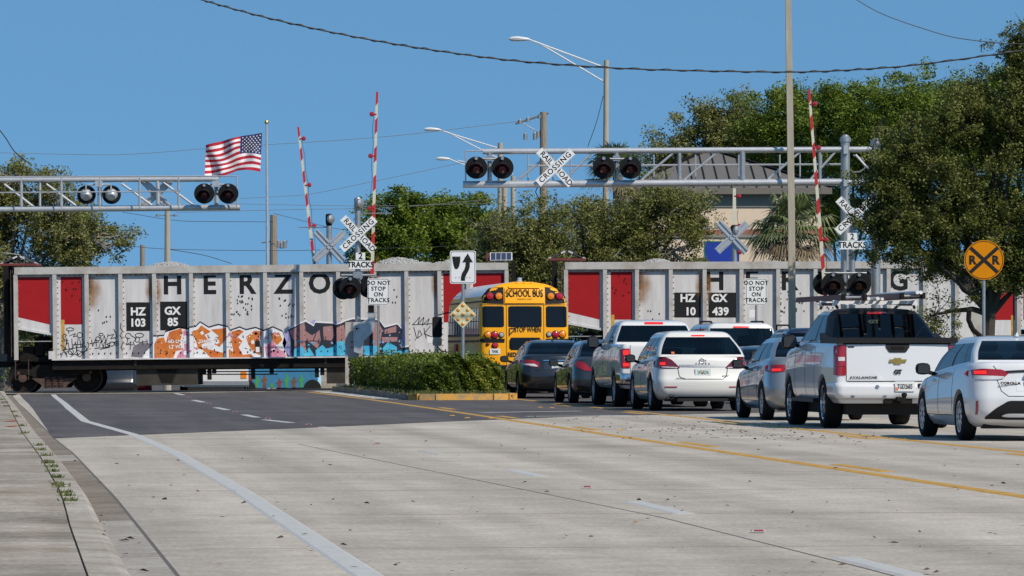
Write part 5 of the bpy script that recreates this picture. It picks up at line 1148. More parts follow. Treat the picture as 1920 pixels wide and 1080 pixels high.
for y in (2.05, 3.3): MB().bar((-.66, y, 1.985), (.66, y, 1.985), .06, .05).box(-.68, -.60, y - .04, y + .04, 1.93, 2.02).box(.60, .68, y - .04, y + .04, 1.93, 2.02).build('roof_rack_bar', M['bus_roof2'], v.t)
# ladders and poles lying on the rack
def on_av(x, y, z): c, s_ = math.cos(YAW), math.sin(YAW); return Vector((AV_R.x + c*x - s_*y, AV_R.y + s_*x + c*y, AV_R.z + z))
M['fibre'] = mat('maroon_fibreglass', (.14,.05,.045), .6, var=.3, vscale=6)
for x0, y0, lab, up in ((-.60, 1.55, 'left maroon ladder lying on the pickup roof rack', 0), (.28, 1.25, 'right maroon ladder lying on the pickup roof rack', .02)):
    b_ = on_av(x0, y0, 2.02 + up); t = thing('ladder', lab, 'ladder', b_, YAW, 'ladders on the pickup')
    for dx in (0, .34): MB().box(dx, dx + .035, 0, 4.6, 0.0, .085).build('ladder_rail', M['fibre'], t)
    for k in range(14): MB().cyl((.02, .2 + k * .32, .042), (.36, .2 + k * .32, .042), .016, n=6).build('rung', M['alu'], t)
    for dx in (0, .34): MB().box(dx - .008, dx + .043, -.02, .12, -.005, .09).build('end_cap', M['iron'], t)
for i, (x0, y0, ln, z, r_) in enumerate(((.52, 1.15, 3.6, 2.135, .03), (.585, 1.2, 3.6, 2.135, .03), (-.18, 1.6, 3.4, 2.04, .03), (-.05, 1.5, 3.8, 2.04, .03), (.06, 1.7, 3.0, 2.035, .025))):
    a, b_ = on_av(x0, y0, z), on_av(x0 + (.0 if i < 2 else .12), y0 + ln, z)
    tag(MB().cyl((0,0,0), b_ - a, r_, n=10).build('pole', M['bus_roof2'], None, smoothed=True), ['rightmost of two aluminium poles on the right ladder','aluminium pole beside the outer one on the right ladder','leftmost aluminium pole between the two ladders','middle aluminium pole between the two ladders','short aluminium pole between the two ladders'][i], 'pole', 'poles on the pickup roof').location = a

# silver-grey sedan ahead of the pickup
v = sedan('sedan', 'silver grey sedan between the ladder pickup and the pearl crossover', rear_at(1427, 787.5, .885, .95), M['p_gray'], deck=1.08, rg=(1.10, 1.37), Ht=1.455)
v.rear2('tail_lamp', M['tail'], [-.885, -.82, -.62, -.40], [.85, .83, .85, .93], [.95, .97, .97, .96], off=.012, n=14)
v.rear2('brake_light', M['brake'], [-.80, -.66], [.855, .865], [.90, .90], off=.018, n=6, nv=3)
v.rear_line([(-.58, 1.06), (-.50, .9), (-.44, .66), (.44, .66), (.50, .9), (.58, 1.06)]); v.plate(0, .77, 'BD 4 91')
v.rear('lower_valance', M['trim'], [-.6, -.4, .4, .6], [.28]*4, [.32, .42, .42, .32], off=.008, n=20, nv=4)

# small dark hatchback, mostly hidden
v = sedan('coupe', 'low dark coupe mostly hidden between the crossover and the blue sport utility vehicle', UV(110.9, 17.6), M['p_black'], L=4.3, W=.88, Ht=1.30, wb=2.5, ax=.9, r=.32, deck=.95)
v.rear2('tail_lamp', M['tail'], [-.80, -.62], [.66, .66], [.86, .86], n=6)

# pearl white crossover
v = suv('crossover', 'pearl white crossover with dark red wedge lamps and green number plate', rear_at(1219, 770.5, .93, .98), M['p_pearl'], L=4.80, W=.945, Ht=1.60, wb=2.775, ax=.98, r=.365, belt=1.09, roof_w=.60, slope=.62, rw=(1.125, 1.47), sw=(1.12, 1.47), base_yr=.16)
v.rear2('tail_lamp', M['tail_dk'], [-.93, -.86, -.76, -.62, -.46], [.875, .86, .85, .85, .858], [.98, 1.05, 1.088, 1.03, .875], off=.014, n=20)
v.rear2('brake_light', M['brake'], [-.84, -.74], [.92, .915], [.97, .975], off=.020, n=6, nv=4)
v.rear2('lamp_lens', M['clear'], [-.91, -.50], [.875, .862], [.893, .877], off=.017, n=8, nv=2)
v.rear('chrome_strip', M['gal'], [-.46, 0, .46], [.885, .88, .885], [.925, .925, .925], off=.014, n=16, nv=3)
v.rear_line([(-.50, .875), (-.47, .70), (-.40, .64), (.40, .64), (.47, .70), (.50, .875)], w_=.016)
v.rear('hatch_step', M['p_pearl'], [-.42, .42], [.665, .665], [.84, .84], off=-.0, n=10, nv=3)
v.plate(0, .775, '24T RDA'); MB().lathe([(0,0),(.02,0),(.02,.004),(0,.004)], (-.005, v.b.rear_y(0,.78) - .036, .775), (0,-1,0), n=10).build('plate_fruit', M['plate_r'], v.t)
for rx, rz in ((.066, .046), (.022, .044), (.042, .016)):
    c = (0, v.b.rear_y(0, 1.0) - .012, 1.005 + (.02 if rz < .03 else 0)); MB().tube([(c[0] + rx*math.cos(a), c[1], c[2] + rz*math.sin(a)) for a in np.linspace(0, 2*math.pi, 20)], .0055, n=5, caps=False).build('emblem', M['gal'], v.t)
v.badge('V E N Z A', 0, .942, .04, 'iron', 1.3, 1.3); v.badge('AWD', .45, .70, .04, 'chrome_dk', 1.3); v.badge('TOYOTA', -.45, .655, .032, 'chrome_dk')
v.rear2('reflector', M['tail'], [-.76, -.52], [.475, .475], [.495, .495], off=.012, n=6, nv=2)
v.rear('lower_valance', M['trim'], [-.72, .72], [.235, .235], [.29, .29], off=.004, n=20, nv=3)
v.rear('third_brake_light', M['brake'], [-.13, .13], [1.495, 1.495], [1.515, 1.515], off=.02, body=v.g, n=6, nv=2)
for x in (-.62,): MB().lathe([(.045,0),(.055,0),(.055,.16),(.045,.16)], (x, .10, .30), (0,1,0), n=14).build('exhaust', M['chrome_dk'], v.t)
MB().box(-.50, .50, .1, .35, .20, .26).build('tow_bar', M['under'], v.t)
MB().tube([(.12, 1.3, 1.59), (.12, 1.22, 1.66)], .012, n=5).build('antenna', M['trim'], v.t)
v.rear('sticker', M['plate_r'], [-.60, -.54], [1.14, 1.14], [1.18, 1.18], off=.01, body=v.g, n=2, nv=2)

# white extended-cab pickup
v, b = pickup('pickup_truck', 'white extended cab pickup with chrome bumper behind the dark sedans', rear_at(1152, 763, .98, 1.22), M['p_white'], 5.84, 1.01, 1.95, 1.33, 1.86, 3.645, 1.22, .40, None, None, None, None)
g = Body([(1.30, .90, 2.02, 4.55), (1.42, .875, 2.05, 4.35), (1.62, .80, 2.14, 3.95), (1.76, .735, 2.22, 3.65), (1.82, .66, 2.32, 3.5), (1.85, .52, 2.5, 3.3), (1.86, .3, 2.8, 3.1)], rc=(.09,.10), fc=(.14,.2), bul=.03, fbul=.1, k=.02, L=5.84, wedge=.08, wy0=3.4, wz=(1.1, 1.4),
         segs=[(0,.05,'p',1),(.05,.33,'g',5),(.33,.40,'k',1),(.40,.92,'g',9),(.92,1,'k',1)], ex=2.4)
v.house(g, zlist(1.30, 1.86, 24, (1.37, 1.74, 1.38, 1.735)), M['p_white'], (1.37, 1.74), (1.38, 1.735))
v.seats([(3.4, (-.42, .42)), (2.6, (-.42, .42))], 1.28, .34, .24)
for y in (1.22, 4.865): v.wheel(y, .40, .265, 1.0)
v.mirror(3.95, 1.38, .95, M['trim'], (.13,.09,.14))
v.rear2('tail_lamp', M['tail'], [-1.0, -.95, -.80], [.84, .83, .83], [1.22, 1.24, 1.24], off=.014, n=8, nv=10)
v.rear2('brake_light', M['brake'], [-.94, -.82], [1.11, 1.11], [1.20, 1.20], off=.02, n=4, nv=3); v.rear2('brake_light', M['brake'], [-.94, -.82], [.87, .87], [.93, .93], off=.02, n=4, nv=3)
v.rear2('lamp_lens', M['clear'], [-.91, -.84], [1.02, 1.02], [1.06, 1.06], off=.02, n=3, nv=2)
v.rear('third_brake_light', M['brake2'], [-.20, .20], [1.765, 1.765], [1.81, 1.81], off=.016, body=g, n=8, nv=3)
v.rear2('panel_gap', M['seam'], [-.792, -.78], [.72, .72], [1.31, 1.31], off=.003, n=2, nv=8)
bb = Body([(.46, .92, .04, 1.0), (.50, 1.0, -.10, 1.0), (.60, 1.01, -.13, 1.0), (.70, 1.01, -.12, 1.0), (.73, 1.0, -.06, 1.0)], rc=(.12,.16), fc=(.1,.1), bul=.03, fbul=0, k=0, L=1)
weld(bb.shell(zlist(.46, .73, 12), cap_bot=True)['body'], 'bumper', M['chrome'], v.t, cut=[MB().box(-2, 2, .72, 3, 0, 2)])
for y in (2.1, 3.05, 4.1): v.seam_v(y, .5, 1.28)
v.handles((3.2,), 1.15, M['p_white'], .2)

# slate grey sedan and dark grey sedan behind the bus
v = sedan('sedan', 'slate grey sedan with slim red lamps next to the white extended cab pickup', rear_at(1067, 756.3, .90, .93), M['p_slate'], L=4.69, W=.905, Ht=1.44, wb=2.84, ax=.95, deck=1.03, rg=(1.06, 1.36))
v.rear2('tail_lamp', M['tail'], [-.86, -.80, -.64, -.50], [.86, .82, .745, .735], [.95, .965, .92, .79], off=.014, n=14)
v.rear_line([(-.56, 1.01), (-.46, .72), (-.40, .62), (.40, .62), (.46, .72), (.56, 1.01)]); v.badge('C 300', -.30, .93, .06, 'chrome'); v.plate(0, .52, 'HTR 22')
v.rear2('bumper_vent', M['trim'], [-.80, -.52], [.30, .26], [.42, .36], off=.008, n=8, nv=4); v.rear2('vent_trim', M['chrome_dk'], [-.78, -.52], [.345, .31], [.365, .33], off=.014, n=8, nv=2)
v = sedan('sedan', 'dark grey sedan directly behind the school bus', rear_at(970, 747, .905, 1.02), M['p_dark'], L=4.80, W=.91, Ht=1.455, wb=2.775, ax=1.02, deck=1.08, rg=(1.10, 1.38))
v.rear2('tail_lamp', M['tail'], [-.90, -.82, -.60, -.46], [.83, .82, .79, .77], [.955, .965, .95, .90], off=.012, n=14)
v.rear2('lamp_lens', M['clear'], [-.86, -.74, -.56, -.50], [.835, .825, .795, .79], [.865, .865, .86, .81], off=.018, n=10, nv=3)
v.rear('chrome_strip', M['chrome'], [-.36, .36], [.93, .93], [.955, .955], off=.02, n=10, nv=3)
v.rear('plate_recess', M['p_slate'], [-.34, .34], [.72, .72], [.90, .90], off=.004, n=8, nv=3); v.plate(0, .82, 'X17 M32'); v.badge('SE', -.50, .73, .05, 'chrome')
v.rear_line([(-.60, 1.06), (-.44, .74), (-.40, .66), (.40, .66), (.44, .74), (.60, 1.06)])
MB().lathe([(.035,0),(.045,0),(.045,.18),(.035,.18)], (-.52, .06, .33), (0,1,0), n=14).build('exhaust', M['chrome'], v.t)

# right-hand lane
v = suv('large_suv', 'large white sport utility vehicle rising behind the pearl crossover', UV(120.5, 18.35), M['p_white'], L=5.6, W=1.0, Ht=1.90, wb=3.3, ax=1.2, r=.40, belt=1.22, roof_w=.74, slope=.26, rw=(1.26, 1.75), sw=(1.26, 1.74), cat='car', base_yr=.12)
v.rear2('tail_lamp', M['tail'], [-.92, -.84], [1.15, 1.15], [1.62, 1.62], off=.0, n=4, nv=8, body=v.g); v.rear('third_brake_light', M['brake2'], [-.20, .20], [1.765, 1.765], [1.80, 1.80], off=.02, body=v.g, n=6, nv=3)
v.plate(0, .95, 'J2 8KD')
for sg in (-1, 1): MB().tube([(sg*.66, .9, 1.85), (sg*.67, 1.1, 1.92), (sg*.67, 3.0, 1.93), (sg*.65, 3.2, 1.86)], .025, n=6).build('roof_rail', M['trim'], v.t)
v = suv('suv', 'dark blue sport utility vehicle with roof rails beside the silver sedan', UV(104.0, 17.6), M['p_navy'], L=4.6, W=.93, Ht=1.70, wb=2.7, ax=.95, r=.36, belt=1.16, roof_w=.62, slope=.36)
v.rear2('tail_lamp', M['tail'], [-.92, -.72], [.95, .97], [1.14, 1.12], n=6)
for sg in (-1, 1): MB().tube([(sg*.60, .75, 1.66), (sg*.61, .95, 1.755), (sg*.61, 2.6, 1.76), (sg*.58, 2.8, 1.66)], .02, n=6).build('roof_rail', M['trim'], v.t)
v = sedan('sedan', 'silver sedan in the far lane, roof just showing right of the ladder pickup', UV(93.2, 17.5), M['p_silver'], deck=1.05)
v.rear2('tail_lamp', M['tail'], [-.88, -.55], [.84, .86], [.97, .95], off=.012, n=8)

# ------------------------------------------------------------------ school bus
M['bus'] = mat('school_bus_yellow', (.88,.385,.006), .45, coat=.1, var=.06, spec=.25); M['bus_roof'] = mat('bus_white_roof', (.70,.70,.70), .4, coat=.3); M['bus_glass'] = mat('bus_window', (.006,.008,.011), .1, spec=.28); M['amber_l'] = mat('amber_lamp', (.75,.22,.01), .2, coat=.6)
M['red_l'] = mat('red_lamp', (.42,.01,.03), .15, coat=.7); M['grey_l'] = mat('reverse_lamp', (.35,.37,.38), .2, coat=.6)
BR = Vector(((984 - 960) / 69.0, 130.4, 0)) 
v = Vehicle('school_bus', 'yellow school bus with white roof waiting at the head of the queue', 'bus', BR)
L = 10.2; W = 1.215
b = Body([(.48, W-.02, .03, L), (.60, W, .0, L), (1.40, W, .0, L), (2.0, W-.01, .02, L-.05), (2.40, W-.03, .05, L-.1), (2.62, W-.10, .09, L-.2), (2.80, W-.24, .14, L-.3), (2.92, W-.42, .20, L-.4), (3.0, W-.64, .28, L-.5), (3.05, W-.95, .42, L-.8)], rc=(.22,.20), fc=(.3,.3), bul=.04, fbul=.1, k=0, L=L, ex=2.3)
v.b = b; zs = zlist(.48, 3.05, 40)
parts = b.shell(zs, lambda g, z: 'roof' if (z > 2.66 and g in ('b',)) or z > 9 else 'body', cap_bot=True)
ob = weld(parts['body'], 'body', M['bus'], v.t, angle=40); weld(parts['roof'], 'roof', M['bus_roof'], v.t, angle=40)
MB().box(-W + .3, W - .3, .4, L - .4, .35, .6).build('underbody_block', M['under'], v.t)  # the same added light-blocking box, sized for the bus
for y in (2.6, 8.4): v.wheel(y, .48, .28, W - .02, 'rim', 8)
for y in np.arange(.55, 9.3, .72):                                      # side windows
    fr = v.side('side_window', M['bus_glass'], [y, y + .62], [1.62, 1.62], [2.32, 2.32], off=.006, n=4, nv=4)
    v.side('window_bar', M['trim'], [y, y + .62], [1.96, 1.96], [1.985, 1.985], off=.012, n=4, nv=2)
for y in np.arange(.50, 9.4, .72): v.side('window_post', M['alu'], [y, y + .05], [1.60, 1.60], [2.36, 2.36], off=.02, n=2, nv=3)
for z in (.78, 1.02, 1.40, 1.56): v.side('rub_rail', M['trim'], [.28, L - .6], [z, z], [z + .06, z + .06], off=.022, n=20, nv=3)
v.side('roof_gutter', M['trim'], [.25, L - .6], [2.50]*2, [2.53]*2, off=.03, n=16, nv=2)
k = 69.0; cx = lambda px: (px - 984) / k; cz = lambda py: H - (py - HOR) / k
v.rear2('lamp_panel', M['black'], [cx(905), cx(918), cx(945)], [cz(568.5), cz(569.5), cz(570)], [cz(556), cz(540), cz(538)], off=.006, n=12)
for px, m in ((919, 'red_l'), (935.5, 'amber_l'), (1033.5, 'amber_l'), (1050, 'red_l')):
    x, z = cx(px), cz(555.5); y = b.rear_y(x, z); MB().lathe([(.095, .0), (.095, .05), (.08, .07), (0, .085)], (x, y - .0, z), (0,-1,0), n=20).build('warning_lamp', M[m], v.t, smoothed=True); MB().lathe([(.11,0),(.11,.04),(.095,.045)], (x, y, z), (0,-1,0), n=20).build('lamp_ring', M['trim'], v.t)
hd = v.rear('sign_header', M['bus'], [cx(947), cx(1021)], [cz(568.5)]*2, [cz(540)]*2, off=.03, n=10, nv=4)
z = cz(550.5); text('SCHOOL BUS', .29, (0, b.rear_y(0, z) - .045, z), v.t, M['black_print'], bold=.005, xs=.58, tilt=-.10); z = cz(561); text('EMERGENCY DOOR', .05, (0, b.rear_y(0, z) - .04, z), v.t, M['black_print'], xs=.9, tilt=-.08)
v.rear('roof_lip', M['bus'], [cx(955), cx(1013)], [cz(540)]*2, [cz(536)]*2, off=.07, n=8, nv=3)
for x0, x1 in ((906, 944), (954, 1015), (1025, 1063)):
    lo, hi = [cz(611), cz(612.5), cz(612.5), cz(611)], [cz(577), cz(575), cz(575), cz(577)]
    a, e = cx(x0), cx(x1); v.rear('window_seal', M['trim'], [a - .015, a + .04, e - .04, e + .015], [l - .015 for l in lo], [h + .015 for h in hi], off=.006, n=24); v.rear('rear_window', M['bus_glass'], [a, a + .05, e - .05, e], [lo[0] + .03, lo[1], lo[2], lo[3] + .03], [hi[0] - .03, hi[1], hi[2], hi[3] - .03], off=.012, n=24)
v.rear('door_window', M['bus_glass'], [cx(955), cx(958), cx(1012), cx(1015)], [cz(652), cz(656), cz(656), cz(652)], [cz(638), cz(633), cz(633), cz(638)], off=.012, n=20)
for x in (949.5, 1020): v.rear_line([(cx(x), cz(571)), (cx(x), .5)], w_=.018)
v.rear_line([(cx(901), cz(571.5)), (cx(1067), cz(571.5))], w_=.02)
for x0, x1 in ((900.5, 946), (1024, 1067.5)): v.rear('black_stripe', M['trim'], [cx(x0), cx(x1)], [cz(641.5)]*2, [cz(635)]*2, off=.02, n=12, nv=3)
for px, py, r_, m in ((914.5, 628, .085, 'amber_l'), (927, 628, .09, 'red_l'), (940, 628, .06, 'grey_l'), (1029.5, 627, .06, 'grey_l'), (1042, 627, .09, 'red_l'), (1055, 627, .09, 'amber_l'), (928, 647.5, .07, 'red_l'), (914.5, 645, .03, 'red_l')):
    x, z = cx(px), cz(py); y = b.rear_y(x, z); MB().lathe([(r_, 0), (r_, .035), (r_*.8, .05), (0, .06)], (x, y, z), (0,-1,0), n=20).build('tail_lamp', M[m], v.t, smoothed=True); MB().lathe([(r_ + .018, 0), (r_ + .018, .02), (r_, .025)], (x, y, z), (0,-1,0), n=20).build('lamp_ring', M['trim'], v.t)
z = cz(618.5); text('STOP WHEN', .20, (cx(989.5), b.rear_y(0, z) - .012, z), v.t, M['black_print'], bold=.003, xs=.64); z = cz(665); text('RED LIGHTS FLASH', .16, (cx(989), b.rear_y(0, z) - .012, z), v.t, M['black_print'], bold=.004, xs=.8)
v.rear_line([(cx(955), cz(630)), (cx(955), cz(616)), (cx(967), cz(616)), (cx(957), cz(626))], w_=.03, m='black_print', off=.012, name='symbol')
v.plate(cx(928), cz(659), 'T0438L', m=M['black_print'], w_=.29)
for dx in (-9, 0, 9): z = cz(531); x = dx * 1.5 / k * 1.0; MB().lathe([(.025,0),(.02,.02),(0,.025)], (x, b.rear_y(x, z), z), (0,-1,0), n=8).build('marker_lamp', M['amber_l'], v.t)
MB().lathe([(.075,0),(.075,.05),(.06,.06),(.06,.13),(0,.14)], (-.02, 1.2, 3.04), (0,0,1), n=14).build('roof_strobe', M['grey_l'], v.t)
MB().box(-W + .02, W - .02, -.14, .02, .48, .78).build('bumper', M['trim'], v.t)
for z0, z1_, m, rr in ((1.55, 2.15, 'trim', .14), (1.30, 1.55, 'chrome', .13)):
    MB().prism(rrect(rr * 2, z1_ - z0, .06), (-W - .32, L - .5, (z0 + z1_) / 2), (1,0,0), (0,0,1), (0,1,0), .12).build('mirror', M[m], v.t)
MB().tube([(-W - .32, L - .4, 1.3), (-W - .2, L - .4, 1.15), (-W + .1, L - .3, 1.1)], .02, n=5).tube([(-W - .3, L - .4, 2.2), (-W + .1, L - .3, 2.3)], .02, n=5).build('mirror_arm', M['trim'], v.t)
MB().box(-W - .06, -W - .01, 6.6, 7.2, 1.05, 1.35).build('stop_arm', M['red'], v.t)

# traffic waiting on the far side, seen under the wagon
v = suv('suv', 'black car beyond the tracks showing between the wagon wheels', (P(208, 700, 168).x, 168, 0), M['p_black'], L=4.6, Ht=1.75, yaw=YAW + math.pi * .0, W=.95)
v = sedan('sedan', 'red car beyond the tracks beside the hopper chute', (P(250, 700, 172).x - .2, 172, 0), mat('car_red_paint', (.35,.02,.02), .35, coat=1), deck=1.05)
t = thing('motorhome', 'white motorhome beyond the tracks, seen under the wagon', 'motorhome', (P(405, 700, 170).x, 170, gz(-10, 170)), YAW, 'traffic beyond the tracks')
MB().box(-1.15, 1.15, 0, 6, .42, 2.9).build('body', M['p_white'], t); MB().box(-1.17, 1.17, -.06, .1, .48, .62).build('bumper', M['gal'], t); MB().box(-1.0, 1.0, -.02, .2, .25, .42).build('skirt', M['under'], t)
for sg in (-1, 1): MB().box(sg*.98 - .1, sg*.98 + .1, -.02, .05, .72, .98).build('tail_lamp', M['amber_l'], t); 
for y in (1.2, 4.8):
    for sg in (-1, 1): MB().lathe([(.1,-.1),(.36,-.1),(.36,.1),(.1,.1)], (sg*1.0, y, .36), (1,0,0), n=20).build('wheel', M['rubber'], t)
MB().box(-.8, .8, -.01, .1, 1.3, 2.2).build('window', M['bus_glass'], t)
t = thing('painted_van', 'bright blue van painted with cactus and flowers beyond the tracks', 'van', (P(508, 700, 172).x, 172, gz(-8, 172)), YAW - 1.4, 'traffic beyond the tracks')
M['sky_paint'] = mat('mural_blue', (.02,.17,.33), .6, var=.3); M['cactus'] = mat('mural_green', (.03,.22,.07), .6)
for x0, x1 in ((-.7, .7),): MB().box(-.95, .95, -1.9, 1.5, .35, 2.1).build('body', M['sky_paint'], t)
MB().box(-.93, .93, 1.5, 2.2, .35, 1.3).build('bonnet', mat('mural_pale_blue', (.35,.60,.78), .5), t)
for sg in (-1, 1):
    for y in (-1.1, 1.3): MB().lathe([(.05,-.1),(.32,-.1),(.32,.1),(.05,.1)], (sg*.88, y, .32), (sg,0,0), n=20).build('wheel', M['rubber'], t)
    rr = random.Random(5)
    for k in range(12):
        y = -1.8 + k * .27; h = rr.uniform(.15, .5); c = M['cactus'] if k % 2 == 0 else (M['rust'] if k % 4 == 1 else M['red_dk'])
        MB().prism([(-.06,0),(.06,0),(.055,h*.5),(.11,h*.55),(.10,h*.75),(.04,h*.7),(.03,h),(-.03,h),(-.05,h*.6),(-.11,h*.62),(-.10,h*.4),(-.06,h*.42)], (sg*.953, y, .36), (0,1,0), (0,0,1), (sg,0,0), .006).build('mural_plant', c, t)
v = suv('suv', 'dark blue car parked far beyond the tracks, under the wagon', (P(572, 700, 190).x, 190, 0), M['p_navy'], L=4.5)

# ------------------------------------------------------------------ median island and hedge
M['gravel'] = ground_mat('white_gravel', (.42,.40,.37), (.20,.18,.15), (.55,.53,.50), grain=.9, scale=3, bump=1, bscale=25)
M['soil'] = ground_mat('soil', (.09,.07,.045), (.05,.04,.025), (.14,.12,.07), grain=.6, scale=1.5, bump=1, bscale=15)
sheet('median_gravel', between([UV(u, 8.70) for u in (117, 128, 142)], [UV(u, 9.34) for u in (115.2, 128, 142)], 12, 4), .012, M['gravel'])
mk = thing('median_kerb', '', ''); del mk['label']; del mk['category']; mk['kind'] = 'structure'
VL, VR, U0, U1 = 9.38, 11.95, 114.4, 141.5
path = [UV(u, VL) for u in np.arange(U1, U0 + .8, -2.2)] + [UV(U0 + .45, VL + .05), UV(U0 + .12, VL + .25), UV(U0, VL + .6)] + [UV(U0, v_) for v_ in (10.3, 10.95, VR - .6)] + [UV(U0 + .12, VR - .25), UV(U0 + .45, VR - .05)] + [UV(u, VR) for u in np.arange(U0 + 1.2, U1, 2.2)]
nn = len(path)
for i in range(nn - 1):
    a, b_ = path[i], path[i+1]; front = path[i].y < UV(U0 + .9, VL).y + .3
    MB().bar(a + Vector((0,0,.06)), b_ + Vector((0,0,.06)), .19, .19).build('kerb_stone', M['kerb_yellow'] if front else M['gutter'], mk)
sheet('median_bed', between([UV(u, VL + .08) for u in np.linspace(U0 + .1, U1, 8)], [UV(u, VR - .08) for u in np.linspace(U0 + .1, U1, 8)], 16, 4), .12, M['soil'])

# ------------------------------------------------------------------ foliage
def leaf_mat(name, cols, trans=.35, rough=.55):
    m = bpy.data.materials.new(name); m.use_nodes = True; n = m.node_tree.nodes; l = m.node_tree.links; n.remove(n['Principled BSDF'])
    g = n.new('ShaderNodeNewGeometry'); r = n.new('ShaderNodeValToRGB'); e = r.color_ramp.elements
    e[0].position = 0; e[0].color = (*cols[0], 1); e[1].position = 1; e[1].color = (*cols[-1], 1)
    for i, c in enumerate(cols[1:-1]): k = e.new((i + 1) / (len(cols) - 1)); k.color = (*c, 1)
    no = n.new('ShaderNodeTexNoise'); no.inputs['Scale'].default_value = .9; no.inputs['Detail'].default_value = 2; l.new(g.outputs['Position'], no.inputs['Vector'])
    mx = n.new('ShaderNodeMath'); mx.operation = 'MULTIPLY_ADD'; mx.inputs[1].default_value = .45; l.new(g.outputs['Random Per Island'], mx.inputs[0])
    m2 = n.new('ShaderNodeMath'); m2.operation = 'MULTIPLY_ADD'; m2.inputs[1].default_value = 1.3; m2.inputs[2].default_value = -.42; l.new(no.outputs['Fac'], m2.inputs[0]); l.new(m2.outputs[0], mx.inputs[2]); l.new(mx.outputs[0], r.inputs[0])
    df = n.new('ShaderNodeBsdfPrincipled'); df.inputs['Roughness'].default_value = rough; df.inputs['Specular IOR Level'].default_value = .35; tr = n.new('ShaderNodeBsdfTranslucent')
    l.new(r.outputs[0], df.inputs['Base Color']); l.new(r.outputs[0], tr.inputs[0]); ms = n.new('ShaderNodeMixShader'); ms.inputs[0].default_value = trans
    l.new(df.outputs[0], ms.inputs[1]); l.new(tr.outputs[0], ms.inputs[2]); l.new(ms.outputs[0], n['Material Output'].inputs[0]); return m
def quads(name, V, m, parent=None, kind=None, origin=(0,0,0)):         # V: (n, 4, 3)
    n = len(V); me = bpy.data.meshes.new(name); V = V - np.array(origin)
    me.vertices.add(n * 4); me.vertices.foreach_set('co', V.reshape(-1).astype(np.float32)); me.loops.add(n * 4); me.loops.foreach_set('vertex_index', np.arange(n * 4, dtype=np.int32))
    me.polygons.add(n); me.polygons.foreach_set('loop_start', np.arange(0, n * 4, 4, dtype=np.int32)); me.polygons.foreach_set('loop_total', np.full(n, 4, dtype=np.int32))
    me.materials.append(m); me.update(calc_edges=True); return link(name, me, parent, kind, None if parent else origin)
def leaf_quads(C, size, rg, up=.35, asp=.5, out=None):
    n = len(C); nrm = rg.normal(size=(n, 3)); nrm[:, 2] = np.abs(nrm[:, 2]) + up
    if out is not None: nrm += out
    nrm /= np.linalg.norm(nrm, axis=1, keepdims=True); a = np.cross(nrm, rg.normal(size=(n, 3))); a /= np.linalg.norm(a, axis=1, keepdims=True) + 1e-9; b = np.cross(nrm, a)
    s = (size * rg.uniform(.6, 1.35, n))[:, None]; w_ = s * asp
    return np.stack([C - a * s * .5, C + b * w_ * .5 - a * s * .05, C + a * s * .5, C - b * w_ * .5 - a * s * .05], 1)
M['bark'] = mat('oak_bark', (.17,.15,.125), .9, var=.4, vscale=6, bump=.5); M['twig'] = mat('grey_twigs', (.30,.28,.25), .9, var=.3); M['bark_dk'] = mat('dark_bark', (.055,.048,.04), .9, var=.4, vscale=6)
def sat(c, k): return tuple(x * k for x in c)
LM = {'olive': leaf_mat('olive_leaves', [(.085,.092,.022), (.16,.17,.045), (.235,.235,.075), (.33,.32,.13)]),
      'green': leaf_mat('green_leaves', [(.050,.080,.009), (.110,.165,.018), (.185,.245,.028), (.27,.33,.05)]),
      'near': leaf_mat('oak_leaves', [(.062,.074,.016), (.112,.130,.028), (.165,.182,.042), (.26,.25,.08)], trans=.32),
      'scrub': leaf_mat('scrub_leaves', [(.080,.088,.022), (.155,.168,.042), (.23,.24,.065), (.34,.32,.13)]),
      'hedge': leaf_mat('hedge_leaves', [(.036,.058,.008), (.085,.128,.014), (.155,.20,.022), (.36,.33,.05)], trans=.3)}
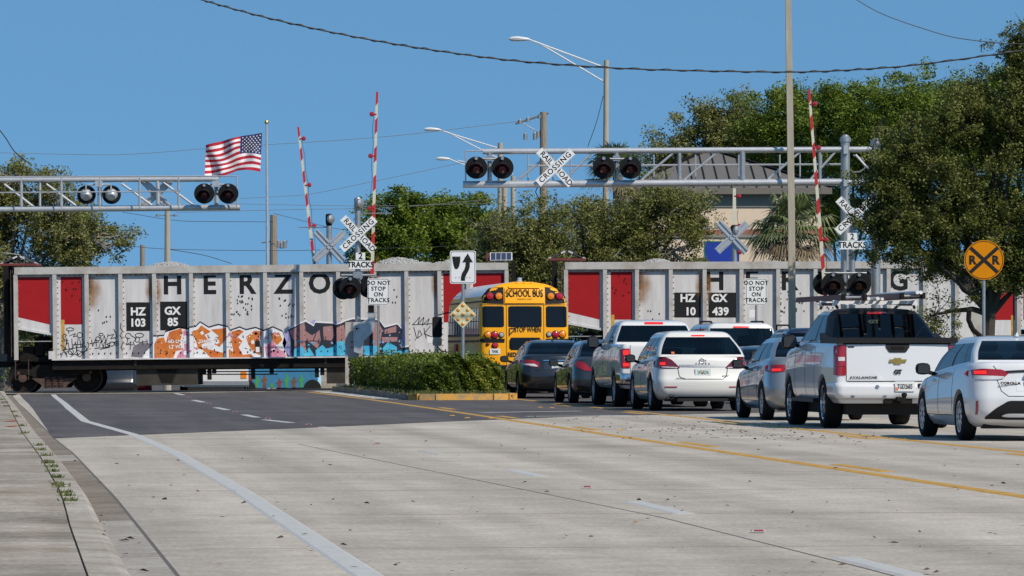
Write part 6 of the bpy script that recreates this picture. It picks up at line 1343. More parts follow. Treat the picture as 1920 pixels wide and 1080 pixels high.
def tree(name, label, ells, d, lm, n_leaf, size, seed, trunk=None, n_clump=260, sig=.32, bark='bark', n_br=70, group=None, shell=(.5, 1.0), twr=.02, depth=1.0, trunk_r=.22, stray=.04, s1=.55, sub=9, fz=3.0):
    rg = np.random.default_rng(seed); rr = random.Random(seed); s = d / F
    E = [(P(px, py, d + (dd if len(e) > 0 else 0)), rx * s, ry * s) for e in ells for (px, py, rx, ry, dd) in [e if len(e) == 5 else (*e, 0)]]
    zc = min(c.z for c, _, _ in E); bx = sum(c.x for c, _, _ in E) / len(E) if trunk is None else P(trunk, 650, d).x
    base = Vector((bx, d, gz(bx, d) - .02)); t = thing(name, label, 'tree', base, 0, group)
    vol = np.array([rx * ry for _, rx, ry in E]); pr = vol / vol.sum(); CL = []; PR = []
    n1 = max(8, n_clump // sub)
    for k in range(n1):
        c, rx, ry = E[rg.choice(len(E), p=pr)]; q = rg.normal(size=3); q /= np.linalg.norm(q); u = rg.uniform(shell[0], shell[1]) * rg.uniform(.8, 1.12)
        p = np.array(c) + q * u * np.array([rx, (rx + ry) * .5 * depth, ry]); PR.append(p); r1 = s1 * rg.uniform(.6, 1.35)
        for j in range(sub):
            e = p + rg.normal(size=3) * r1 * np.array([1, 1, .7])
            if e[2] < .2: e[2] = .2 + abs(rg.normal()) * .5
            CL.append(e)
    n_clump = len(CL)
    CL = np.array(CL); idx = rg.integers(0, n_clump, n_leaf); cs = rg.uniform(.55, 1.35, n_clump)[idx][:, None]
    L_ = CL[idx] + rg.normal(size=(n_leaf, 3)) * sig * cs * np.array([1, 1, .75])
    st = rg.random(n_leaf) < stray; L_[st] += np.clip(rg.normal(size=(st.sum(), 3)), -1.2, 1.2) * sig * .7
    dv = L_ - CL[idx]; rr_ = np.linalg.norm(dv, axis=1, keepdims=True) + 1e-6; L_ = CL[idx] + dv * np.minimum(1, 2.0 * sig * cs / rr_)
    L_[:, 2] = np.maximum(L_[:, 2], .1)
    quads('crown', leaf_quads(L_, size, rg), lm, t, origin=base)
    fork = Vector((bx, d, max(1.4, min(zc, fz)))); top = Vector((bx + rr.uniform(-.3, .3), d, fork.z))
    MB().tube([base, base + (top - base) * .4 + Vector((.05, 0, 0)), top + Vector((0, 0, .3))], [trunk_r * 1.35, trunk_r, trunk_r * .8], n=10).build('trunk', M[bark], t, base, smoothed=True)
    limbs = []
    for c, rx, ry in E:
        m1 = top.lerp(c, .5) + Vector((rr.uniform(-.3, .3), rr.uniform(-.3, .3), rr.uniform(-.1, .5))); limbs.append((top, m1, c))
        MB().tube([top, top.lerp(m1, .5) + Vector((rr.uniform(-.1,.1), 0, .1)), m1, c], [trunk_r * .55, trunk_r * .42, trunk_r * .3, trunk_r * .14], n=7).build('limb', M[bark], t, base, smoothed=True)
    b = MB()
    for k in range(n_br):
        q = Vector(CL[k % n_clump]); c = min((l[2] for l in limbs), key=lambda c_: (c_ - q).length); m1 = c.lerp(q, .5) + Vector([rr.uniform(-.25, .25) for _ in range(3)])
        b.tube([c.lerp(q, .05), m1, q, q + (q - m1).normalized() * .3 + Vector([rr.uniform(-.15, .15) for _ in range(3)])], [twr * 1.6, twr * 1.2, twr * .7, twr * .3], n=4, caps=False)
        for j in range(3):
            e = q.lerp(m1, rr.uniform(0, .8)); b.tube([e, e + Vector([rr.uniform(-.35, .35) for _ in range(3)])], [twr * .6, twr * .25], n=3, caps=False)
    o = b.build('branches', M['twig'] if bark == 'bark' else M[bark], t, base, fixn=False); o['kind'] = 'stuff'
    return t
GRP = 'trees behind the railway'
tree('oak_tree', 'grey green oak at the left edge behind the wagon', [(-40,400,90,100),(60,400,80,85),(130,400,70,62),(165,445,68,55),(60,500,110,80),(160,520,60,50),(-60,540,90,90),(90,600,120,70),(30,340,50,45)], 180, LM['olive'], 90000, .125, 11, trunk=10, n_clump=900, sig=.20, n_br=520, twr=.02, s1=.5)
tree('tree', 'round green tree behind the gravel load, with the highest crown of its clump', [(765,398,46,38),(740,440,52,45),(720,490,60,50),(780,470,50,50),(775,560,60,60)], 206, LM['green'], 64000, .15, 12, n_clump=380, sig=.25, n_br=60, s1=.5, group=GRP, bark='bark_dk', shell=(.35,1))
tree('tree', 'green tree between the round tree and the thin grey pole', [(835,398,46,32),(885,410,42,36),(850,450,70,50),(905,460,50,50),(840,520,80,50)], 209, LM['green'], 64000, .15, 13, n_clump=380, sig=.25, n_br=60, s1=.5, group=GRP, bark='bark_dk', shell=(.35,1))
tree('scrub_oak', 'sparse olive scrub oak behind the gap between the two wagons', [(950,435,62,52),(1010,425,60,50),(985,480,80,50),(1040,500,60,60),(930,500,50,50),(1000,580,90,70)], 178, LM['scrub'], 62000, .11, 14, n_clump=860, sig=.18, n_br=560, twr=.017, stray=.10, s1=.42)
tree('scrub_oak', 'twisted olive scrub oak in front of the cream building', [(1100,425,62,55),(1170,420,62,48),(1230,395,58,46),(1285,400,42,44),(1180,480,100,45),(1260,470,60,40),(1110,500,70,50)], 181, LM['scrub'], 70000, .11, 15, n_clump=940, sig=.18, n_br=600, twr=.019, stray=.10, s1=.42)
tree('oak_tree', 'olive tree rising above the brown hip roof', [(1370,235,60,46),(1335,262,42,34),(1420,240,60,50),(1400,300,80,50),(1250,290,40,28),(1290,310,40,30)], 236, LM['olive'], 52000, .15, 16, n_clump=480, sig=.26, n_br=200, s1=.6, group=GRP)
tree('oak_tree', 'bright green tree just left of the tall gate arm', [(1460,235,48,52),(1500,220,50,46),(1480,300,60,60),(1500,380,60,60)], 230, LM['green'], 52000, .15, 17, n_clump=400, sig=.27, n_br=60, s1=.6, group=GRP, bark='bark_dk')
tree('oak_tree', 'bright green tree behind the cantilever column', [(1570,215,62,55),(1610,210,60,50),(1580,300,80,70),(1640,300,70,70),(1560,400,70,60)], 226, LM['green'], 64000, .15, 18, n_clump=480, sig=.27, n_br=60, s1=.6, group=GRP, bark='bark_dk')
tree('oak_tree', 'tall green tree with the highest crown at the upper right', [(1720,200,82,62),(1790,190,80,55),(1690,260,80,70),(1800,270,90,80),(1880,200,80,70),(1960,190,80,80),(1900,300,90,80)], 222, LM['green'], 84000, .15, 19, n_clump=600, sig=.27, n_br=60, s1=.6, group=GRP, bark='bark_dk')
tree('live_oak', 'big dark live oak hanging over the right lanes in the foreground', [(1730,300,80,80),(1800,215,80,80),(1880,230,90,110),(1915,95,34,44),(1975,230,70,130),(1690,370,75,62),(1668,412,50,46),(1770,410,90,75),(1860,400,90,85),(1930,150,50,70),(1640,330,34,44),(1940,440,90,100),(1640,440,34,34),(1700,452,52,36),(1770,482,40,34),(1900,495,60,50),(1752,590,12,34)], 122, LM['near'], 210000, .08, 20, trunk=1840, n_clump=2400, sig=.12, bark='bark_dk', n_br=900, twr=.010, trunk_r=.17, shell=(.25,1.08), depth=.8, stray=.08, s1=.33, sub=10, fz=3.4)
def palm(label, px, py, d, R, seed, droop=.6, n=34):
    rg = random.Random(seed); c = P(px, py, d); base = Vector((c.x, d, gz(c.x, d))); t = thing('cabbage_palm', label, 'palm', base)
    MB().tube([base, base + (c - base) * .5, c], [.2, .17, .19], n=10).build('trunk', M['bark'], t, base, smoothed=True)
    for k in range(n):
        az = rg.uniform(0, 6.28); el = rg.uniform(-.7, 1.35); dead = el < -.35; d_ = Vector((math.cos(az) * math.cos(el), math.sin(az) * math.cos(el), math.sin(el))); ln = R * rg.uniform(.45, .65)
        e = c + d_ * ln + Vector((0, 0, -.1 * R)); b = MB(); side = d_.cross(Vector((0, 0, 1))).normalized(); upv = side.cross(d_).normalized()
        b.tube([c, c.lerp(e, .6) + Vector((0,0,.06)), e], [.02, .016, .01], n=4, caps=False)
        for j in range(22):
            a = math.radians(-100 + 200 * j / 21); q = (d_ * math.cos(a) + side * math.sin(a)).normalized(); l_ = R * rg.uniform(.5, .62) * (1 - .25 * abs(a) / 1.75)
            tip = e + q * l_ + upv * .10 * R - Vector((0, 0, droop * R * .3 * rg.uniform(.5, 1.3))); mid = e + q * l_ * .55 + upv * .08 * R; wv = q.cross(upv).normalized() * .028 * (R / 1.4)
            b.add([e, mid + wv, tip, mid - wv], [(0,1,2,3)])
        b.build('frond', M['frond_dead'] if dead else (M['frond'] if rg.random() < .75 else M['frond2']), t, base, fixn=False)
M['frond'] = mat('palm_frond', (.12,.155,.05), .45, var=.3); M['frond2'] = mat('palm_frond_pale', (.16,.18,.07), .45, var=.3); M['frond_dead'] = mat('dead_frond', (.20,.15,.09), .8, var=.4)
palm('fan palm behind the cantilever lamps', 1158, 328, 188, 1.6, 5)
palm('fan palm with drooping fronds beside the tall concrete pole', 1487, 428, 170, 1.75, 6, droop=.9, n=44)
palm('small fan palm peeking over the green trees', 893, 392, 214, 1.0, 8, n=20)

# hedge on the median
rg = np.random.default_rng(3); n = 62000; hu0, hu1, hv0, hv1, hz0, hz1 = 115.1, 139.5, 9.72, 11.72, .16, .94
face = rg.random(n); u = rg.uniform(hu0, hu1, n); v_ = rg.uniform(hv0, hv1, n); z = rg.uniform(hz0, hz1, n); q = np.abs(rg.normal(size=n)) * .12
k = face < .34; v_[k] = hv0 + q[k]; k = (face >= .34) & (face < .62); z[k] = hz1 - q[k]; k = (face >= .62) & (face < .90); u[k] = hu0 + q[k] * 1.3
k = face >= .90; v_[k] = hv1 - q[k]
bump = .10 * np.sin(u * 1.7 + 1) * np.sin(v_ * 3.1) + .08 * np.sin(u * 4.3 + z * 5) + .07 * np.sin(v_ * 7.7 + z * 3) + .05 * np.sin(v_ * 17 + z * 11 + u * 9)
ec = np.maximum(0, 1 - (u - hu0) / .55) * np.maximum(0, (z - .5) / .44); ev = np.maximum(0, 1 - np.minimum(v_ - hv0, hv1 - v_) / .45); u = u + ec * .16 + .30 * ev ** 2 * np.maximum(0, 1 - (u - hu0) / .6); z = z - .16 * ev ** 2 * (z - hz0) / (hz1 - hz0)
z2 = z + bump * (z - hz0) / (hz1 - hz0) + .06 * smooth(0.5); u = u + bump * .8 * (u < hu0 + 1); v_ = v_ - bump * .6 * (v_ < hv0 + .5)
rnd_c = ((u - hu0) < .35) & (v_ < hv0 + .35); 
C = np.stack([-SA * u + CA * v_, CA * u + SA * v_, np.maximum(z2, .14)], 1)
hb = UV(hu0, 10.7); ht = thing('hedge', 'clipped green hedge filling the median island', 'hedge', hb)
quads('foliage', leaf_quads(C, .072, rg, up=.5, asp=.6), LM['hedge'], ht, origin=hb)
b = MB()
for k in range(900):
    uu, vv = rg.uniform(hu0 + .05, hu1), rg.uniform(hv0 + .08, hv1); p = UV(uu, vv); p.z = .1; e = p + Vector((rg.normal() * .15, rg.normal() * .15, rg.uniform(.4, .85))); b.tube([p, p.lerp(e, .5) + Vector((rg.normal() * .04, 0, 0)), e], [.011, .008, .004], n=3, caps=False)
o = b.build('stems', M['bark'], ht, hb, fixn=False); o['kind'] = 'stuff'
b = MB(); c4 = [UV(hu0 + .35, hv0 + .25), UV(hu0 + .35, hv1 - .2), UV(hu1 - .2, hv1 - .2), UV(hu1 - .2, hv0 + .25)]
b.add([p + Vector((0,0,.12)) for p in c4] + [p + Vector((0,0,.76)) for p in c4], [(0,1,5,4),(1,2,6,5),(2,3,7,6),(3,0,4,7),(4,5,6,7)]); b.build('dark_core', mat('hedge_core_shade', (.012,.02,.006), 1.0, var=.6, vscale=8), ht, hb)  # solid box behind the leaves, inner shade put into its dark colour
# grass at the hedge foot, weeds in the sidewalk crack, shrubs beyond the tracks
def tufts(name, pts, hgt, m, seed, per=22, spread=.1):
    rg = np.random.default_rng(seed); Q = []
    for p in pts:
        for k in range(per):
            a = np.array(p) + np.array([rg.normal() * spread, rg.normal() * spread * 1.6, 0]); e = a + np.array([rg.normal() * hgt * .5, rg.normal() * hgt * .5, hgt * rg.uniform(.4, 1.1)]); w_ = np.array([.006 + hgt * .05, 0, 0]); Q.append([a - w_, a + w_, e + w_ * .2, e - w_ * .2])
    return quads(name, np.array(Q), m, None, 'stuff')
GM_ = leaf_mat('grass_blades', [(.05,.07,.02), (.10,.13,.035), (.16,.16,.06), (.20,.17,.09)], trans=.3)
tufts('median_grass', [tuple(UV(rk.uniform(U0 + .2, U0 + .9), rk.uniform(9.5, 11.7)) + Vector((0,0,.12))) for _ in range(50)] + [tuple(UV(rk.uniform(U0 + .5, 139), rk.uniform(9.42, 9.7)) + Vector((0,0,.12))) for _ in range(90)], .12, GM_, 5, 16)
wp = []
for px, py in ((128,968),(126,962),(112,950),(108,946),(98,918),(95,908),(88,900),(86,898),(84,884),(74,872),(70,862),(44,836),(40,820),(30,800),(24,790),(8,770),(12,778),(4,764),(120,958),(104,931)): p = G(px, py); wp.append((p.x + .01, p.y, p.z + .06 + .10 * smooth((p.y - 33) / 6)))
tufts('kerb_weeds', wp, .032, GM_, 6, 30, .03)
tufts('verge_grass', [(x, y, -.16) for x, y in ((rk.uniform(-17.5, -15.5), rk.uniform(128, 144)) for _ in range(140))], .15, GM_, 7, 14, .15)
for px, lab in ((206, 'low lime green shrub behind the left wheelset'), (95, 'low green shrub between the left wagon wheels')):
    c = P(px, 722, 176); rg2 = np.random.default_rng(px); C = np.array([c.x, 176, .25]) + rg2.normal(size=(1500, 3)) * np.array([.9, .3, .16]); C[:, 2] = np.maximum(C[:, 2], .0)
    o = thing('shrub', lab, 'shrub', (c.x, 176, -.1)); quads('foliage', leaf_quads(C, .1, rg2), LM['hedge'], o, origin=(c.x, 176, -.1))

# dense shrubs closing the view under the crowns
for i, (x0, x1, d_, h_, lab) in enumerate(((880, 1010, 184, 3.4, 'dense shrub under the scrub oak in the wagon gap'), (1000, 1120, 186, 3.6, 'dense shrub behind the second wagon left end'), (1110, 1240, 186, 3.0, 'dense shrub behind the second wagon below the building'), (-40, 70, 186, 3.0, 'dense shrub behind the first wagon left end'), (690, 890, 212, 3.5, 'dense shrub under the green trees'))):
    rg2 = np.random.default_rng(40 + i); a, c = P(x0, 0, d_).x, P(x1, 0, d_).x; n_ = int(5200 * (c - a) / 2.6); z0_ = gz(a, d_)
    C = np.stack([rg2.uniform(a, c, n_), d_ + rg2.normal(size=n_) * .7, z0_ + h_ * rg2.random(n_) ** .8], 1); C[:, 2] += .25 * np.sin(C[:, 0] * 3)
    o = thing('shrub', lab, 'shrub', ((a + c) / 2, d_, z0_)); quads('foliage', leaf_quads(C, .2, rg2), LM['olive'] if i != 4 else LM['green'], o, origin=((a + c) / 2, d_, z0_))
    b = MB()
    for k in range(14): xx = rg2.uniform(a, c); b.tube([(xx, d_, z0_), (xx + rg2.normal() * .2, d_, z0_ + h_ * .5), (xx + rg2.normal() * .4, d_, z0_ + h_ * .9)], [.05, .03, .01], n=5)
    b.build('stems', M['bark_dk'], o, ((a + c) / 2, d_, z0_), fixn=False)['kind'] = 'stuff'

# ------------------------------------------------------------------ cream building with brown hip roof
bx0, bx1 = P(1168, 0, 213).x, P(1560, 0, 213).x; ez = H + 298 / F * 213; rz_ = H + 365 / F * 221
base = Vector(((bx0 + bx1) / 2, 214.5, 0)); t = thing('building', 'cream building with brown standing seam hip roof behind the train', 'building', base)
M['roof_br'] = mat('brown_metal_roof', (.165,.145,.125), .55, metal=.1, var=.12, vscale=1); M['cream'] = mat('cream_stucco', (.66,.53,.41), .9, var=.08); M['band'] = mat('grey_band', (.23,.21,.19), .9); M['brick_r'] = mat('red_band', (.30,.13,.09), .9)
rx0, rx1 = P(1318, 0, 221).x, P(1352, 0, 221).x; A0, A1, B0, B1 = Vector((bx0, 213, ez)), Vector((bx1, 213, ez)), Vector((bx0, 231, ez)), Vector((bx1, 231, ez)); R0, R1 = Vector((rx0, 222, rz_)), Vector((rx1, 222, rz_))
rf = MB().add([A0, A1, B1, B0, R0, R1], [(0,1,5,4),(1,2,5),(2,3,4,5),(3,0,4)]).build('roof', M['roof_br'], t, base)
nl = (A1 - A0).normalized()
def on_front(x): # roof height along the front plane at the hip or ridge
    if x < rx0: k = (x - bx0) / (rx0 - bx0); return A0.lerp(R0, k)
    if x > rx1: k = (bx1 - x) / (bx1 - rx1); return A1.lerp(R1, k)
    return R0.lerp(R1, (x - rx0) / (rx1 - rx0))
for x in np.arange(bx0 + .35, bx1 - .2, .56):
    e = on_front(x); MB().bar(Vector((x, 213, ez)) + Vector((0,-.02,.02)), e + Vector((0,-.02,.02)), .05, .05).build('roof_seam', M['seam_b'] if 'seam_b' in M else M['iron'], rf, base)
for a, c in ((A0, R0), (A1, R1), (R0, R1)): MB().bar(a + Vector((0,-.03,.04)), c + Vector((0,-.03,.04)), .14, .10).build('ridge_cap', M['iron'], rf, base)
MB().box(bx0, bx1, 212.95, 213.1, ez - .28, ez - .002).build('fascia', M['roof_br'], t, base)
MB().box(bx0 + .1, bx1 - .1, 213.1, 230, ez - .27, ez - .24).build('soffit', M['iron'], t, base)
MB().box(bx0 + .5, bx1 - .5, 213.42, 230, -1, ez - .27).build('wall', M['cream'], t, base)
zz = lambda py: H + (650 - py) / F * 214.2
MB().box(bx0 + .45, bx1 - .45, 213.36, 213.46, zz(389), zz(368)).build('wall_band', M['band'], t, base)
MB().box(bx0 + .45, bx1 - .45, 213.36, 213.46, zz(440), zz(431)).build('wall_band', M['brick_r'], t, base)
MB().box(bx0 + .45, bx1 - .45, 213.35, 213.46, zz(446), zz(440.2)).build('wall_band', M['band'], t, base)
# blue sign
base = P(1354, 700, 184); base.z = 0; t = thing('blue_sign', 'blue board with green edge below the cream building', 'sign', base)
a, c = P(1322, 454, 184) - base, P(1386, 498, 184) - base
MB().box(a.x, c.x, -.05, .05, c.z - 2, a.z).build('board', mat('sign_blue', (.008,.035,.33), .5), t); MB().box(a.x - .05, a.x - .001, -.06, .06, c.z - 2, a.z + .04).box(a.x, c.x, -.06, .06, a.z, a.z + .04).build('edge', mat('sign_green', (.02,.18,.11), .5), t)
for x in (a.x + .2, c.x - .2): MB().box(x - .06, x + .06, .06, .14, 0, a.z - .5).build('post', M['gal'], t)

# ------------------------------------------------------------------ poles, lamps, wires
def lamp_head(parent, base, tip, ln, m='alu'):
    p = tip - base; prof = [(0, .02, 0), (.15, .075, .05), (.45, .105, .055), (.8, .085, .045), (1, .04, .03)]
    b = MB(); n = 10; vs = []
    for k, hw, hz in prof:
        for i in range(n): a = 2 * math.pi * i / n; vs.append(p + Vector((k * ln, math.cos(a) * hw * 1.5, math.sin(a) * hz * 1.5 + (.04 if math.sin(a) > 0 else 0) * math.sin(math.pi * min(1, k + .1)))))
    b.v = [tuple(v) for v in vs]; b.f = [(j*n+i, j*n+(i+1)%n, (j+1)*n+(i+1)%n, (j+1)*n+i) for j in range(4) for i in range(n)] + [tuple(range(n)), tuple(range(4*n, 5*n))]; b.m = [0] * len(b.f)
    return b.build('lamp_head', M['lamp_w'], parent, smoothed=True)
M['lamp_w'] = mat('lamp_housing', (.62,.63,.64), .4)
def street_light(label, px, top, d, head, hl, arm2, w_=.13, m='pole_conc', lean=0):
    base = P(px, 700, d); base.z = gz(base.x, d); t = thing('street_light', label, 'street light', base, 0, 'street lights beyond the railway'); q = lambda x, y: P(x, y, d) - base
    tp = q(px + lean, top); MB().cyl((0,0,0), tp, w_ * 1.15, w_ * .8, n=12).build('pole', M[m], t, smoothed=True)
    lamp_head(t, base, P(*head, d), hl * d / F); e = q(head[0] + hl - 2, head[1])
    MB().tube([e, e + (q(px, top + 18) - e) * .22 + Vector((0,0,.02)), q(px, arm2[0])], .035, n=6).build('arm', M['lamp_w'], t, smoothed=True); MB().tube([e.lerp(q(px, arm2[0]), .14), q(px, arm2[1])], .03, n=6).build('brace', M['lamp_w'], t)
    return t
street_light('street light on a tall concrete pole above the cantilever', 1134, 113, 190, (953, 73.5), 39, (127, 154), lean=3)
street_light('smaller street light whose arm ends left of the cantilever', 938, 268, 238, (794, 243), 31, (279, 299), w_=.16)
street_light('lowest street light just left of the cantilever end', 962, 330, 262, (817, 298), 27, (318, 326), w_=.16)
base = P(1486, 700, 125); base.z = 0; t = thing('concrete_pole', 'tall plain concrete pole rising out of the picture behind the silver sedan', 'pole', base)
MB().tube([(0,0,0), P(1484, 400, 125) - base, P(1477, -60, 125) - base], [.135, .125, .105], n=4).build('shaft', M['pole_conc'], t)
def upole(label, px, top, d, r=.15, m='wood', arms=(), cans=()):
    base = P(px, 700, d); base.z = gz(base.x, d); t = thing('utility_pole', label, 'utility pole', base, 0, 'utility poles beyond the railway'); q = lambda x, y: P(x, y, d) - base
    MB().cyl((0,0,0), q(px, top), r * 1.25, r * .85, n=10).build('pole', M[m], t, smoothed=True)
    for a, c, rr_ in arms: MB().cyl(q(*a), q(*c), rr_, n=6).build('cross_arm', M['gal'], t)
    for x, y, h_ in cans: MB().lathe([(0,0),(.09,0),(.09,h_*.8),(.04,h_*.9),(.03,h_),(0,h_)], q(x, y), (0,0,1), n=10).build('insulator', M['gal'], t)
    return t
upole('wooden utility pole with side bracket and insulators behind the cantilever', 1019, 210, 205, .17, arms=(((966, 232), (1028, 212), .05), ((1000, 250), (1018, 244), .03), ((978, 230), (1003, 244), .02), ((985, 246), (985, 262), .02), ((1003, 244), (1003, 262), .02)), cans=((985, 262, .3), (1003, 262, .32), (1009, 258, .3), (975, 232, .2), (990, 228, .2), (1012, 222, .2)))
upole('thin bare pole beside the green trees under the cantilever end', 946, 340, 215, .15, 'pole_conc')
upole('concrete utility pole rising above the first wagon near the left cantilever', 314, 394, 200, .13, 'pole_conc', arms=(((298, 404), (330, 404), .02),), cans=((296, 406, .1), (329, 406, .1)))
upole('short bare pole stub above the wagon at the left', 267, 459, 210, .12)
upole('utility pole with hanging transformers beside the flagpole', 513, 403, 205, .17, 'wood', arms=(((490, 455), (514, 452), .03), ((514, 455), (540, 452), .03)), cans=((522, 464, .32), (534, 465, .32), (528, 466, .3)))
def wire(label, pts, d, r, m='wire', twist=False):
    Q = [P(x, y, d if not isinstance(d, (tuple, list)) else d[0] + (d[1] - d[0]) * i / (len(pts) - 1)) for i, (x, y) in enumerate(pts)]
    xs = np.linspace(0, 1, len(Q)); tt = np.linspace(0, 1, 60); L = [Vector([float(pchip(xs, [p[k] for p in Q], np.array([t_]))[0]) for k in range(3)]) for t_ in tt]
    b = MB().tube(L, r, n=5)
    if twist:
        tt = np.linspace(0, 1, 420); b.tube([Vector([float(np.interp(t_, np.linspace(0, 1, 60), [p[k] for p in L])) for k in range(3)]) + Vector((0, math.sin(t_ * 260) * r * 1.5, math.cos(t_ * 260) * r * 1.5)) for t_ in tt], r * .55, n=4)
    return tag(b.build('overhead_cable', M[m]), label, 'cable', 'overhead cables')
wire('thick twisted black cable sagging across the whole sky', [(330,-16),(380,0),(500,33),(660,68),(820,95),(1000,117),(1240,131),(1480,135),(1660,127),(1900,97),(1990,84)], 112, .018, twist=True)
wire('thin black cable in the upper right corner of the sky', [(1590,-10),(1650,24),(1720,50),(1800,72),(1885,81),(1960,84)], 118, .011)
wire('thin wire dropping from the left picture edge to the oak', [(-20,220),(10,258),(28,285),(60,310)], 170, .02)
wire('faint pale wire crossing behind the flag', [(-20,286),(200,290),(420,276),(700,258),(985,226)], 205, .011, 'wire_grey')
wire('wire rising to the right behind the gate arms', [(450,372),(560,366),(700,340),(870,304)], 205, .010, 'wire_grey')
wire('upper wire of the pair over the green trees', [(430,382),(700,386),(960,380),(1320,372)], 205, .010, 'wire_grey')
wire('lower wire of the pair over the green trees', [(330,398),(600,392),(700,391),(930,373)], 205, .011, 'wire_grey')
wire('wire joining the two poles above the first wagon', [(240,461),(314,467),(513,470),(700,466),(960,458)], 204, .011)
wire('wire sloping from the transformer pole behind the crossbuck', [(513,400),(560,412),(640,430),(690,434)], 204, .010)
wire('wire sloping down from the left pole to the wagon', [(314,467),(380,478),(434,494)], 200, .014)
wire('wire between the left cantilever and the transformer pole', [(230,398),(360,415),(513,416)], 204, .011)
wire('thin stay wire hanging from the tall street light', [(1131,180),(1118,230),(1102,275)], 190, .014)

# flagpole and flag
fd = 176; base = P(503, 700, fd); base.z = gz(base.x, fd); t = thing('flagpole', 'slim silver flagpole above the first wagon', 'flagpole', base)
MB().cyl((0,0,0), P(500, 232, fd) - base, .07, .04, n=10).build('pole', M['alu'], t, smoothed=True); c = P(500, 229, fd) - base
MB().lathe([(0,-.08),(.06,-.05),(.08,0),(.06,.05),(0,.08)], c, (0,0,1), n=12).build('finial', M['gold'], t, smoothed=True)
nu, nv = 52, 39; rows = []
def flag_pt(s_, t_):       # s along the fly (0 at the hoist), t down
    tx = 491.5 - 103 * s_ - 3.5 * t_ + 2 * math.sin(s_ * 5); ty = 249 + 24 * s_ - 3 * math.sin(s_ * 3.0); by = 322 - 6 * math.sin(s_ * 4.2) * 1 + 7.5 * s_ + 6 * math.sin(max(0, s_ - .45) * 5.5)
    y = ty + (by - ty) * t_ + 2.5 * math.sin(s_ * 9 + t_ * 4) * math.sin(math.pi * t_) ; dd = .22 * math.sin(s_ * 11 - t_ * 3.2) * min(1, s_ * 3) + .12 * math.sin(s_ * 19 + t_ * 5) * s_
    return P(tx, y, fd) + Vector((0, dd, 0))
o_ = flag_pt(0, .5); b = MB()
for i in range(nu + 1):
    for j in range(nv + 1): b.v.append(tuple(flag_pt(i / nu, j / nv) - o_))
for i in range(nu):
    for j in range(nv):
        b.f.append((i*(nv+1)+j, (i+1)*(nv+1)+j, (i+1)*(nv+1)+j+1, i*(nv+1)+j+1)); st = j // 3; b.m.append(2 if (i < nu * .4 and st < 7) else (0 if st % 2 == 0 else 1))
M['flag_r'] = mat('flag_red', (.42,.012,.035), .8); M['flag_w'] = mat('flag_white', (.75,.74,.76), .8); M['flag_b'] = mat('flag_blue', (.022,.03,.13), .8)
fo = b.build('flag', [M['flag_r'], M['flag_w'], M['flag_b']], None, smoothed=True, fixn=False); fo.location = o_; tag(fo, 'red, white and blue striped flag flying from the flagpole', 'flag')
b = MB()
for r_ in range(9):
    for c_ in range(6 if r_ % 2 == 0 else 5):
        s_ = .4 * (.09 + (c_ + (0 if r_ % 2 == 0 else .5)) * .165); t_ = (7 / 13) * (.1 + r_ * .1); p = flag_pt(s_, t_) - o_ + Vector((0, -.012, 0)); b.flat([(math.sin(k * math.pi / 5) * (.038 if k % 2 == 0 else .017), math.cos(k * math.pi / 5) * (.038 if k % 2 == 0 else .017)) for k in range(10)], p, (1,0,0), (0,0,1))
b.build('stars', M['flag_w'], fo, fixn=False)['kind'] = 'stuff'

# ------------------------------------------------------------------ small things on the road
M['rpm_r'] = mat('red_marker', (.25,.03,.03), .4); M['rpm_y'] = mat('amber_marker', (.65,.30,.03), .4); M['rpm_w'] = mat('white_marker', (.42,.40,.38), .6)
def rpm(p, m, lab, i):
    t = thing('road_marker', lab, 'road marker', p + Vector((0,0,.012)), YAW, 'raised road markers')
    MB().add([(-.05,-.05,0),(.05,-.05,0),(.05,.05,0),(-.05,.05,0),(-.036,-.025,.012),(.036,-.025,.012),(.036,.025,.012),(-.036,.025,.012)], [(4,5,6,7),(0,1,5,4),(1,2,6,5),(2,3,7,6),(3,0,4,7)]).build('base', M['rpm_w'] if m == 'rpm_r' else M[m], t)
    MB().add([(-.036,-.053,.002),(.036,-.053,.002),(.030,-.031,.0115),(-.030,-.031,.0115)], [(0,1,2,3)]).build('reflector', M[m], t)
for i, (px, py) in enumerate(((355,746),(392,757.5),(440,773.5),(502,786),(579,797.5),(707,833),(1100,915.5),(1421,999))): rpm(G(px, py), 'rpm_r', ['farthest','second farthest','third farthest','fourth farthest','fifth farthest','third nearest','second nearest','nearest'][i] + ' red reflector on the white lane line', i)
for i, (px, py) in enumerate(((848,780.5),(921,785.5),(876,785),(1164,808),(1013,765),(1035,766),(1116,767))): rpm(G(px, py), 'rpm_y', ['amber road marker below the left end of the yellow median kerb','amber road marker under the middle of the yellow median kerb','amber road marker on the yellow line left of the middle one','amber road marker on the yellow line nearest the concrete','amber road marker just right of the yellow kerb end','amber road marker in front of the slate sedan','amber road marker in front of the white extended cab pickup'][i], i)
rr = random.Random(21); b = MB()
def litter(px, py, s):
    p = G(px, py); p.z += .014; a = rr.uniform(0, 6.3); ax = Vector((math.cos(a), math.sin(a), 0)); ay = Vector((-math.sin(a), math.cos(a), 0)); h_ = s * rr.uniform(.1, .7)
    b.add([p - ax * s, p + ay * s * .45 + Vector((0,0,h_)), p + ax * s + Vector((0,0,h_*.4)), p - ay * s * .45], [(0,1,2,3)], 0 if rr.random() < .8 else (1 if rr.random() < .6 else 2))
for _ in range(170): litter(rr.uniform(120, 1920), 800 + 290 * rr.random() ** 1.4, rr.uniform(.012, .035))
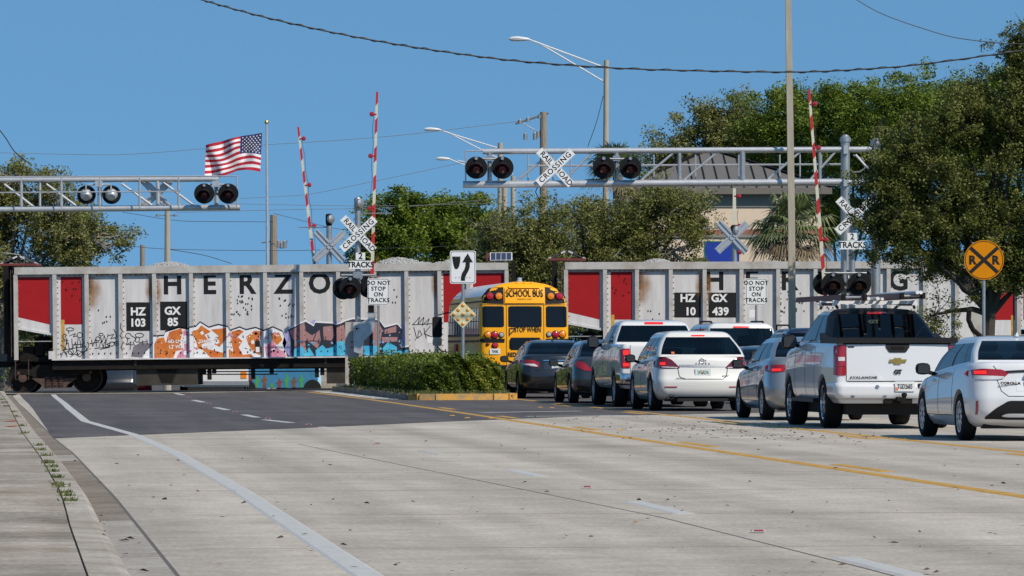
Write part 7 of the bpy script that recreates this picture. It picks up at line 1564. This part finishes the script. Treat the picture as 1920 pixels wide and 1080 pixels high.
for _ in range(330): x = rr.gauss(1330, 170); litter(x, min(900, max(782, rr.gauss(800 + (x - 1150) * .045, 9))), rr.uniform(.012, .035))
for _ in range(260): y = rr.uniform(880, 1010); x0 = at_y([(p[1], p[0]) for p in ((1080,200),(1000,178),(953,147),(900,110),(835,63))], 0) if False else np.interp(y, [835, 953, 1010, 1080], [63, 147, 180, 205]); litter(x0 + abs(rr.gauss(6, 12)), y, rr.uniform(.01, .024))
for px, py, s in ((285,960,.045),(308,940,.04),(345,893,.03),(334,866,.03),(236,1043,.03),(1248,914,.03),(1676,1022,.04),(1640,1012,.03)): litter(px, py, s)
def mark(px, py, w_, h_, c, name):
    p = G(px, py); z0 = p.z + .005
    if px < 60: z0 = .04 + .10 * smooth((p.y - 33) / 6) + gz(p.x, p.y) + .008
    return MB().add([(p.x - w_, p.y - h_, z0), (p.x + w_ * .8, p.y - h_ * .7, z0), (p.x + w_, p.y + h_, z0), (p.x - w_ * .7, p.y + h_ * .8, z0)], [(0,1,2,3)]).build(name, mat(name, c, .8, var=.4, vscale=20), walk if px < 60 else ROAD, fixn=False)
mark(21, 807, .07, .5, (.60,.12,.04), 'orange_paint_mark'); mark(22, 818, .06, .5, (.60,.14,.05), 'orange_paint_mark')
for px, py, s_, c, lab in ((131, 917, .05, (.10,.11,.28), 'small crumpled blue scrap of litter in the gutter'), (95, 858, .04, (.7,.7,.7), 'small crumpled white scrap of litter in the gutter')):
    p = G(px, py); o_ = tag(MB().add([(-s_,-s_,0),(s_,-s_*.6,.01),(s_*.7,s_,0),(-s_*.8,s_*.7,.015),(0,0,s_*.8)], [(0,1,4),(1,2,4),(2,3,4),(3,0,4)]).build('litter_scrap', mat('litter', c, .7)), lab, 'litter'); o_.location = p + Vector((0,0,.012))
lo = b.build('fallen_leaves', [mat('dry_leaf', (.09,.065,.045), .9), mat('tan_leaf', (.22,.15,.09), .9), mat('green_leaf', (.07,.11,.03), .9)], None, fixn=False); lo['kind'] = 'stuff'
